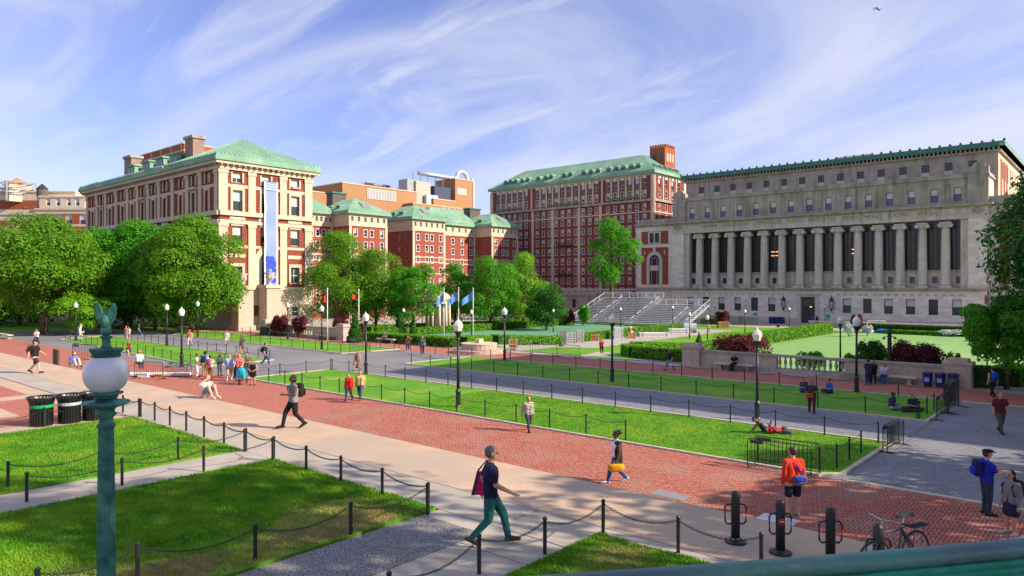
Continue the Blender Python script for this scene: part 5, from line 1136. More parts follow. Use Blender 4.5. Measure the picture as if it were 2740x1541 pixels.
# ------------------------------------------------------------------ chain fences
def linkchain(a, b, sag, link=.055):
    a, b = Vector(a), Vector(b); L_ = (b - a).length; n = max(6, int(L_ * 1.06 / (link * .78))); q = MB(); d = (b - a).normalized(); side = d.cross(Vector((0, 0, 1))).normalized()
    for i in range(n):
        t = (i + .5) / n; p = a.lerp(b, t) - Vector((0, 0, sag * 4 * t * (1 - t))); tg = (d + Vector((0, 0, -sag * 4 * (1 - 2 * t) / L_))).normalized(); w = side if i % 2 else tg.cross(side).normalized()
        l2, w2 = link * .5, link * .27; q.tube([p + tg * (l2 * c) + w * (w2 * s_) for c, s_ in ((1, 0), (.6, 1), (-.6, 1), (-1, 0), (-.6, -1), (.6, -1))], .0065, 3, closed=True)
    return q
postm = {}
def fence(label, pts, h, links=False, sag=.16, top='ball'):
    r = root('chain_fence', label, 'fence', pts[0], group='low black chain fences', world=True)
    if h not in postm:
        q = MB(); q.lathe([(.034, -.05), (.034, h - .04)], 8); q.lathe([(.04, h - .045), (.04, h - .01), (.02, h + .012)], 8); postm[h] = q.mesh('post', BLACK)
    for p in pts: put('post', postm[h], r, p)
    for a, b in zip(pts, pts[1:]):
        za, zb = Vector(a) + Vector((0, 0, h - .07)), Vector(b) + Vector((0, 0, h - .07)); s_ = sag * min(1.6, (zb - za).length / 2.2)
        if links: linkchain(za, zb, s_).build('chain', BLACK, r)
        else: MB().tube([za.lerp(zb, t / 8) - Vector((0, 0, s_ * 4 * (t / 8) * (1 - t / 8))) for t in range(9)], .012, 4).build('chain', BLACK, r)
    return r
def line(a, b, sp, skip=()):
    a, b = Vector((*a, 0)), Vector((*b, 0)); n = max(1, round((b - a).length / sp)); return [tuple(a.lerp(b, i / n) + Vector((0, 0, g(0, 20)))) for i in range(n + 1) if i not in skip]
H1, H2 = .63, .90
z5 = lambda x, y: W(x * .4768, 850 + y * .4768, PLAT); z6 = lambda x, y: W(700 + x * .4768, 850 + y * .4768, PLAT)
fence('chain fence along the concrete edge of the two left lawns', [z5(690, 533)] + [z5(*p) for p in ((790, 556), (868, 577), (953, 605), (1045, 637), (1145, 670), (1257, 710), (1380, 747), (1537, 800))] + [z6(*p) for p in ((250, 862), (445, 927), (677, 1005), (935, 1100))], H1, True, .15)
fence('chain fence on the lawn by the bins along the narrow path', [z5(*p) for p in ((45, 962), (565, 880), (1000, 805), (1372, 752))], H1, True, .2)
fence('chain fence on the large lawn along the narrow path', [z5(*p) for p in ((150, 1033), (685, 940), (1143, 863), (1530, 806))], H1, True, .2)
fence('chain fence between the large lawn and the aggregate path', [W(100, 1640, PLAT), W(368, 1560, PLAT), z5(1432, 1370), z6(500, 1225), z6(930, 1106)], H1, True, .24)
fence('chain fence round the corner lawn behind the man with the pink tote', [W(1041, 1650, PLAT), W(1282, 1535, PLAT), W(1458, 1482, PLAT), W(1614, 1428, PLAT), W(1815, 1479, PLAT), W(2037, 1530, PLAT)], H1, True, .24)
fence('chain fence in front of the three bins on the left', [W(-60, 1170, PLAT), W(118, 1142, PLAT), W(254, 1126, PLAT), W(372, 1114, PLAT)], H1, True, .2)
fence('chain fence on the brick side of the near lawn strip', line((-46.3, 25.6), (-16.0, 25.6), 2.05), H2)
fence('short chain fence right of the black barrier on the near strip', line((-10.4, 25.7), (-8.2, 25.7), 1.6) + line((-7.9, 26.6), (-7.9, 29.6), 1.5), H2)
fence('chain fence on the path side of the near lawn strip', line((-46.3, 32.1), (-7.9, 32.1), 2.1), H2)
fence('chain fence on the path side of the far lawn strip', line((-45.2, 39.1), (-7.9, 39.1), 2.3), H2)
fence('chain fence on the brick side of the far lawn strip', line((-45.2, 46.3), (-8.0, 46.3), 2.3), H2)
fence('chain fence at the right end of the far lawn strip', line((-7.8, 39.1), (-7.8, 42.5), 1.7), H2)
fence('chain fence at the left end of the near lawn strip', line((-46.5, 25.6), (-46.5, 32.1), 2.1), H2)
def plane(*p): return [(q.x, q.y) for q in px(*p)]
a, b, c, d, e = plane((175, 909), (537, 980), (722, 964), (335, 907), (295, 900))
fence('chain fence on the brick side of the left lawn strip', line(a, b, 2.1), H2); fence('chain fence on the path side of the left lawn strip', line(d, c, 2.1), H2); fence('chain fence at the right end of the left lawn strip', line(b, c, 2.2), H2)
a, b, c, d = plane((472, 896), (912, 945), (1055, 934), (565, 887))
fence('chain fence on the path side of the far left strip', line(a, b, 2.3), H2); fence('chain fence on the brick side of the far left strip', line(d, c, 2.3), H2)
a, b = plane((120, 886), (290, 882)); fence('chain fence on the verge below the left trees', line(a, b, 2.6), H2)
a, b = plane((1068, 935), (1200, 952)); fence('chain fence across the grey path end by the walking couple', line(a, b, 2.2), H2)
a, b = plane((545, 886), (735, 893)); fence('railing along the brick walk before the terrace block', line(a, b, 2.4), H2)
a, b = plane((1500, 905), (1860, 885)); fence('row of short posts along the central path', [(p.x, p.y, p.z) for p in [W(1500 + i * 26, 908 - i * 1.9) for i in range(14)]], .9)

# ------------------------------------------------------------------ crowd barriers
def make_barrier():
    t = root('crowd_barrier', 'x', 'barrier', group='black steel crowd barriers'); w, h = 1.12, 1.08; r = .12
    P = [(-w, 0, .02), (-w, 0, h - r), (-w + r * .3, 0, h - r * .3), (-w + r, 0, h), (w - r, 0, h), (w - r * .3, 0, h - r * .3), (w, 0, h - r), (w, 0, .02)]
    MB().tube(P, .02, 6).build('frame', BLACK, t); MB().tube([(-w, 0, .24), (w, 0, .24)], .018, 5).build('lower_rail', BLACK, t)
    bar = MB().cyl((0, 0, .24), (0, 0, h), .009, .009, 5).mesh('bar', BLACK)
    for i in range(1, 16): put('bar', bar, t, (-w + 2 * w * i / 16, 0, 0))
    ft = MB().tube([(0, -.34, .015), (0, -.1, .06), (0, .1, .06), (0, .34, .015)], .02, 5).mesh('foot', BLACK)
    for s_ in (-1, 1): put('foot', ft, t, (s_ * (w - .1), 0, 0))
    MB().box(-w + .1, -w + .55, -.025, .025, h - .16, h - .05).build('number_plate', FRAME_D, t)
    return t
bar0 = make_barrier(); bu = [0]
def barrier(p, yaw, label, tilt=0, s=1.0):
    if not bu[0]: o = bar0; bu[0] = 1; o['label'] = label
    else: o = copy_thing(bar0, p, 0, label)
    o.location = p; o.rotation_euler = (tilt, 0, yaw); o.scale = (s,) * 3; return o
ang = lambda a, b: math.atan2(b.y - a.y, b.x - a.x)
def bar_px(a, b, label, z=0.0, tilt=0):
    A, B = W(*a, z), W(*b, z); return barrier((A + B) / 2, ang(A, B), label, tilt, max(.8, min(1.4, (B - A).length / 2.24)))
bar_px((2000, 1250), (2170, 1277), 'front black barrier by the man in the orange-red shirt'); bar_px((2020, 1245), (2195, 1272), 'second barrier just behind the front black one')
bar_px((2362, 1213), (2405, 1188), 'barrier at the grey court corner facing sideways'); bar_px((2374, 1214), (2418, 1190), 'second sideways barrier at the grey court corner')
bar_px((2505, 1127), (2535, 1109), 'barrier end-on at the right end of the far strip'); bar_px((2527, 1108), (2557, 1084), 'stacked barrier beside the blue bins', 0); bar_px((2537, 1110), (2566, 1087), 'rearmost stacked barrier beside the blue bins', 0)
bar_px((930, 950), (995, 941), 'barrier on the far left strip by the crossing lamp'); bar_px((1362, 952), (1420, 951), 'left one of the barriers by the mown triangle'); bar_px((1425, 950), (1490, 954), 'middle one of the barriers by the mown triangle'); bar_px((1493, 954), (1552, 958), 'right one of the barriers by the mown triangle')
zs = PLAT - .158 * 8
bar_px((170, 968), (285, 978), 'leaning barrier behind the seated person in blue', .45); bar_px((360, 1012), (435, 1016), 'barrier in front of the seated person in white', .0); bar_px((438, 1015), (512, 1008), 'barrier left of the man in white', .0); bar_px((450, 1002), (500, 995), 'rear barrier behind the barrier row', 0.0)
p = W(150, 962, 1.0); q = MB(); q.box(-.75, .75, -.06, .06, .35, 1.45); t = root('plywood_sign', 'dark plywood board on legs at the left end of the leaning barrier', 'sign board', (p.x, p.y, .3), rz=ang(W(140, 960, 1), W(165, 968, 1))); put('board', q.mesh('board', mat('dark_ply', (.10, .06, .04), (.07, .04, .03), 3, .8)), t)
for e in (-.6, .6): MB().box(e - .05, e + .05, -.08, .08, -.3, .349).build('leg', BLACK, t)
bar_px((545, 967), (590, 962), 'pale topped barrier behind the backpacked pair', .0)

# ------------------------------------------------------------------ balustrades, benches, bins
def balustrade(label, A, B, h, nbal, dash, panel_end=True):
    A, B = Vector(A), Vector(B); t = root('balustrade', label, 'balustrade', A, rz=ang(A, B), group='stone balustrades'); L_ = (B - A).length
    MB().box(0, L_, -.3, .3, -.1, .32).build('plinth', STONE_D, t)
    MB().box(0, dash[0], -.2, .2, .321, h - .16).build('panel', GRANITE, t); MB().box(dash[1], L_, -.2, .2, .321, h - .16).build('panel', GRANITE, t); MB().box(-.05, L_ + .05, -.33, .33, h - .159, h).build('coping', STONE_D, t)
    bal = MB().lathe([(.13, 0), (.13, .06), (.07, .12), (.06, .2), (.135, .42), (.12, .55), (.06, .72), (.075, .8), (.13, .84), (.13, h - .48 - .001)], 8).mesh('baluster', STONE_D, True)
    for i in range(nbal): put('baluster', bal, t, (dash[0] + (dash[1] - dash[0]) * (i + .5) / nbal, 0, .321))
    for x in (0, L_): q = MB(); q.box(x - .75, x + .75, -.5, .5, -.1, h + .12); q.box(x - .85, x + .85, -.6, .6, h + .121, h + .3); q.box(x - .6, x + .6, -.4, .4, h + .301, h + .5); q.build('end_pier', GRANITE, t)
    return t
A, B = W(1850, 985, 0), W(2555, 1035, 0); A.y = B.y = 53.4; A.x = onY(1855, 53.4); B.x = onY(2565, 53.4); L_ = B.x - A.x
balustrade('long stone balustrade with benches and bins at the right', A, B, 1.35, 12, ((onY(2080, 53.4) - A.x), (onY(2262, 53.4) - A.x)))
A, B = W(690, 893, 0), W(920, 908, 0); A.y = B.y = (A.y + B.y) / 2; A.x = onY(712, A.y); B.x = onY(918, A.y); L_ = B.x - A.x
balustrade('stone balustrade with pier before the bannered hall', A, B, 1.45, 9, (onY(785, A.y) - A.x, onY(842, A.y) - A.x)); LBY = A.y
bench_m = None
def bench(x, label, Yc, w=1.55, zb=0):
    X = onY(x, Yc); t = root('stone_bench', label, 'bench', (X, Yc, zb), group='stone benches')
    MB().box(-w, w, -.3, .3, .40, .52).build('seat', STONE_P, t)
    for s_ in (-1, 1):
        q = MB(); q.box(s_ * (w - .45) - .12, s_ * (w - .45) + .12, -.2, .2, .08, .399); q.box(s_ * (w - .45) - .18, s_ * (w - .45) + .18, -.25, .25, -.02, .079); q.build('leg', STONE_D, t)
    return t
bench(1964, 'stone bench with the person in black, left of the balusters', 52.6); bench(2385, 'stone bench by the balustrade with the woman in white', 52.6); bench(745, 'stone bench at the left balustrade near the dark block', LBY - .9); bench(870, 'stone bench at the left balustrade near the end pier', LBY - .9); bench(1034, 'stone bench before the front hedge with a seated person', 51.6)
p = W(500, 884); bench(498, 'weathered bench below the red cart', p.y, 2.2)
p = W(205, 896); bench(205, 'low bench beside the leftmost lamp', p.y, 2.0)
p = W(15, 905); bench(12, 'long dark bench at the far left edge', p.y, 2.6)
o = tag(MB().box(-.85, .85, -.45, .45, 0, .55).build('stone_block', STONE_D), 'pale stone block beside the standing man at the balustrade', 'block'); o.location = (onY(2288, 52.4), 52.4, 0)
o = tag(MB().box(-.9, .9, -.6, .6, 0, 1.1).build('utility_box', FRAME_D), 'dark utility box at the left balustrade end', 'box'); o.location = (onY(717, LBY - 1.2), LBY - 1.2, 0)
BINB = mat('navy_bin', (.012, .02, .16), (.008, .012, .09), 2, .4, spec=.5)
for x, lab in ((2482, 'left navy recycling bin of three'), (2516, 'middle navy recycling bin of three'), (2551, 'right navy recycling bin of three by the barriers')):
    X = onY(x, 52.3); t = root('recycling_bin', lab + ' at the balustrade', 'bin', (X, 52.3, 0), group='navy bins at the balustrade'); MB().lathe([(.24, 0), (.30, .85)], 14).build('body', BINB, t, False); MB().lathe([(.33, .86), (.33, .93), (.2, .97)], 14).build('rim', BINB, t); MB().lathe([(.18, .95), (.18, .985)], 10).build('opening', BLACK, t)
    MB().box(-.14, .14, -.302, -.275, .35, .6).build('label_panel', mat('bin_label', (.35, .4, .6), (.25, .3, .5), 4, .6), t)
SLATB = mat('black_steel', (.012, .016, .016), (.008, .010, .010), 4, .35, spec=.5)
for x, y, lab, bc in ((111, 1138, 'left slatted black litter bin with a green band', (.02, .35, .10)), (186, 1130, 'middle slatted black litter bin with a silver band', (.5, .5, .5)), (250, 1122, 'right slatted black litter bin with a blue band behind the green lamp', (.03, .12, .45))):
    p = W(x, y, PLAT); t = root('litter_bin', lab, 'bin', p, group='slatted bins by the lawn'); h = .92; MB().lathe([(.27, .04), (.27, h - .08)], 16).build('liner', BLACK, t); MB().lathe([(.33, 0), (.33, .05)], 16).build('base', SLATB, t)
    sl = MB().add([(-.028, .325, .05), (.028, .325, .05), (.028, .34, .05), (-.028, .34, .05), (-.028, .325, h - .22), (.028, .325, h - .22), (.028, .34, h - .22), (-.028, .34, h - .22), (-.03, .40, h), (.03, .40, h), (.03, .415, h), (-.03, .415, h)], [(0, 1, 5, 4), (2, 3, 7, 6), (4, 5, 9, 8), (6, 7, 11, 10), (1, 2, 6, 5), (3, 0, 4, 7), (8, 9, 10, 11)]).mesh('slat', SLATB)
    for i in range(26): put('slat', sl, t, (0, 0, 0), i * 6.2832 / 26)
    MB().tube([(.42 * math.cos(a * .3927), .42 * math.sin(a * .3927), h + .01) for a in range(16)], .03, 6, closed=True).build('rim', SLATB, t)
    MB().lathe([(.345, h - .32), (.35, h - .22)], 20, cap=False).build('band', mat('band_' + lab.split()[-2 if 'left' in lab else -1] + str(x), bc, None, 5, .5), t)

# ------------------------------------------------------------------ bollards with bike hoops, bicycle
def bollard(x, y, label, sticker=False):
    p = W(x, y, PLAT); t = root('bike_bollard', label, 'bollard', p, rz=YAW, group='bollards with bicycle hoops'); h = .92
    MB().lathe([(.19, 0), (.19, .03), (.10, .07)], 16).build('flange', BLACK, t); b = MB().lathe([(.078, .03), (.078, h - .06), (.07, h - .02), (.045, h), (.0, h + .01)], 16).build('shaft', BLACK, t, True)
    for s_ in (-1, 1): MB().tube([(s_ * .07, 0, .34), (s_ * .14, 0, .33), (s_ * .185, 0, .38), (s_ * .19, 0, .62), (s_ * .16, 0, .68), (s_ * .07, 0, .69)], .017, 6).build('hoop', BLACK, t)
    if sticker:
        q = MB(); n = 12
        for r0, r1, m in ((0, .055, 0), (.055, .062, 0)): pass
        vs = [(math.sin(a) * .0, 0, 0) for a in (0,)]
        pts = [(.058 * math.cos(i * .5236), .56 + .058 * math.sin(i * .5236)) for i in range(12)]
        f = [(a, -(.0785 ** 2 - min(a * a, .0060)) ** .5 - .004, z) for a, z in pts]; bk = [(a, y_ + .003, z) for a, y_, z in f]
        MB().add(f + bk, [tuple(range(12)), tuple(range(23, 11, -1))] + [(i, (i + 1) % 12, 12 + (i + 1) % 12, 12 + i) for i in range(12)]).build('round_sticker', mat('red_sticker', (.75, .06, .02), (.65, .05, .02), 3, .5), b)
        MB().box(-.024, .024, -.0835, -.0825, .552, .575).build('sticker_mark', WHITE, b); MB().lathe([(.0795, .70), (.0795, .75)], 16, cap=False).build('blue_tape', BINB, b)
bollard(1968, 1451, 'left bike bollard with empty hoops'); bollard(2088, 1480, 'middle bike bollard with a round red sticker', True); bollard(2222, 1505, 'right bike bollard cut off by the green rail')
def bicycle(loc, rz):
    t = root('bicycle', 'dark bicycle with rear rack parked at the hidden bollard by the green rail', 'bicycle', loc, rz=rz); fr = mat('olive_frame', (.05, .055, .04), (.03, .035, .025), 3, .4, spec=.5)
    def wheel(x, nm='wheel'):
        w = MB().tube([(x + .34 * math.cos(a * .2618), 0, .35 + .34 * math.sin(a * .2618)) for a in range(24)], .02, 6, closed=True).build(nm, BLACK, t)
        MB().tube([(x + .315 * math.cos(a * .2618), 0, .35 + .315 * math.sin(a * .2618)) for a in range(24)], .009, 4, closed=True).build('rim', GREYM, w); q = MB(); [q.cyl((x, 0, .35), (x + .31 * math.cos(a * .3927), 0, .35 + .31 * math.sin(a * .3927)), .0025, .0025, 3) for a in range(16)]; q.cyl((x, -.05, .35), (x, .05, .35), .02, .02, 6); q.build('spokes', STEEL, w)
    wheel(-.52); wheel(.52)
    q = MB(); [q.cyl(a, b, .017, .017, 6) for a, b in (((-.52, .05, .35), (-.08, .02, .30)), ((-.52, -.05, .35), (-.08, -.02, .30)), ((-.08, 0, .30), (-.2, 0, .82)), ((-.08, 0, .30), (.33, 0, .72)), ((-.19, 0, .78), (.31, 0, .80)), ((-.52, .04, .35), (-.19, .02, .76)), ((-.52, -.04, .35), (-.19, -.02, .76)))]; q.build('frame', fr, t)
    q = MB(); q.cyl((.30, 0, .90), (.34, 0, .66), .02, .02, 6); [q.tube([(.345, s_ * .05, .66), (.42, s_ * .05, .5), (.52, s_ * .05, .35)], .014, 5) for s_ in (-1, 1)]; q.build('fork', fr, t)
    q = MB(); q.cyl((.30, 0, .88), (.29, 0, .98), .014, .014, 6); q.tube([(.22, -.28, 1.0), (.27, -.15, 1.01), (.30, 0, .99), (.27, .15, 1.01), (.22, .28, 1.0)], .013, 6); q.build('handlebar', GREYM, t)
    for s_ in (-1, 1): MB().cyl((.225, s_ * .27, 1.0), (.15, s_ * .34, .99), .017, .017, 6).build('grip', BLACK, t)
    MB().cyl((-.2, 0, .80), (-.235, 0, .95), .014, .014, 6).build('seat_post', STEEL, t)
    q = MB(); q.add([(-.38, -.09, .97), (-.38, .09, .97), (-.2, .05, .97), (-.05, .018, .97), (-.05, -.018, .97), (-.2, -.05, .97), (-.37, -.07, 1.03), (-.37, .07, 1.03), (-.2, .035, 1.02), (-.06, .012, 1.01), (-.06, -.012, 1.01), (-.2, -.035, 1.02)], [(0, 5, 4, 3, 2, 1), (6, 7, 8, 9, 10, 11)] + [(i, (i + 1) % 6, 6 + (i + 1) % 6, 6 + i) for i in range(6)]); q.build('saddle', BLACK, t)
    q = MB(); q.box(-.78, -.4, -.07, .07, .765, .78); [q.cyl((-.55, s_ * .06, .38), (-.65, s_ * .07, .77), .007, .007, 4) for s_ in (-1, 1)]; [q.cyl((-.78, s_ * .04, .785), (-.36, s_ * .04, .785), .007, .007, 4) for s_ in (-1, 0, 1)]; q.build('rear_rack', FRAME_D, t)
    q = MB(); q.cyl((-.08, -.06, .30), (-.08, .06, .30), .07, .07, 10); q.build('crank', FRAME_D, t)
    for s_ in (-1, 1): MB().cyl((-.08, s_ * .06, .30), (-.08 + s_ * .12, s_ * .08, .2), .01, .01, 4).build('crank_arm', STEEL, t)
p = at(2392, 11.1); dv = RT * math.cos(R(207)) + FW * math.sin(R(207)); bicycle((p.x, p.y, PLAT), math.atan2(dv.y, dv.x)); 
p = W(2330, 1530, PLAT); p2 = at(2350, 11.0)
t = root('bike_bollard', 'bike bollard behind the bicycle front wheel', 'bollard', (p2.x, p2.y, PLAT), rz=YAW, group='bollards with bicycle hoops'); MB().lathe([(.078, 0), (.078, .86), (.045, .92), (0, .93)], 14).build('shaft', BLACK, t, True); [MB().tube([(s_ * .07, 0, .34), (s_ * .14, 0, .33), (s_ * .185, 0, .38), (s_ * .19, 0, .62), (s_ * .16, 0, .68), (s_ * .07, 0, .69)], .017, 6).build('hoop', BLACK, t) for s_ in (-1, 1)]

# ------------------------------------------------------------------ green rail in the foreground
rp = lambda lat, dep, z: FW * dep + RT * lat + Vector((0, 0, z))
gr = root('bronze_railing', 'verdigris bronze railing with round handrail in the lower right corner', 'railing', rp(.9, 1.55, PLAT), world=True)
RZ = CAMZ - .586
def railpt(k, off, z): s_ = -0.6 + k * .1; return rp(s_, 1.375 + .155 * s_ + .028 * s_ * s_ + off, z)
MB().tube([railpt(k, 0, RZ) for k in range(0, 34)], .022, 16).build('handrail', mat('dark_patinated_bronze', (.075, .10, .14), (.03, .11, .09), 6, .42, .15, 25, c3=(.05, .20, .14), big=3.0, spec=.5), gr, True)
VG = mat('bright_verdigris', (.02, .27, .15), (.012, .13, .075), 9, .5, .15, 30, c3=(.03, .33, .22), big=2.5)
for i, (o0, o1, z0, z1) in enumerate(((-.026, .03, -.026, -.014), (-.038, .03, -.036, -.0261), (-.05, .03, -.046, -.0361), (-.064, .03, -.06, -.0461), (-.06, .03, -.4, -.0601))):
    q = MB()
    for k in range(33): q.hexa([railpt(k, o0, RZ + z0), railpt(k + 1, o0, RZ + z0), railpt(k + 1, o1, RZ + z0), railpt(k, o1, RZ + z0), railpt(k, o0, RZ + z1), railpt(k + 1, o0, RZ + z1), railpt(k + 1, o1, RZ + z1), railpt(k, o1, RZ + z1)])
    q.build('moulding' if i < 4 else 'fascia', VG, gr)
q = MB()
for k in range(33): q.hexa([railpt(k, -.055, PLAT - .02), railpt(k + 1, -.055, PLAT - .02), railpt(k + 1, .03, PLAT - .02), railpt(k, .03, PLAT - .02), railpt(k, -.055, RZ - .401), railpt(k + 1, -.055, RZ - .401), railpt(k + 1, .03, RZ - .401), railpt(k, .03, RZ - .401)])
q.build('parapet', STONE, gr)

# ------------------------------------------------------------------ globe lamp with the eagle
dl = 6.9; p = at(284, dl); sc_ = dl / F_PX; zz0 = lambda y: CAMZ + (HOR - y) * sc_
gl = root('globe_lamp', 'green bronze globe lamp topped by an eagle in the left foreground', 'lamp', (p.x, p.y, PLAT), world=True)
c = (p.x, p.y, 0)
def lat(name, prof, n=20, m=VERD, par=gl, **k): return MB().lathe([(r * sc_, zz0(y)) for r, y in prof], n, c, **k).build(name, m, par, not k.get('flute'))
MB().lathe([(.30, -.02), (.30, .25), (.22, .35), (.2, .7), (.16, .8)], 20, (p.x, p.y, PLAT)).build('base', VERD, gl)
sh = MB(); sh.lathe([(22 * sc_ * 1.12, PLAT + .78), (22 * sc_, zz0(1400)), (19 * sc_, zz0(1145))], 32, c, flute=1, fl=.10); sh.build('fluted_shaft', VERD, gl)
lat('capital', [(19, 1146), (23, 1141), (23, 1135), (17, 1130), (17, 1118), (26, 1108), (20, 1100), (24, 1090)]); lat('drip_tray', [(28, 1090), (56, 1080), (58, 1075), (30, 1072), (24, 1066)], 28)
lat('cup', [(24, 1066), (30, 1062), (27, 1058), (40, 1054), (42, 1050), (30, 1047)], 24)
GLOBE = mat('milk_glass', (.66, .66, .68), (.62, .62, .64), 3, .12, spec=.5)
lat('globe', [(6, 1050)] + [(56 * math.sin(R(a)), 1000 + 55 * math.cos(R(a))) for a in range(20, 146, 6)] + [(32, 952)], 32, GLOBE)
col_ = lat('top_collar', [(33, 956), (36, 952), (34, 946), (41, 936), (41, 932), (20, 931)], 28); lat('neck', [(14, 931), (13, 926), (11, 924), (10, 908), (16, 902), (15, 899), (8, 897)], 20)
lat('ball', [(6, 898)] + [(14 * math.sin(R(a)), 886 + 13 * math.cos(R(a))) for a in range(25, 180, 15)], 18)
eb = MB(); E = lambda x, y, o=0: FW * (dl + o) + RT * ((x - CX) * sc_) + Vector((0, 0, CAMZ + (HOR - y) * sc_))
eb.ball(tuple(E(284, 862)), (.045, .045, .075), 12, 8); eb.ball(tuple(E(282, 842, .02)), (.03, .034, .035), 10, 6); eb.cyl(E(282, 842, .045), E(282, 846, .085), .012, .003, 6)
eb.cyl(E(278, 872), E(276, 884), .02, .022, 6); eb.cyl(E(290, 872), E(292, 884), .02, .022, 6); eb.hexa([E(277, 874, -.03), E(291, 874, -.03), E(291, 874, -.05), E(277, 874, -.05), E(280, 850, -.03), E(288, 850, -.03), E(288, 850, -.05), E(280, 850, -.05)])
ego = eb.build('eagle_body', VERD, gl, True)
for s_ in (-1, 1):
    for i in range(9):
        f = i / 8; root_ = E(284 + s_ * (5 + 7 * f), 868 - 16 * f, -.01); tip = E(284 + s_ * (12 + 16 * (1 - abs(f - .4))), 846 - 36 * min(1, f * 1.3) + (4 if f > .8 else 0), -.005 - .012 * (i % 2))
        d_ = (tip - root_); w_ = RT * (.026 + .008 * (1 - f)); th = FW * .006
        mid_ = root_.lerp(tip, .6)
        MB().hexa([root_ - w_ - th, root_ + w_ - th, root_ + w_ + th, root_ - w_ + th, mid_ - w_ * .95 - th, mid_ + w_ * .95 - th, mid_ + w_ * .95 + th, mid_ - w_ * .95 + th]).hexa([mid_ - w_ * .95 - th, mid_ + w_ * .95 - th, mid_ + w_ * .95 + th, mid_ - w_ * .95 + th, tip - w_ * .35 - th, tip + w_ * .35 - th, tip + w_ * .35 + th, tip - w_ * .35 + th]).build('wing_feather', VERD, ego)

# ------------------------------------------------------------------ flags
REDF = mat('red_flag', (.62, .035, .02), (.5, .03, .02), 2, .7); SKYF = mat('sky_blue_flag', (.12, .30, .72), (.10, .25, .62), 1.5, .7)
def flag(label, x, ytop, dep, m, fy0, fy1, fw, drop, mk=False):
    c = at(x, dep); z0 = g(c.x, c.y); zt = zat(c, ytop); k = dep / F_PX; t = root('flagpole', label, 'flag', (c.x, c.y, z0), world=True, group='flags on white poles')
    MB().lathe([(.075, -.05), (.045, zt - z0)], 8, (c.x, c.y, z0)).build('pole', WHITE, t, True); MB().ball((c.x, c.y, zt + .05), .09, 8, 6).build('finial', WHITE, t)
    za, zb = zat(c, fy0), zat(c, fy1); q = MB(); n = 8; rows = []
    for i in range(n + 1):
        f = i / n; off = RT * (-fw * k * f) + FW * (.18 * math.sin(f * 5)); dz = -drop * k * f; s_ = 1 - .25 * f
        rows.append((Vector((c.x, c.y, za + dz)) + off, Vector((c.x, c.y, za + dz - (za - zb) * s_)) + off))
    for (a, b), (a2, b2) in zip(rows, rows[1:]): e = FW * .012; q.hexa([b - e, b2 - e, b2 + e, b + e, a - e, a2 - e, a2 + e, a + e])
    fl = q.build('cloth', m, t)
    if mk:
        a, b = rows[3]; a2, b2 = rows[5]; cc = (a + b + a2 + b2) / 4 - FW * .22; q = MB(); q.tube([cc + RT * (.28 * math.cos(s_ * .785)) + Vector((0, 0, .28 * math.sin(s_ * .785))) for s_ in range(8)], .05, 4, closed=True); q.build('emblem', mat('emblem_pale', (.4, .5, .75), None, 3, .7), fl)
    return t
flag('leftmost flag, red and hanging, beside the hall', 876, 773, 84, REDF, 783, 806, 8, 10); flag('second red flag, blowing left before the olive trees', 960, 776, 86, REDF, 783, 797, 18, 8)
flag('left pale blue flag in front of the rotunda', 1188, 772, 98, SKYF, 780, 804, 20, 26); flag('middle pale blue flag with an emblem', 1227, 771, 98, SKYF, 779, 802, 30, 24, True); flag('right pale blue flag by the large tree', 1266, 772, 98, SKYF, 778, 800, 30, 24)
flag('red flag on the pole half hidden by the right tree', 2641, 774, 54, REDF, 788, 815, 6, 4)
# domed rotunda
c = at(1172, 128); rt_ = root('rotunda', 'small round stone temple with columns and dome among the trees', 'pavilion', (c.x, c.y, FIELD), world=True); k = 128 / F_PX; R0 = 34 * k
zc, ze = zat(c, 812), zat(c, 800)
MB().lathe([(R0 * 1.1, -.1), (R0 * 1.1, .4)], 24, (c.x, c.y, FIELD)).build('base', STONE_W, rt_); [MB().lathe([(.3, 0), (.22, zc - FIELD - .4)], 10, (c.x + R0 * .9 * math.cos(a * .6283), c.y + R0 * .9 * math.sin(a * .6283), FIELD + .401)).build('column', STONE_W, rt_, True) for a in range(10)]
MB().lathe([(R0 * 1.02, zc + .001), (R0 * 1.02, ze - .2), (R0 * 1.12, ze - .19), (R0 * 1.12, ze)], 24, (c.x, c.y, 0)).build('entablature', STONE_W, rt_); MB().lathe([(R0 * math.cos(R(a)), ze + .001 + R0 * .62 * math.sin(R(a))) for a in range(0, 90, 10)], 24, (c.x, c.y, 0)).build('dome', STONE_W, rt_, True); MB().lathe([(R0 * .6, .4), (R0 * .6, zc - FIELD)], 16, (c.x, c.y, FIELD)).build('inner_drum', STONE_D, rt_)

# ------------------------------------------------------------------ stone drum, bleachers, stage parts
p = W(1282, 943); t = root('stone_drum', 'round stepped granite drum on the south brick walk', 'monument', p); MB().lathe([(2.55, -.05), (2.55, .32)], 32).build('lower_step', GRANITE, t)
d_ = MB().lathe([(1.70, .321), (1.70, .85)], 32).build('drum', GRANITE, t); st_m = MB().hexa([(-.16, -1.72, .36), (.16, -1.72, .36), (.16, -1.69, .36), (-.16, -1.69, .36), (-.16, -1.72, .82), (.16, -1.72, .82), (.16, -1.69, .82), (-.16, -1.69, .82)]).mesh('drum_stone', GRANITE)
for i in range(26): put('drum_stone', st_m, d_, (0, 0, 0), i * 6.2832 / 26)
MB().lathe([(1.76, .851), (1.76, .93)], 32).build('drum_coping', STONE_W, t); MB().box(-.3, .3, -.3, .3, .931, 1.35).build('cap_block', STONE_W, t)
bl = root('bleachers', 'silver aluminium bleachers with aisles and mesh railings before the library', 'bleachers', (-81, 129, FIELD), world=True)
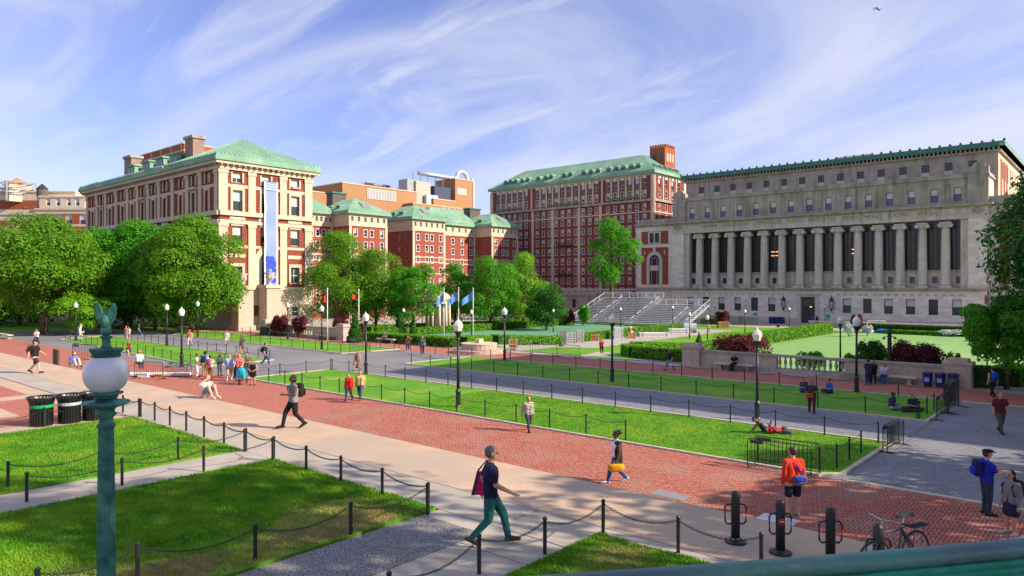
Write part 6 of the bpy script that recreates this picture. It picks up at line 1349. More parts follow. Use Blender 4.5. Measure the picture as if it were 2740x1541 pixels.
def section(x0, x1, y0, rows, rise, run, z0):
    for i in range(rows):
        y, z = y0 + i * run, z0 + i * rise
        MB().box(x0, x1, y, y + .32, z + .38, z + .43).build('seat_plank', ALU, bl); MB().box(x0, x1, y + .34, y + run + .05, z - .02, z + .03).build('foot_plank', ALU, bl)
        MB().box(x0, x1, y + .33, y + .339, z + .10, z + .22).build('riser', GREYM, bl)
    q = MB()
    for x in np.linspace(x0 + .2, x1 - .2, 6): q.cyl((x, y0, FIELD), (x, y0 + rows * run, z0 + rows * rise - .2), .06, .06, 4); [q.cyl((x, y0 + f * rows * run, FIELD), (x, y0 + f * rows * run, z0 + f * rows * rise - .1), .05, .05, 4) for f in (.3, .6, .95)]
    q.build('understructure', GREYM, bl)
def guard(pts, h=1.25):
    q = MB()
    for a, b in zip(pts, pts[1:]):
        a, b = Vector(a), Vector(b); n = max(1, int((b - a).length / 2.2))
        for i in range(n + 1): p_ = a.lerp(b, i / n); q.cyl(p_, p_ + Vector((0, 0, h)), .06, .06, 4)
        for zq in (.1, h): q.cyl(a + Vector((0, 0, zq)), b + Vector((0, 0, zq)), .045, .045, 4)
        m_ = int((b - a).length / .3)
        for i in range(m_): p_ = a.lerp(b, i / m_); q.cyl(p_ + Vector((0, 0, .1)), p_ + Vector((0, 0, h)), .008, .008, 3)
    q.build('guard_rail', ALU, bl)
NR = 16; section(-95, -90.2, 129, NR, .335, .875, FIELD + .25); section(-89.0, -80.6, 129, NR, .335, .875, FIELD + .25); section(-79.4, -70.8, 129, 12, .335, .875, FIELD + .25); section(-69.6, -66.8, 129, 12, .335, .875, FIELD + .25)
for x0, x1, n in ((-90.15, -89.05, NR), (-80.55, -79.45, NR), (-70.75, -69.65, 12)):
    for i in range(n * 2): MB().box(x0, x1, 129 + i * .4375, 129.44 + i * .4375, FIELD + .25 + i * .1675, FIELD + .30 + i * .1675).build('aisle_step', ALU, bl)
    q = MB(); [q.tube([((x0 + x1) / 2, 130 + i * 2.6, FIELD + .7 + i * 1.0), ((x0 + x1) / 2, 130 + i * 2.6, FIELD + 1.5 + i * 1.0), ((x0 + x1) / 2, 131.6 + i * 2.6, FIELD + 2.1 + i * 1.0), ((x0 + x1) / 2, 131.6 + i * 2.6, FIELD + 1.3 + i * 1.0)], .045, 4) for i in range(int(n / 3.2))]; q.build('aisle_handrail', ALU, bl)
zt1, zt2 = FIELD + .25 + NR * .335, FIELD + .25 + 12 * .335
guard([(-95.1, 129, FIELD + .4), (-95.1, 129 + NR * .875, zt1), (-79.4, 129 + NR * .875, zt1)]); guard([(-79.4, 129 + 12 * .875, zt2), (-66.7, 129 + 12 * .875, zt2), (-66.7, 129, FIELD + .4)])
# stacked stage decks and crates along the central path
DECK = mat('stacked_decks', (.52, .50, .45), (.40, .38, .34), 2, .7); WOODC = mat('orange_timber', (.48, .20, .07), (.38, .15, .05), 2, .8)
def stack(label, x, yb, ytop, wpx, n, m, name='deck_stack', cat='stack', jit=.06):
    p = W(x, yb); k = depth(p) / F_PX; w = wpx * k / 2; h = zat(p, ytop) - p.z; t = root(name, label, cat, p, rz=YAW, group='stacked stage parts on the central path'); r_ = random.Random(int(x))
    for i in range(n): MB().box(-w + r_.uniform(-jit, jit), w + r_.uniform(-jit, jit), -w * .45, w * .45, h * i / n + .02, h * (i + .82) / n).build('deck', m, t)
    for e in (-w * .8, w * .8): MB().box(e - .05, e + .05, -w * .46 - .02, w * .46 + .02, 0, h * .97).build('strap_post', STEEL, t)
    return t
stack('tall stack of grey stage decks at the left of the row', 1504, 921, 890, 26, 6, GREYM); stack('pale stack of boxed decks second in the row', 1528, 920, 889, 26, 5, DECK); stack('stack topped with folded canvas, third in the row', 1552, 917, 882, 20, 7, DECK)
stack('long low stack of timber frames in the row', 1585, 912, 894, 36, 3, WOODC, jit=.2); stack('high pale shrink-wrapped stack behind the lamp', 1654, 908, 875, 26, 7, WHITE); stack('small timber pile right of the wrapped stack', 1690, 906, 889, 22, 4, WOODC, jit=.15); stack('long row of folded white benches on trolleys', 1815, 893, 878, 52, 3, WHITE, jit=.1); stack('flat white deck laid along the path', 1750, 900, 889, 80, 2, WHITE)
stack('orange crates on top of the left stacks', 1508, 912, 884, 16, 2, WOODC); stack('pile of orange tables by the drum', 1372, 938, 906, 22, 4, WOODC, jit=.2); stack('stack of café tables beside the library path', 1936, 878, 860, 30, 4, WOODC, jit=.3)
p = W(1686, 900); t = root('water_cooler', 'orange drinks cooler with white lid on the path', 'cooler', (p.x, p.y, p.z + .9)); MB().lathe([(.25, 0), (.28, .55)], 14).build('barrel', mat('orange_plastic', (.7, .14, .03), (.6, .12, .03), 2, .4), t); MB().lathe([(.30, .551), (.30, .68), (.1, .74)], 14).build('lid', WHITE, t); MB().box(-.4, .4, -.4, .4, -.92, -.001).build('stand', DECK, t)
p = W(1845, 890); t = root('silver_cart', 'silver rounded catering cart at the path hedge', 'cart', p, rz=YAW); MB().cyl((-1.1, 0, 1.0), (1.1, 0, 1.0), .75, .75, 16).build('drum', STEEL, t); MB().box(-1.2, 1.2, -.6, .6, .2, .5).build('chassis', GREYM, t); [MB().cyl((e, -.65, .2), (e, .65, .2), .2, .2, 10).build('wheel', BLACK, t) for e in (-.8, .8)]
# bike rack & small things near the library
p = W(2220, 872)
for i, (x, y, lab) in enumerate(((1630, 856, 'x'),)): pass
for i, x in enumerate((2066, 2078, 2089)):
    p = W(x, 866); t = root('navy_bin', ('left', 'middle', 'right')[i] + ' dark blue bin beside the library door wall', 'bin', p, group='bins before the library'); MB().box(-.55, .55, -.5, .5, .1, 1.35).build('body', BINB, t); MB().box(-.6, .6, -.55, .55, 1.351, 1.5).build('lid', BINB, t); MB().box(-.5, .5, -.45, .45, 0, .099).build('base', BLACK, t)
for x, y, lab in ((2021, 866, 'round green notice disc left of the library door wall'), (2216, 872, 'round green notice disc right of the library door')):
    p = W(x, y); t = root('round_sign', lab, 'sign', p, rz=YAW, group='round green signs'); MB().cyl((0, 0, 0), (0, 0, 1.6), .05, .05, 6).build('post', BLACK, t); MB().cyl((0, -.06, 2.0), (0, .06, 2.0), .5, .5, 16).build('disc', mat('teal_sign', (.03, .32, .25), (.025, .27, .21), 3, .5), t)
# inflatables, goal frame and rolls at the far field edge
p = W(2345, 890); t = root('goal_frame', 'white frame with blue cloth at the far edge of the field', 'goal', p, rz=YAW); q = MB(); [q.cyl((e, 0, 0), (e, 0, 2.1), .07, .07, 6) for e in (-1.6, 1.6)]; q.cyl((-1.6, 0, 2.1), (1.6, 0, 2.1), .07, .07, 6); q.build('frame', WHITE, t); MB().box(-.2, 1.5, .1, .3, 0, .9).build('cloth', BINB, t)
for x, y, w, lab, m in ((2320, 891, .9, 'blue inflatable left of the white goal frame', mat('blue_vinyl', (.04, .12, .6), (.03, .1, .5), 2, .4)), (2360, 891, 1.2, 'blue and white inflatable right of the goal frame', MATS['blue_vinyl'])):
    p = W(x, y); t = root('inflatable', lab, 'inflatable', p, rz=YAW, group='inflatables at the field edge'); MB().ball((0, 0, .4), (w, .7, .42), 12, 8).build('body', m, t, True); MB().ball((w * .7, -.2, .35), (.5, .4, .3), 10, 6).build('end_float', WHITE, t, True)
p = W(2490, 893); t = root('cover_roll', 'long rolled pale ground cover at the far field edge', 'roll', p, rz=YAW); MB().cyl((-3.6, 0, .25), (3.6, 0, .25), .25, .25, 12).build('roll', WHITE, t); [MB().cyl((e, 0, .25), (e + .12, 0, .25), .27, .27, 12).build('strap', GREYM, t) for e in (-2, 0, 2)]
p = W(2448, 889); t = root('orange_stand', 'orange trestle at the far edge of the field', 'trestle', p, rz=YAW); [MB().cyl((a, 0, 0), (b, 0, .9), .06, .06, 5).build('leg', WOODC, t) for a, b in ((-.9, -.6), (-.3, -.6), (.4, .7), (1.0, .7))]; MB().box(-.9, 1, -.08, .08, .9, 1.02).build('rail', WOODC, t)
p = W(1185, 888); k = MB().cyl((-9, 0, .12), (9, 0, .12), .14, .14, 10).build('white_roll', WHITE); k.location = W(1160, 888); k.rotation_euler = (0, 0, ang(W(1088, 893), W(1246, 883))); tag(k, 'long white rolled cover lying along the east field', 'roll')
# dark twin-arm lamp behind the long red shrub
c = at(2380, 50.5); t = root('twin_floodlight', 'dark post with two small floodlights behind the red shrub', 'floodlight', (c.x, c.y, g(c.x, c.y)), rz=YAW); h = zat(c, 886) - g(c.x, c.y)
MB().lathe([(.16, 0), (.13, h)], 10).build('post', BLACK, t); MB().lathe([(.2, h - .08), (.1, h + .15)], 8).build('cap', BLACK, t)
for s_ in (-1, 1): a = MB().tube([(0, 0, h - .45), (s_ * .25, 0, h - .35), (s_ * .4, 0, h - .42)], .03, 5).build('arm', BLACK, t); MB().lathe([(.04, 0), (.13, -.16)], 8, (s_ * .4, 0, h - .4)).build('lamp_head', BLACK, a)
# red cart
p = W(470, 875); t = root('utility_cart', 'bright red utility cart under the olive tree', 'cart', p, rz=YAW); MB().box(-.8, .8, -.5, .5, .35, 1.1).build('body', mat('red_paint', (.55, .03, .015), (.45, .025, .015), 2, .35), t); MB().box(-.7, .7, -.45, .45, 1.75, 1.85).build('canopy', BLACK, t); [MB().cyl((a, -.4, 1.1), (a, -.4, 1.75), .03, .03, 4).build('canopy_post', BLACK, t) for a in (-.65, .65)]; [MB().cyl((a, -.52, .25), (a, -.4, .25), .25, .25, 12).build('wheel', BLACK, t) for a in (-.5, .5)]
# parked car in the shade under the left trees
p = at(110, 128); t = root('parked_car', 'silver car parked in the shade under the left trees', 'car', (p.x, p.y, 0), rz=YAW); SILV = mat('silver_paint', (.35, .37, .4), (.3, .32, .35), 2, .3, metal=.4)
prof = [(-2.2, .45), (-2.2, .85), (-1.5, .95), (-.9, 1.42), (.7, 1.42), (1.35, .98), (2.15, .85), (2.2, .45)]
q = MB(); n = len(prof); q.add([(x, -.85, z) for x, z in prof] + [(x, .85, z) for x, z in prof], [tuple(range(n - 1, -1, -1)), tuple(range(n, 2 * n))] + [(i, (i + 1) % n, n + (i + 1) % n, n + i) for i in range(n)]); q.build('body', SILV, t); [MB().hexa([(a, -.87, .95), (b, -.87, .95), (b, -.85, .95), (a, -.85, .95), (a + .3 * (a < -.5), -.87, 1.34), (b - .35 * (b > .6), -.87, 1.34), (b - .35 * (b > .6), -.85, 1.34), (a + .3 * (a < -.5), -.85, 1.34)]).build('window', GLASS, t) for a, b in ((-1.2, -.1), (0, 1.05))]
[MB().cyl((a, s_ * .88, .34), (a, s_ * .7, .34), .34, .34, 14).build('wheel', BLACK, t) for a in (-1.4, 1.4) for s_ in (-1, 1)]
# stage platform parts lying by the barriers
p = W(420, 1006, 0.0); t = root('stage_panel', 'white stage panel and props lying behind the barriers', 'panel', p, rz=YAW); MB().box(-2.2, 2.4, -.5, .5, .08, .22).build('panel', WHITE, t); MB().box(-1.0, -.3, -.8, -.4, 0, .3).build('white_cloth', WHITE, t); MB().box(.2, .7, -.8, -.5, 0, .2).build('orange_block', WOODC, t)
# small plane high in the sky
c = at(2348, 1500); o = root('airplane', 'tiny airplane high in the sky at upper right', 'airplane', (c.x, c.y, zat(c, 24))); MB().cyl(RT * -9, RT * 9, 1.3, .8, 8).build('fuselage', GREYM, o); MB().hexa([Vector(a) for a in ((-2, -12, 0), (2, -12, 0), (3, 12, 0), (-1, 12, 0), (-2, -12, .4), (2, -12, .4), (3, 12, .4), (-1, 12, .4))]).build('wing', GREYM, o); MB().hexa([RT * a + Vector((0, 0, z)) + FW * e for z, xs in ((0, (-9, -6)), (3.5, (-10, -8))) for a, e in ((xs[0], -.2), (xs[1], -.2), (xs[1], .2), (xs[0], .2))]).build('tail', GREYM, o)
# ------------------------------------------------------------------ people
SKIN = {k: mat('skin_' + k, c, tuple(v * .85 for v in c), 9, .55) for k, c in (('l', (.62, .36, .24)), ('t', (.52, .28, .17)), ('m', (.33, .17, .10)), ('d', (.12, .06, .035)))}
HAIRM = {k: mat('hair_' + k, c, tuple(v * .6 for v in c), 30, .5) for k, c in (('k', (.012, .010, .009)), ('b', (.07, .04, .022)), ('g', (.16, .15, .14)), ('y', (.45, .27, .10)), ('r', (.25, .09, .03)))}
EYE = mat('eye_dark', (.02, .015, .01), None, 5, .3); LIP = mat('lip', (.38, .12, .09), None, 5, .5)
CL = {}
def striped():
    m = mat('striped_knit', (.5, .47, .42), None, 6, .85); t = m.node_tree; b = t.nodes['Principled BSDF']; tcn = t.nodes.new('ShaderNodeTexCoord'); w = t.nodes.new('ShaderNodeTexWave'); w.bands_direction = 'Z'; w.inputs['Scale'].default_value = 4.5; w.inputs['Distortion'].default_value = 0
    r = t.nodes.new('ShaderNodeValToRGB'); r.color_ramp.interpolation = 'CONSTANT'; r.color_ramp.elements[0].color = (.02, .02, .025, 1); r.color_ramp.elements[1].color = (.6, .56, .5, 1); r.color_ramp.elements[1].position = .5
    t.links.new(tcn.outputs['Object'], w.inputs['Vector']); t.links.new(w.outputs[0], r.inputs[0]); t.links.new(r.outputs[0], b.inputs['Base Color']); return m
def cloth(c):
    if c == 'stripe': return striped()
    k = tuple(round(v, 3) for v in c)
    if k not in CL: CL[k] = mat('cloth_%d' % len(CL), k, tuple(v * .72 for v in k), 7, .85, .6, 11)
    return CL[k]
V = lambda *a: Vector(a)
def skeleton(pose, arms, lean=0.0, ph=1):
    j = {}; hz = .93
    def torso(p, up, fwd):
        j['pel'] = p; j['waist'] = p + up * .17; j['chest'] = p + up * .36 + fwd * .01; j['neck'] = p + up * .535; j['head'] = p + up * .70 + fwd * .025; j['up'] = up; j['fwd'] = fwd
        for s, n in ((-1, 'L'), (1, 'R')): j['hip' + n] = p + V(s * .095, 0, -.02); j['sh' + n] = p + up * .475 + V(s * .185, 0, 0) - fwd * .005
    up = V(0, math.sin(lean), math.cos(lean)); fw = V(0, math.cos(lean), -math.sin(lean))
    if pose in ('stand', 'walk'):
        if pose == 'walk': hz = .905
        torso(V(0, 0, hz), up, fw)
        for s, n in ((-1, 'L'), (1, 'R')):
            if pose == 'stand': j['kn' + n] = V(s * .105, .02, .50); j['an' + n] = V(s * .115, -.01, .085); j['toe' + n] = V(s * .14, .16, .045)
            else:
                f = s * ph
                if f > 0: j['kn' + n] = V(s * .09, .21, .51); j['an' + n] = V(s * .085, .29, .095); j['toe' + n] = V(s * .10, .46, .075)
                else: j['kn' + n] = V(s * .09, -.03, .48); j['an' + n] = V(s * .085, -.31, .15); j['toe' + n] = V(s * .095, -.17, .045)
    elif pose == 'knees':
        torso(V(0, 0, .13), V(0, .18, .98).normalized(), V(0, .98, -.18))
        for s, n in ((-1, 'L'), (1, 'R')): j['kn' + n] = V(s * .12, .36, .50); j['an' + n] = V(s * .11, .55, .10); j['toe' + n] = V(s * .12, .72, .05)
    elif pose == 'cross':
        torso(V(0, 0, .13), V(0, .12, .99).normalized(), V(0, .99, -.12))
        for s, n in ((-1, 'L'), (1, 'R')): j['kn' + n] = V(s * .34, .30, .17); j['an' + n] = V(-s * .10, .36, .09); j['toe' + n] = V(-s * .22, .40, .06)
    elif pose == 'bench':
        torso(V(0, 0, .60), V(0, .10, .99).normalized(), V(0, .99, -.1))
        for s, n in ((-1, 'L'), (1, 'R')): j['kn' + n] = V(s * .10, .44, .58); j['an' + n] = V(s * .09, .40, .12); j['toe' + n] = V(s * .10, .57, .05)
    elif pose == 'lie':
        torso(V(0, 0, .13), V(0, -1, .06).normalized(), V(0, .06, 1))
        for s, n in ((-1, 'L'), (1, 'R')): j['hip' + n] = V(s * .095, .02, .13)
        j['knL'] = V(-.10, .34, .48); j['anL'] = V(-.10, .62, .10); j['toeL'] = V(-.11, .78, .06); j['knR'] = V(.05, .36, .56); j['anR'] = V(-.16, .56, .60); j['toeR'] = V(-.22, .60, .74)
    up, fw = j['up'], j['fwd']
    for s, n in ((-1, 'L'), (1, 'R')):
        a = arms if isinstance(arms, str) else arms[0 if n == 'L' else 1]; sh = j['sh' + n]; sd = V(s, 0, 0)
        if a == 'down': el, wr = sh + sd * .045 - up * .29 - fw * .03, sh + sd * .06 - up * .54 + fw * .04
        elif a == 'fwd': el, wr = sh + sd * .05 - up * .27 + fw * .10, sh + sd * .02 - up * .40 + fw * .33
        elif a == 'back': el, wr = sh + sd * .06 - up * .27 - fw * .12, sh + sd * .08 - up * .51 - fw * .13
        elif a == 'out': el, wr = sh + sd * .04 - up * .24 + fw * .13, sh - sd * .04 - up * .20 + fw * .39
        elif a == 'hold': el, wr = sh + sd * .06 - up * .26 + fw * .05, sh - sd * .10 - up * .25 + fw * .27
        elif a == 'head': el, wr = sh + sd * .20 + up * .02 + fw * .12, sh - sd * .03 + up * .20 + fw * .12
        elif a == 'knee': el, wr = sh + sd * .03 - up * .22 + fw * .18, j['kn' + n] + V(-s * .06, -.02, .075)
        elif a == 'prop': el, wr = sh + sd * .10 - up * .25 - fw * .16, V(s * .30, -.30, .06)
        elif a == 'belly': el, wr = sh + sd * .12 - up * .24 + fw * .04, sh - sd * .07 - up * .36 + fw * .22
        j['el' + n], j['wr' + n] = el, wr; j['ha' + n] = wr + (wr - el).normalized() * .085
    return j
def rbox(c, s, n=12, k=8, e=.45, mb=None, m=0):
    """soft rounded box (bags)"""
    mb = mb or MB(); f = lambda v: math.copysign(abs(v) ** e, v); vs = []
    for i in range(k + 1):
        t = math.pi * i / k - math.pi / 2
        for q in range(n):
            a = 2 * math.pi * q / n; vs.append((c[0] + s[0] * f(math.cos(t)) * f(math.cos(a)), c[1] + s[1] * f(math.cos(t)) * f(math.sin(a)), c[2] + s[2] * f(math.sin(t))))
    return mb.add(vs, [(i * n + q, i * n + (q + 1) % n, (i + 1) * n + (q + 1) % n, (i + 1) * n + q) for i in range(k) for q in range(n)], m)
PENDING = []
PCOUNT = [0]
def person(label, x, yf, yh, face, pose='stand', arms='down', top=(.3, .3, .3), bot=(.05, .05, .07), skin='l', hair='b', shoe=(.03, .03, .03), sleeve='short', legs='long', hs='short', z=None, lean=0.0, ph=1, hat=None, ht=None, vox=.026, skirt=0, vest=None, bag=None, shift=None, pos=None):
    p = Vector(pos) if pos else W(x, yf, z); d = depth(p)
    if ht is None:
        ht = zat(p, yh) - p.z
        ht = max(1.58, min(1.95, ht)) if pose in ('stand', 'walk') else 1.74
    s = ht / 1.75; a = R(face); dr = RT * math.cos(a) + FW * math.sin(a); rz = math.atan2(dr.y, dr.x) - math.pi / 2
    if shift: p = p + Vector(shift)
    j = skeleton(pose, arms, lean, ph); up, fw = j['up'], j['fwd']; C = []
    def cap(a_, ra, b_, rb, t): C.append((Vector(a_), ra, Vector(b_), rb, t))
    for sd in (-1, 1):
        o = V(sd * .078, 0, 0); cap(j['pel'] + o, .112, j['waist'] + o * .85, .108, 'bot'); cap(j['waist'] + o * .85 - up * .02, .114, j['chest'] + o * 1.1, .130, 'top'); cap(j['waist'] + o * .9, .115, j['pel'] + o * 1.1 + up * .03, .120, 'top')
    cap(j['shL'] - V(-.03, 0, 0), .07, j['shR'] - V(.03, 0, 0), .07, 'top'); cap(j['chest'], .12, j['neck'] - up * .07, .075, 'top'); cap(j['neck'] - up * .04, .052, j['head'] - up * .06, .05, 'skin')
    hd = j['head']; cap(hd - up * .055 + fw * .025, .062, hd + up * .045, .088, 'skin')
    cap(hd + fw * .095 + up * .01, .012, hd + fw * .113 - up * .022, .015, 'skin'); [cap(hd + V(e * .088, 0, 0) + up * .005, .018, hd + V(e * .09, 0, 0) - up * .02, .014, 'skin') for e in (-1, 1)]
    for n in 'LR':
        k = .012 if legs in ('long', 'shorts') else 0; hip, kn, an, toe = (j[q + n] for q in ('hip', 'kn', 'an', 'toe')); cap(hip, .098 + k, kn, .067 + k * .6, 'bot' if legs == 'long' else 'thigh'); cap(kn, .063 + k * .5 * (legs == 'long'), an, .04 + k * (legs == 'long'), 'bot' if legs == 'long' else 'skin')
        if legs == 'shorts': cap(hip, .105, hip.lerp(kn, .82), .092, 'bot')
        cap(an - (kn - an).normalized() * .0 + V(0, -.02, -.02) * 0, .045, toe, .038, 'shoe'); cap(an + (an - toe).normalized() * .05 - (kn - an).normalized() * .035, .036, toe, .034, 'shoe')
        sh, el, wr, ha = (j[q + n] for q in ('sh', 'el', 'wr', 'ha')); cap(sh, .058, el, .047, 'skin' if sleeve == 'none' else ('top' if sleeve == 'long' else 'skin')); cap(el, .045, wr, .031, 'top' if sleeve == 'long' else 'skin'); cap(wr, .027, ha, .030, 'skin')
        if sleeve == 'short': cap(sh, .074, sh.lerp(el, .64), .068, 'top')
        if sleeve == 'long': cap(sh, .070, el, .058, 'top'); cap(el, .056, wr.lerp(el, .1), .042, 'top')
    if skirt:
        for sd in (-1, 0, 1): cap(j['waist'] + V(sd * .05, 0, 0), .11, j['pel'] + V(sd * .085, 0, -skirt), .135, 'bot')
    if vest:
        for sd in (-1, 1): cap(j['chest'] + V(sd * .11, -.02, .05), .118, j['pel'] + V(sd * .115, -.03, -.22), .128, 'vest'); cap(j['sh' + ('L' if sd < 0 else 'R')], .07, j['chest'] + V(sd * .10, -.03, 0), .1, 'vest')
    # voxel union of the limbs: one continuous surface
    q = MB()
    for A, ra, B, rb, t in C:
        q.cyl(A, B, ra, rb, 10); q.ball(A, ra, 10, 6); q.ball(B, rb, 10, 6)
    me = bpy.data.meshes.new('tmp'); me.from_pydata(q.v, [], q.f); o = bpy.data.objects.new('tmp', me); COL.objects.link(o)
    md = o.modifiers.new('r', 'REMESH'); md.mode = 'VOXEL'; md.voxel_size = vox; sm = o.modifiers.new('s', 'SMOOTH'); sm.factor = .5; sm.iterations = 3 if vox < .02 else 2
    PENDING.append(lambda dg: finish(dg, o, me, C, j, hd, up, fw, vox, vest, top, bot, shoe, skin, label, p, rz, s, hair, hs, hat, bag))
def finish(dg, o, me, C, j, hd, up, fw, vox, vest, top, bot, shoe, skin, label, p, rz, s, hair, hs, hat, bag):
    m2 = bpy.data.meshes.new_from_object(o.evaluated_get(dg))
    nf = len(m2.polygons); cen = np.empty(nf * 3, dtype=np.float32); m2.polygons.foreach_get('center', cen); cen = cen.reshape(-1, 3)
    best = np.full(nf, 1e9); idx = np.zeros(nf, dtype=np.int32); tags = ['skin', 'top', 'bot', 'shoe', 'vest', 'eye', 'lip']
    for A, ra, B, rb, t in C:
        A_, B_ = np.array(A), np.array(B); ab = B_ - A_; tt = np.clip(((cen - A_) @ ab) / max(1e-9, ab @ ab), 0, 1); ds = np.linalg.norm(cen - A_ - tt[:, None] * ab, axis=1) - (ra + (rb - ra) * tt) - (.012 if t in ('top', 'vest') else 0)
        w = ds < best; best[w] = ds[w]; idx[w] = tags.index('skin' if t == 'thigh' else t)
    h_ = np.array(hd); U, Fv = np.array(up), np.array(fw); rel = cen - h_; X_ = rel[:, 0]; Uv = rel @ U; Fr = rel @ Fv
    idx[(Fr > .05) & (abs(Uv - .012) < .011 + vox * .2) & (abs(abs(X_) - .036) < .013 + vox * .2)] = 5; idx[(Fr > .06) & (abs(Uv + .058) < .007 + vox * .2) & (abs(X_) < .024)] = 6
    m2.materials.clear(); vm = cloth(vest) if vest else cloth(top)
    for q_ in (SKIN[skin], cloth(top), cloth(bot), cloth(shoe), vm, EYE, LIP): m2.materials.append(q_)
    m2.polygons.foreach_set('material_index', idx); m2.polygons.foreach_set('use_smooth', [True] * nf)
    bm = bmesh.new(); bm.from_mesh(m2)                                    # five fingers on each hand
    for n, sd in (('L', -1), ('R', 1)):
        wr, ha = j['wr' + n], j['ha' + n]; dd = (ha - wr).normalized(); sdv = dd.cross(fw if abs(dd.dot(fw)) < .9 else up).normalized(); nr = dd.cross(sdv)
        for i in range(5):
            if i < 4: b0 = ha + sdv * (.022 * (i - 1.5) * .85) - dd * .005; l_ = (.062, .078, .072, .055)[i]; k1 = b0 + dd * l_ * .55; k2 = k1 + (dd * .8 + nr * .6 * (1 if nr.dot(fw) > 0 else -1)).normalized() * l_ * .5
            else: b0 = wr.lerp(ha, .45) + sdv * .022; k1 = b0 + (dd * .6 + sdv * .8).normalized() * .035; k2 = k1 + (dd * .9 + sdv * .3).normalized() * .028
            for (A, ra, B, rb) in ((b0, .0095, k1, .0085), (k1, .0085, k2, .006)):
                qd = (B - A).to_track_quat('Z', 'Y'); r0 = [bm.verts.new(A + qd @ V(ra * math.cos(t * 1.2566), ra * math.sin(t * 1.2566), 0)) for t in range(5)]; r1 = [bm.verts.new(B + qd @ V(rb * math.cos(t * 1.2566), rb * math.sin(t * 1.2566), 0)) for t in range(5)]
                for t in range(5): bm.faces.new((r0[t], r0[(t + 1) % 5], r1[(t + 1) % 5], r1[t])).smooth = True
                bm.faces.new(r1); bm.faces.new(r0[::-1])
    bm.to_mesh(m2); bm.free()
    t = root('person', label, 'person', p, rz=rz, group='people on the campus'); t.scale = (s * 1.1, s * 1.1, s); m2.name = 'body'; put('body', m2, t)
    # hair, hat
    hm = HAIRM[hair]; q = MB(); B0 = Matrix((V(1, 0, 0), fw, up)).transposed()
    def hball(c, r, n=12, k=8):
        o_ = len(q.v); q.ball((0, 0, 0), r, n, k); 
        for i in range(o_, len(q.v)): q.v[i] = tuple(hd + B0 @ (Vector(q.v[i]) + Vector(c)))
    if hs != 'bald': hball((0, -.022, .052), (.094, .098, .082)); hball((0, -.045, .005), (.088, .07, .085))
    if hs == 'long': hball((0, -.075, -.10), (.085, .045, .17))
    if hs == 'bob': hball((0, -.04, -.03), (.105, .075, .10))
    if hs == 'bun': hball((0, -.11, .09), (.065, .065, .065)); hball((0, -.13, .05), (.05, .05, .05))
    if hs == 'puff': hball((0, -.10, .07), (.085, .085, .085))
    if hs == 'pony': hball((0, -.12, -.02), (.035, .04, .12))
    if q.v: q.build('hair', hm, t, True)
    if hat:
        q = MB()
        if hat[0] == 'flat': hball((0, .0, .085), (.105, .125, .05)); hball((0, .10, .06), (.08, .08, .018))
        elif hat[0] == 'brim': hball((0, -.01, .085), (.1, .105, .07)); hball((0, 0, .055), (.2, .2, .014), 18, 4)
        else: hball((0, -.01, .075), (.1, .108, .07)); hball((0, .11, .05), (.07, .07, .013))
        q.build('hat', cloth(hat[1]), t, True)
    if bag: carry(bag, t, j, p, rz, s, label)
def thing_at(name, label, cat, p, rz, s, group=None): t = root(name, label, cat, p, rz=rz, group=group); t.scale = (s * 1.1, s * 1.1, s); return t
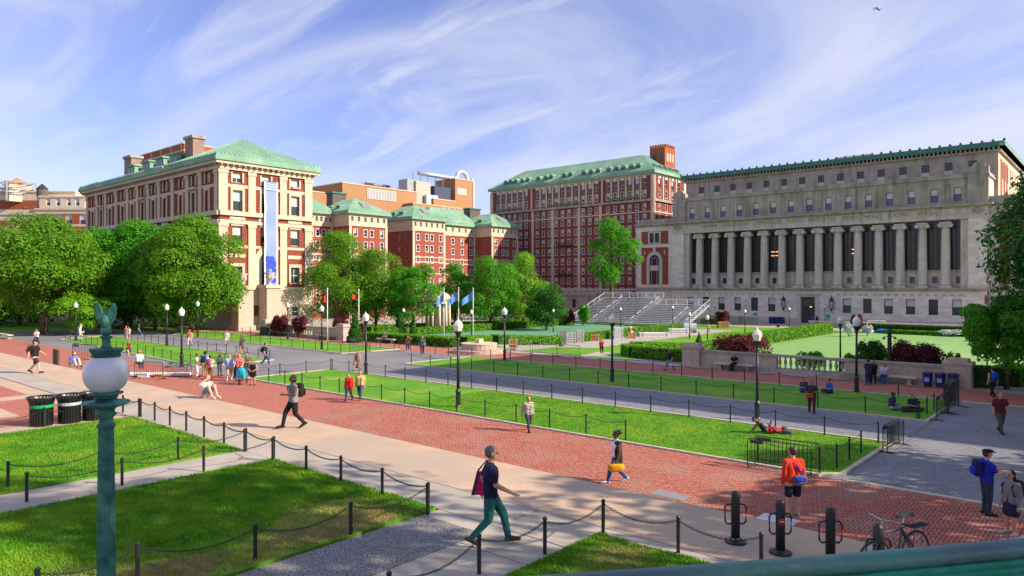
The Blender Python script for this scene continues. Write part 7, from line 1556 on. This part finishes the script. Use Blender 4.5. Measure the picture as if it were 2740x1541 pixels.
def carry(bag, t, j, p, rz, s, label):
    kind, col, lab = bag[:3]; c2 = bag[3] if len(bag) > 3 else tuple(v * .5 for v in col); up, fw = j['up'], j['fwd']; m, m2 = cloth(col), cloth(c2)
    if kind == 'backpack':
        b = thing_at('backpack', lab, 'backpack', p, rz, s, 'bags people carry'); c = j['chest'] - fw * .21 - up * .03; rbox(c, (.15, .095, .225)).build('main_bag', m, b, True); rbox(c - fw * .10 - up * .07, (.12, .045, .11)).build('front_pocket', m2, b, True)
        for sd in (-1, 1): o = V(sd * .125, 0, 0); MB().tube([c + o + up * .19, j['neck'] + o - up * .015 - fw * .01, j['chest'] + o * 1.05 + fw * .135 + up * .06, j['waist'] + o * 1.3 + fw * .08, c + o - up * .17], .018, 6).build('strap', m2, b)
    elif kind == 'tote':
        b = thing_at('tote_bag', lab, 'bag', p, rz, s, 'bags people carry'); n = 'R' if bag[4] > 0 else 'L'; sd = bag[4]; c = j['waist'] + V(sd * .26, -.10, -.02)
        q = MB(); q.hexa([c + V(-.05, -.20, -.24), c + V(.06, -.20, -.24), c + V(.06, .16, -.24), c + V(-.05, .16, -.24), c + V(-.03, -.11, .16), c + V(.03, -.11, .16), c + V(.03, .12, .16), c + V(-.03, .12, .16)]); q.build('bag_body', m, b)
        MB().hexa([c + V(-.056, -.206, -.245), c + V(.066, -.206, -.245), c + V(.066, -.155, -.245), c + V(-.056, -.155, -.245), c + V(-.036, -.116, .162), c + V(.036, -.116, .162), c + V(.036, -.08, .162), c + V(-.036, -.08, .162)]).build('gusset', m2, b)
        for e in (-.03, .03): MB().tube([c + V(e, -.1, .17), j['sh' + n] + V(sd * -.02, -.05, .07), c + V(e, .1, .17)], .012, 5).build('handle', m2, b)
    elif kind == 'shoulder':
        b = thing_at('shoulder_bag', lab, 'bag', p, rz, s, 'bags people carry'); sd = bag[4]; fb = bag[5] if len(bag) > 5 else -.1; c = j['pel'] + V(sd * .10, fb, .03); rbox(c, (.17, .075, .12)).build('bag_body', m, b, True); rbox(c + V(0, (-.05 if fb < 0 else .05), .03), (.14, .04, .06)).build('flap', m2, b, True)
        o = -sd; MB().tube([c + V(sd * .12, 0, .08), j['chest'] + V(0, (-.14 if fb < 0 else .14), .05), j['neck'] + V(o * .1, 0, -.01), j['chest'] + V(0, (.14 if fb < 0 else -.14), 0), c + V(-sd * .1, 0, .08)], .014, 5).build('strap', m2, b)
    elif kind == 'duffel':
        b = thing_at('duffel_bag', lab, 'bag', p, rz, s, 'bags people carry'); n = 'R' if bag[4] > 0 else 'L'; c = j['ha' + n] + V(0, .02, -.17); rbox(c, (.115, .25, .13), 14, 10, .6).build('bag_body', m, b, True)
        for e in (-.06, .06): MB().tube([c + V(e, -.13, .10), c + V(e * .3, -.05, .19), c + V(e * .3, .05, .19), c + V(e, .13, .10)], .011, 5).build('handle', m2, b)
    elif kind == 'hand':
        b = thing_at('carrier_bag', lab, 'bag', p, rz, s, 'bags people carry'); n = 'R' if bag[4] > 0 else 'L'; c = j['ha' + n] + V(0, 0, -.24); rbox(c, (.06, .13, .16), e=.7).build('bag_body', m, b, True); MB().tube([c + V(0, -.06, .13), j['ha' + n], c + V(0, .06, .13)], .008, 4).build('handle', m2, b)
NAVY, BLK, WHT, GRY, DEN = (.010, .012, .045), (.012, .012, .014), (.72, .70, .68), (.18, .18, .19), (.035, .06, .15)
P = person
# near figures
P('man in navy shirt and green trousers striding with a pink tote', 1312, 1459, 1202, 2, 'walk', ('back', 'fwd'), (.010, .011, .05), (.012, .12, .105), 't', 'g', (.11, .035, .015), vox=.014, ph=-1, ht=1.78, bag=('tote', (.80, .025, .17), 'bright pink tote bag with dark gusset on the striding man', (.10, .04, .10), -1))
P('woman in black with cropped trousers walking left over the concrete', 785, 1146, 1003, 215, 'walk', ('hold', 'down'), (.25, .25, .28), BLK, 'd', 'k', BLK, 'none', vox=.016, hs='bob', ht=1.74, bag=('backpack', (.014, .015, .017), 'large black backpack on the woman in black'))
P('woman in white top and long black vest carrying a yellow bag', 1650, 1293, 1152, 185, 'walk', ('down', 'down'), (.75, .75, .82), (.02, .08, .34), 'd', 'k', (.7, .68, .62), 'none', vox=.016, hs='puff', vest=(.016, .017, .018), ht=1.76, ph=-1, bag=('duffel', (.62, .33, .01), 'yellow duffel bag in the hand of the woman in the vest', (.35, .18, .01), -1))
P('man in orange-red shirt and navy shorts seen from behind', 2122, 1384, 1189, 98, 'stand', ('down', 'down'), (.72, .045, .02), (.015, .02, .05), 'l', 'b', (.28, .28, .30), 'long', 'shorts', vox=.016, ht=1.97, bag=('shoulder', (.12, .13, .16), 'grey and blue shoulder bag on the man in orange-red', (.02, .05, .55), 1))
P('man in bright blue polo and flat cap gesturing at the right', 2640, 1379, 1202, 350, 'stand', ('out', 'out'), (.012, .03, .45), (.04, .055, .10), 'l', 'b', BLK, vox=.016, ht=1.87, hat=('flat', (.012, .015, .03)), bag=('backpack', (.014, .02, .12), 'navy and blue backpack hanging on the man in the flat cap', (.02, .04, .5)))
P('young woman in grey top and navy skirt walking out at the right edge', 2706, 1432, 1264, 192, 'stand', ('down', 'down'), (.20, .20, .23), (.015, .02, .06), 't', 'k', (.5, .5, .5), 'long', 'none', hs='long', skirt=.30, vox=.016, ht=1.68, bag=('backpack', (.02, .02, .022), 'dark backpack on the young woman at the right edge'))
P('man in burgundy shirt and grey trousers walking towards the viewer', 2676, 1160, 1047, 262, 'walk', ('hold', 'down'), (.13, .015, .02), (.07, .075, .08), 't', 'b', BLK, vox=.018)
P('man in sleeveless top walking away with a bright blue backpack', 2657, 1063, 982, 85, 'walk', 'down', (.07, .10, .07), BLK, 'l', 'k', BLK, 'none', vox=.02, bag=('backpack', (.02, .08, .60), 'bright blue backpack near the hedge at the right', (.02, .05, .35)))
P('woman in black and cream striped jacket walking at the lawn edge', 1414, 1155, 1060, 290, 'walk', ('down', 'back'), 'stripe', (.05, .05, .075), 't', 'k', BLK, 'long', hs='pony', vox=.018)
P('woman in a loose red sweater walking beside the man in yellow', 934, 1072, 1001, 262, 'walk', ('down', 'down'), (.62, .025, .02), (.02, .035, .12), 't', 'b', (.12, .03, .02), 'long', vest=(.62, .025, .021), vox=.02)
P('man in pale yellow shirt and jeans beside the woman in red', 964, 1070, 990, 268, 'walk', ('down', 'down'), (.58, .48, .18), (.06, .09, .16), 't', 'b', (.12, .05, .03), ph=-1, vox=.02)
P('man in black shirt and shorts striding right with a brown backpack', 93, 999, 918, 3, 'walk', ('fwd', 'back'), BLK, (.03, .03, .035), 'l', 'k', BLK, 'short', 'shorts', vox=.018, ht=1.78, hat=('cap', BLK), bag=('backpack', (.14, .10, .03), 'olive brown backpack on the man striding right'))
P('man in white shirt with dark trousers on the left brick walk', 98, 922, 880, 270, 'walk', 'hold', (.70, .72, .75), (.03, .03, .05), 't', 'b')
P('blonde woman in white top and denim shorts sitting on the steps', 549, 1064, 1014, 330, 'knees', ('knee', 'head'), (.72, .66, .58), (.17, .24, .34), 'l', 'y', (.7, .68, .66), 'short', 'shorts', hs='long', z=PLAT, vox=.018)
P('person in royal blue shirt sitting by the leaning barrier', 195, 982, 948, 330, 'knees', 'knee', (.03, .12, .62), (.5, .5, .5), 'l', 'r', z=1.55, hs='bob')
P('person in white top and straw hat sitting behind the barrier', 372, 990, 955, 100, 'bench', 'hold', (.72, .74, .78), (.02, .025, .08), 'l', 'y', z=.35, hat=('brim', (.55, .38, .18)))
# the group by the barriers
P('man all in white facing the group by the barrier', 527, 1010, 946, 10, 'stand', ('hold', 'fwd'), (.66, .64, .60), (.68, .67, .63), 'm', 'k', BLK)
P('man in pale shirt with dark apron behind the backpacked pair', 549, 1009, 940, 90, 'stand', 'down', (.5, .58, .68), (.42, .27, .08), 'd', 'k', (.45, .3, .1), hat=('cap', NAVY), bag=('backpack', (.02, .04, .22), 'blue backpack in the middle of the group'))
P('boy with red and grey backpack in brown trousers seen from behind', 562, 1014, 951, 85, 'stand', 'hold', (.55, .55, .55), (.28, .11, .02), 't', 'k', BLK, bag=('backpack', (.22, .12, .16), 'red and grey backpack on the boy in brown trousers', (.45, .02, .03)))
P('woman in dark grey suit holding a pale parcel', 588, 1007, 947, 330, 'stand', 'hold', (.06, .06, .09), (.09, .09, .11), 'd', 'r', BLK, 'long', hs='bob')
P('man in sky blue shirt and beige shorts walking from the group', 614, 1018, 946, 285, 'walk', 'down', (.38, .48, .85), (.38, .32, .24), 'l', 'b', (.7, .7, .7), 'long', 'shorts')
P('man in salmon pink shirt pushing the turquoise stroller', 641, 1019, 945, 275, 'walk', 'fwd', (.72, .20, .17), (.06, .09, .2), 'l', 'b', BLK)
P('woman half hidden behind the man with the stroller', 633, 1011, 942, 270, 'stand', 'down', (.3, .12, .08), BLK, 't', 'k', hs='long')
P('man in green t-shirt and jeans beside the stroller', 661, 1013, 944, 280, 'walk', 'hold', (.10, .13, .07), (.03, .05, .09), 't', 'k', (.4, .25, .12))
P('woman in short black dress right of the stroller', 677, 1031, 964, 270, 'stand', 'belly', BLK, BLK, 't', 'k', BLK, 'none', 'none', hs='bob', skirt=.22)
p = W(646, 1027); t = root('stroller', 'turquoise stroller with a hood on black wheels', 'stroller', p, rz=YAW); TQ = mat('turquoise_cloth', (.01, .42, .52), (.01, .34, .44), 4, .8)
rbox((0, 0, .82), (.24, .22, .25), 14, 10, .7).build('hood', TQ, t, True); MB().hexa([(-.2, -.16, .38), (.2, -.16, .38), (.2, .22, .42), (-.2, .22, .42), (-.22, -.22, .62), (.22, -.22, .62), (.22, .25, .75), (-.22, .25, .75)]).build('seat', TQ, t)
MB().tube([(-.24, .2, .4), (-.24, .42, 1.0), (.24, .42, 1.0), (.24, .2, .4)], .018, 6).build('handle', BLACK, t); MB().tube([(-.24, .3, .15), (-.22, -.3, .25), (.22, -.3, .25), (.24, .3, .15)], .018, 6).build('chassis', BLACK, t)
[MB().tube([(x, y + .13 * math.cos(a * .5236), .14 + .13 * math.sin(a * .5236)) for a in range(12)], .025, 5, closed=True).build('wheel', BLACK, t) for x, y in ((-.26, .28), (.26, .28), (-.05, -.34), (.05, -.34))]; [MB().cyl((x, y, .14), (x * .9, y * .8, .4), .015, .015, 4).build('strut', BLACK, t) for x, y in ((-.26, .28), (.26, .28), (0, -.34))]
# left and far walkers
P('woman in tan short dress raising an arm to her head', 648, 948, 899, 265, 'walk', ('head', 'down'), (.20, .13, .12), (.18, .11, .10), 'm', 'k', BLK, 'none', 'none', hs='long', skirt=.2)
P('girl in white top and shorts crossing the grey path', 607, 922, 884, 280, 'walk', 'down', (.62, .55, .52), (.6, .58, .56), 't', 'b', BLK, 'short', 'shorts')
P('bare-chested man in white trousers with a white bag', 508, 925, 881, 275, 'walk', 'down', (.52, .20, .11), (.62, .56, .50), 't', 'k', BLK, 'none', bag=('hand', (.75, .75, .78), 'white carrier bag held by the bare-chested man', (.6, .6, .6), 1))
P('young man in navy t-shirt with a grey backpack walking right', 710, 977, 917, 5, 'walk', 'down', (.02, .025, .06), (.03, .06, .15), 't', 'k', (.5, .5, .5), bag=('backpack', (.05, .055, .06), 'grey backpack on the young man walking right'))
P('woman with orange backpack in dark dress left of the strip', 344, 958, 912, 320, 'walk', 'hold', (.15, .03, .03), (.02, .03, .09), 't', 'k', (.6, .4, .3), 'none', 'none', skirt=.25, bag=('backpack', (.45, .06, .02), 'orange backpack on the woman at the left strip'))
P('woman in pink top and white trousers near the eagle', 338, 906, 872, 260, 'stand', 'down', (.66, .20, .22), (.68, .6, .58), 't', 'r', hs='long'); P('child in pale dress beside the woman in pink', 345, 906, 878, 260, 'stand', 'down', (.66, .52, .45), (.66, .55, .5), 't', 'b', 'short' and (.5, .4, .3), 'short', 'none', skirt=.2, ht=1.45)
P('man in black top and blue jeans walking right on the far path', 372, 898, 868, 10, 'walk', 'down', (.04, .04, .05), (.05, .12, .35), 't', 'b', (.7, .7, .7))
P('man in white raising a camera beside the leftmost lamp', 214, 908, 865, 20, 'stand', 'head', (.66, .66, .68), (.55, .52, .48), 'l', 'r', WHT)
P('woman in a long patterned dress crossing towards the lawn', 956, 992, 936, 250, 'walk', 'down', (.40, .16, .12), (.24, .17, .16), 't', 'b', BLK, 'none', 'none', skirt=.55, hs='bob', bag=('hand', (.7, .66, .6), 'white bag held by the woman in the long dress', (.5, .5, .5), 1))
P('woman in dark vest raising her hand on the south brick walk', 1091, 941, 898, 275, 'walk', ('head', 'down'), (.16, .06, .03), (.02, .03, .08), 't', 'r', WHT, 'none', hs='long')
P('man in grey-blue t-shirt and navy trousers on the south brick walk', 1130, 949, 899, 275, 'walk', 'down', (.09, .10, .16), (.025, .03, .06), 't', 'r', BLK)
P('person with dark backpack sitting on the bench at the front hedge', 1029, 911, 894, 280, 'bench', 'hold', (.05, .12, .14), BLK, 't', 'k', pos=(onY(1029, 51.6), 51.6, -.08))
P('woman in red shirt and black leggings standing at the path mouth', 1610, 948, 909, 280, 'stand', ('hold', 'down'), (.50, .02, .03), BLK, 't', 'y', WHT, hs='long')
P('man in black shirt and grey trousers with bags on the brick walk', 1793, 992, 933, 200, 'walk', 'down', BLK, (.20, .20, .28), 't', 'k', BLK, bag=('hand', (.7, .72, .78), 'white bag carried by the man in black', (.5, .5, .5), -1))
P('woman in pink top walking on the central path', 1896, 889, 867, 280, 'walk', 'down', (.62, .25, .28), (.12, .12, .25), 't', 'k', hs='bob')
# right lawns and benches
P('person in black sitting on the bench against the balustrade', 1966, 991, 949, 229, 'bench', 'hold', BLK, (.02, .02, .025), 't', 'b', pos=(onY(1966, 52.5), 52.5, -.08), vox=.02, hs='bob')
P('man in dark blue clothes standing at the balustrade', 2323, 1030, 961, 100, 'stand', 'hold', (.03, .05, .13), (.025, .04, .13), 't', 'k', (.2, .2, .22), vox=.02); P('dark haired woman half hidden behind the man in blue', 2337, 1028, 968, 240, 'stand', 'down', BLK, BLK, 't', 'k', hs='long')
P('woman in white shirt and jeans sitting on the balustrade bench', 2372, 1022, 968, 225, 'bench', ('head', 'hold'), (.68, .58, .66), (.03, .09, .34), 't', 'k', BLK, pos=(onY(2368, 52.5), 52.5, -.08), vox=.02, hs='bob')
P('man in grey t-shirt and blue trousers sitting cross-legged on the grass', 2149, 1050, 1013, 285, 'cross', 'hold', (.06, .07, .11), (.015, .05, .36), 't', 'k', vox=.02); P('man in black and burgundy trousers with an orange bag walking off', 2172, 1106, 1015, 250, 'walk', ('hold', 'down'), (.03, .03, .025), (.10, .012, .03), 'm', 'k', BLK, ph=-1, vox=.018, bag=('shoulder', (.62, .14, .02), 'orange bag slung on the man in burgundy trousers', (.4, .08, .02), 1, .1))
P('man in bright blue shirt sitting on the grass facing left', 2222, 1053, 1017, 185, 'cross', 'hold', (.015, .10, .58), (.02, .03, .05), 't', 'k', vox=.02); P('dark haired person in navy shirt leaning back on the grass', 2385, 1096, 1056, 300, 'cross', ('prop', 'hold'), (.03, .05, .14), (.3, .3, .32), 'd', 'k', vox=.02); P('person in black t-shirt with a tan bag sitting at the strip end', 2441, 1100, 1058, 275, 'cross', 'hold', (.02, .025, .03), (.03, .04, .05), 't', 'b', vox=.02)
P('man in red t-shirt lying on the grass with knees up', 2050, 1160, 1122, 184, 'lie', ('belly', 'hold'), (.55, .02, .05), (.015, .02, .05), 'd', 'k', (.05, .05, .06), 'short', 'shorts', vox=.018, ht=1.85)
o = rbox((0, 0, .11), (.22, .17, .11)).build('grey_backpack', cloth((.10, .10, .12)), None, True); p = W(2108, 1164); o.location = p; tag(o, 'grey backpack used as a pillow by the lying man', 'backpack', 'bags people carry')
o = rbox((0, 0, .16), (.2, .14, .17)).build('bag', cloth((.03, .04, .05)), None, True); o.location = W(2424, 1104); tag(o, 'dark bag on the grass before the seated person at the strip end', 'bag', 'bags people carry')
o = rbox((0, 0, .2), (.17, .13, .21)).build('backpack', cloth((.02, .02, .022)), None, True); o.location = (onY(1957, 52.1), 52.1, 0); tag(o, 'black backpack on the ground before the bench sitter', 'backpack', 'bags people carry')
# by the library
for x, y, yh, lab, tc_, bc in ((2176, 866, 843, 'person in blue at the library door', (.04, .08, .32), NAVY), (2186, 865, 845, 'person in dark clothes at the library door', BLK, BLK), (2194, 864, 845, 'person in pale shirt at the library door', (.5, .5, .6), (.1, .1, .15)), (2160, 862, 842, 'person in white standing in the library doorway', (.6, .6, .6), GRY)):
    P(lab, x, y, yh, 60, 'stand', 'down', tc_, bc, 't', 'k', vox=.04)
P('person in vivid blue on the library ledge', 2332, 866, 846, 270, 'stand', 'down', (.01, .03, .6), (.02, .03, .3), 't', 'k', vox=.04); P('person sitting by the library bins', 2098, 866, 849, 270, 'bench', 'hold', (.3, .08, .1), BLK, 't', 'r', vox=.04, hs='long'); P('person sitting low on the forecourt edge', 2081, 876, 865, 270, 'knees', 'knee', BLK, BLK, 't', 'k', vox=.04); P('person in pink sitting on the far ledge', 2471, 866, 849, 270, 'bench', 'hold', (.6, .3, .3), (.5, .3, .3), 't', 'b', vox=.04)
bpy.context.view_layer.update(); DG = bpy.context.evaluated_depsgraph_get()
for f in PENDING: f(DG)
for o in [o for o in bpy.data.objects if o.name.startswith('tmp')]: bpy.data.objects.remove(o)
for o in bpy.data.objects:
    if '_world' in o: del o['_world']
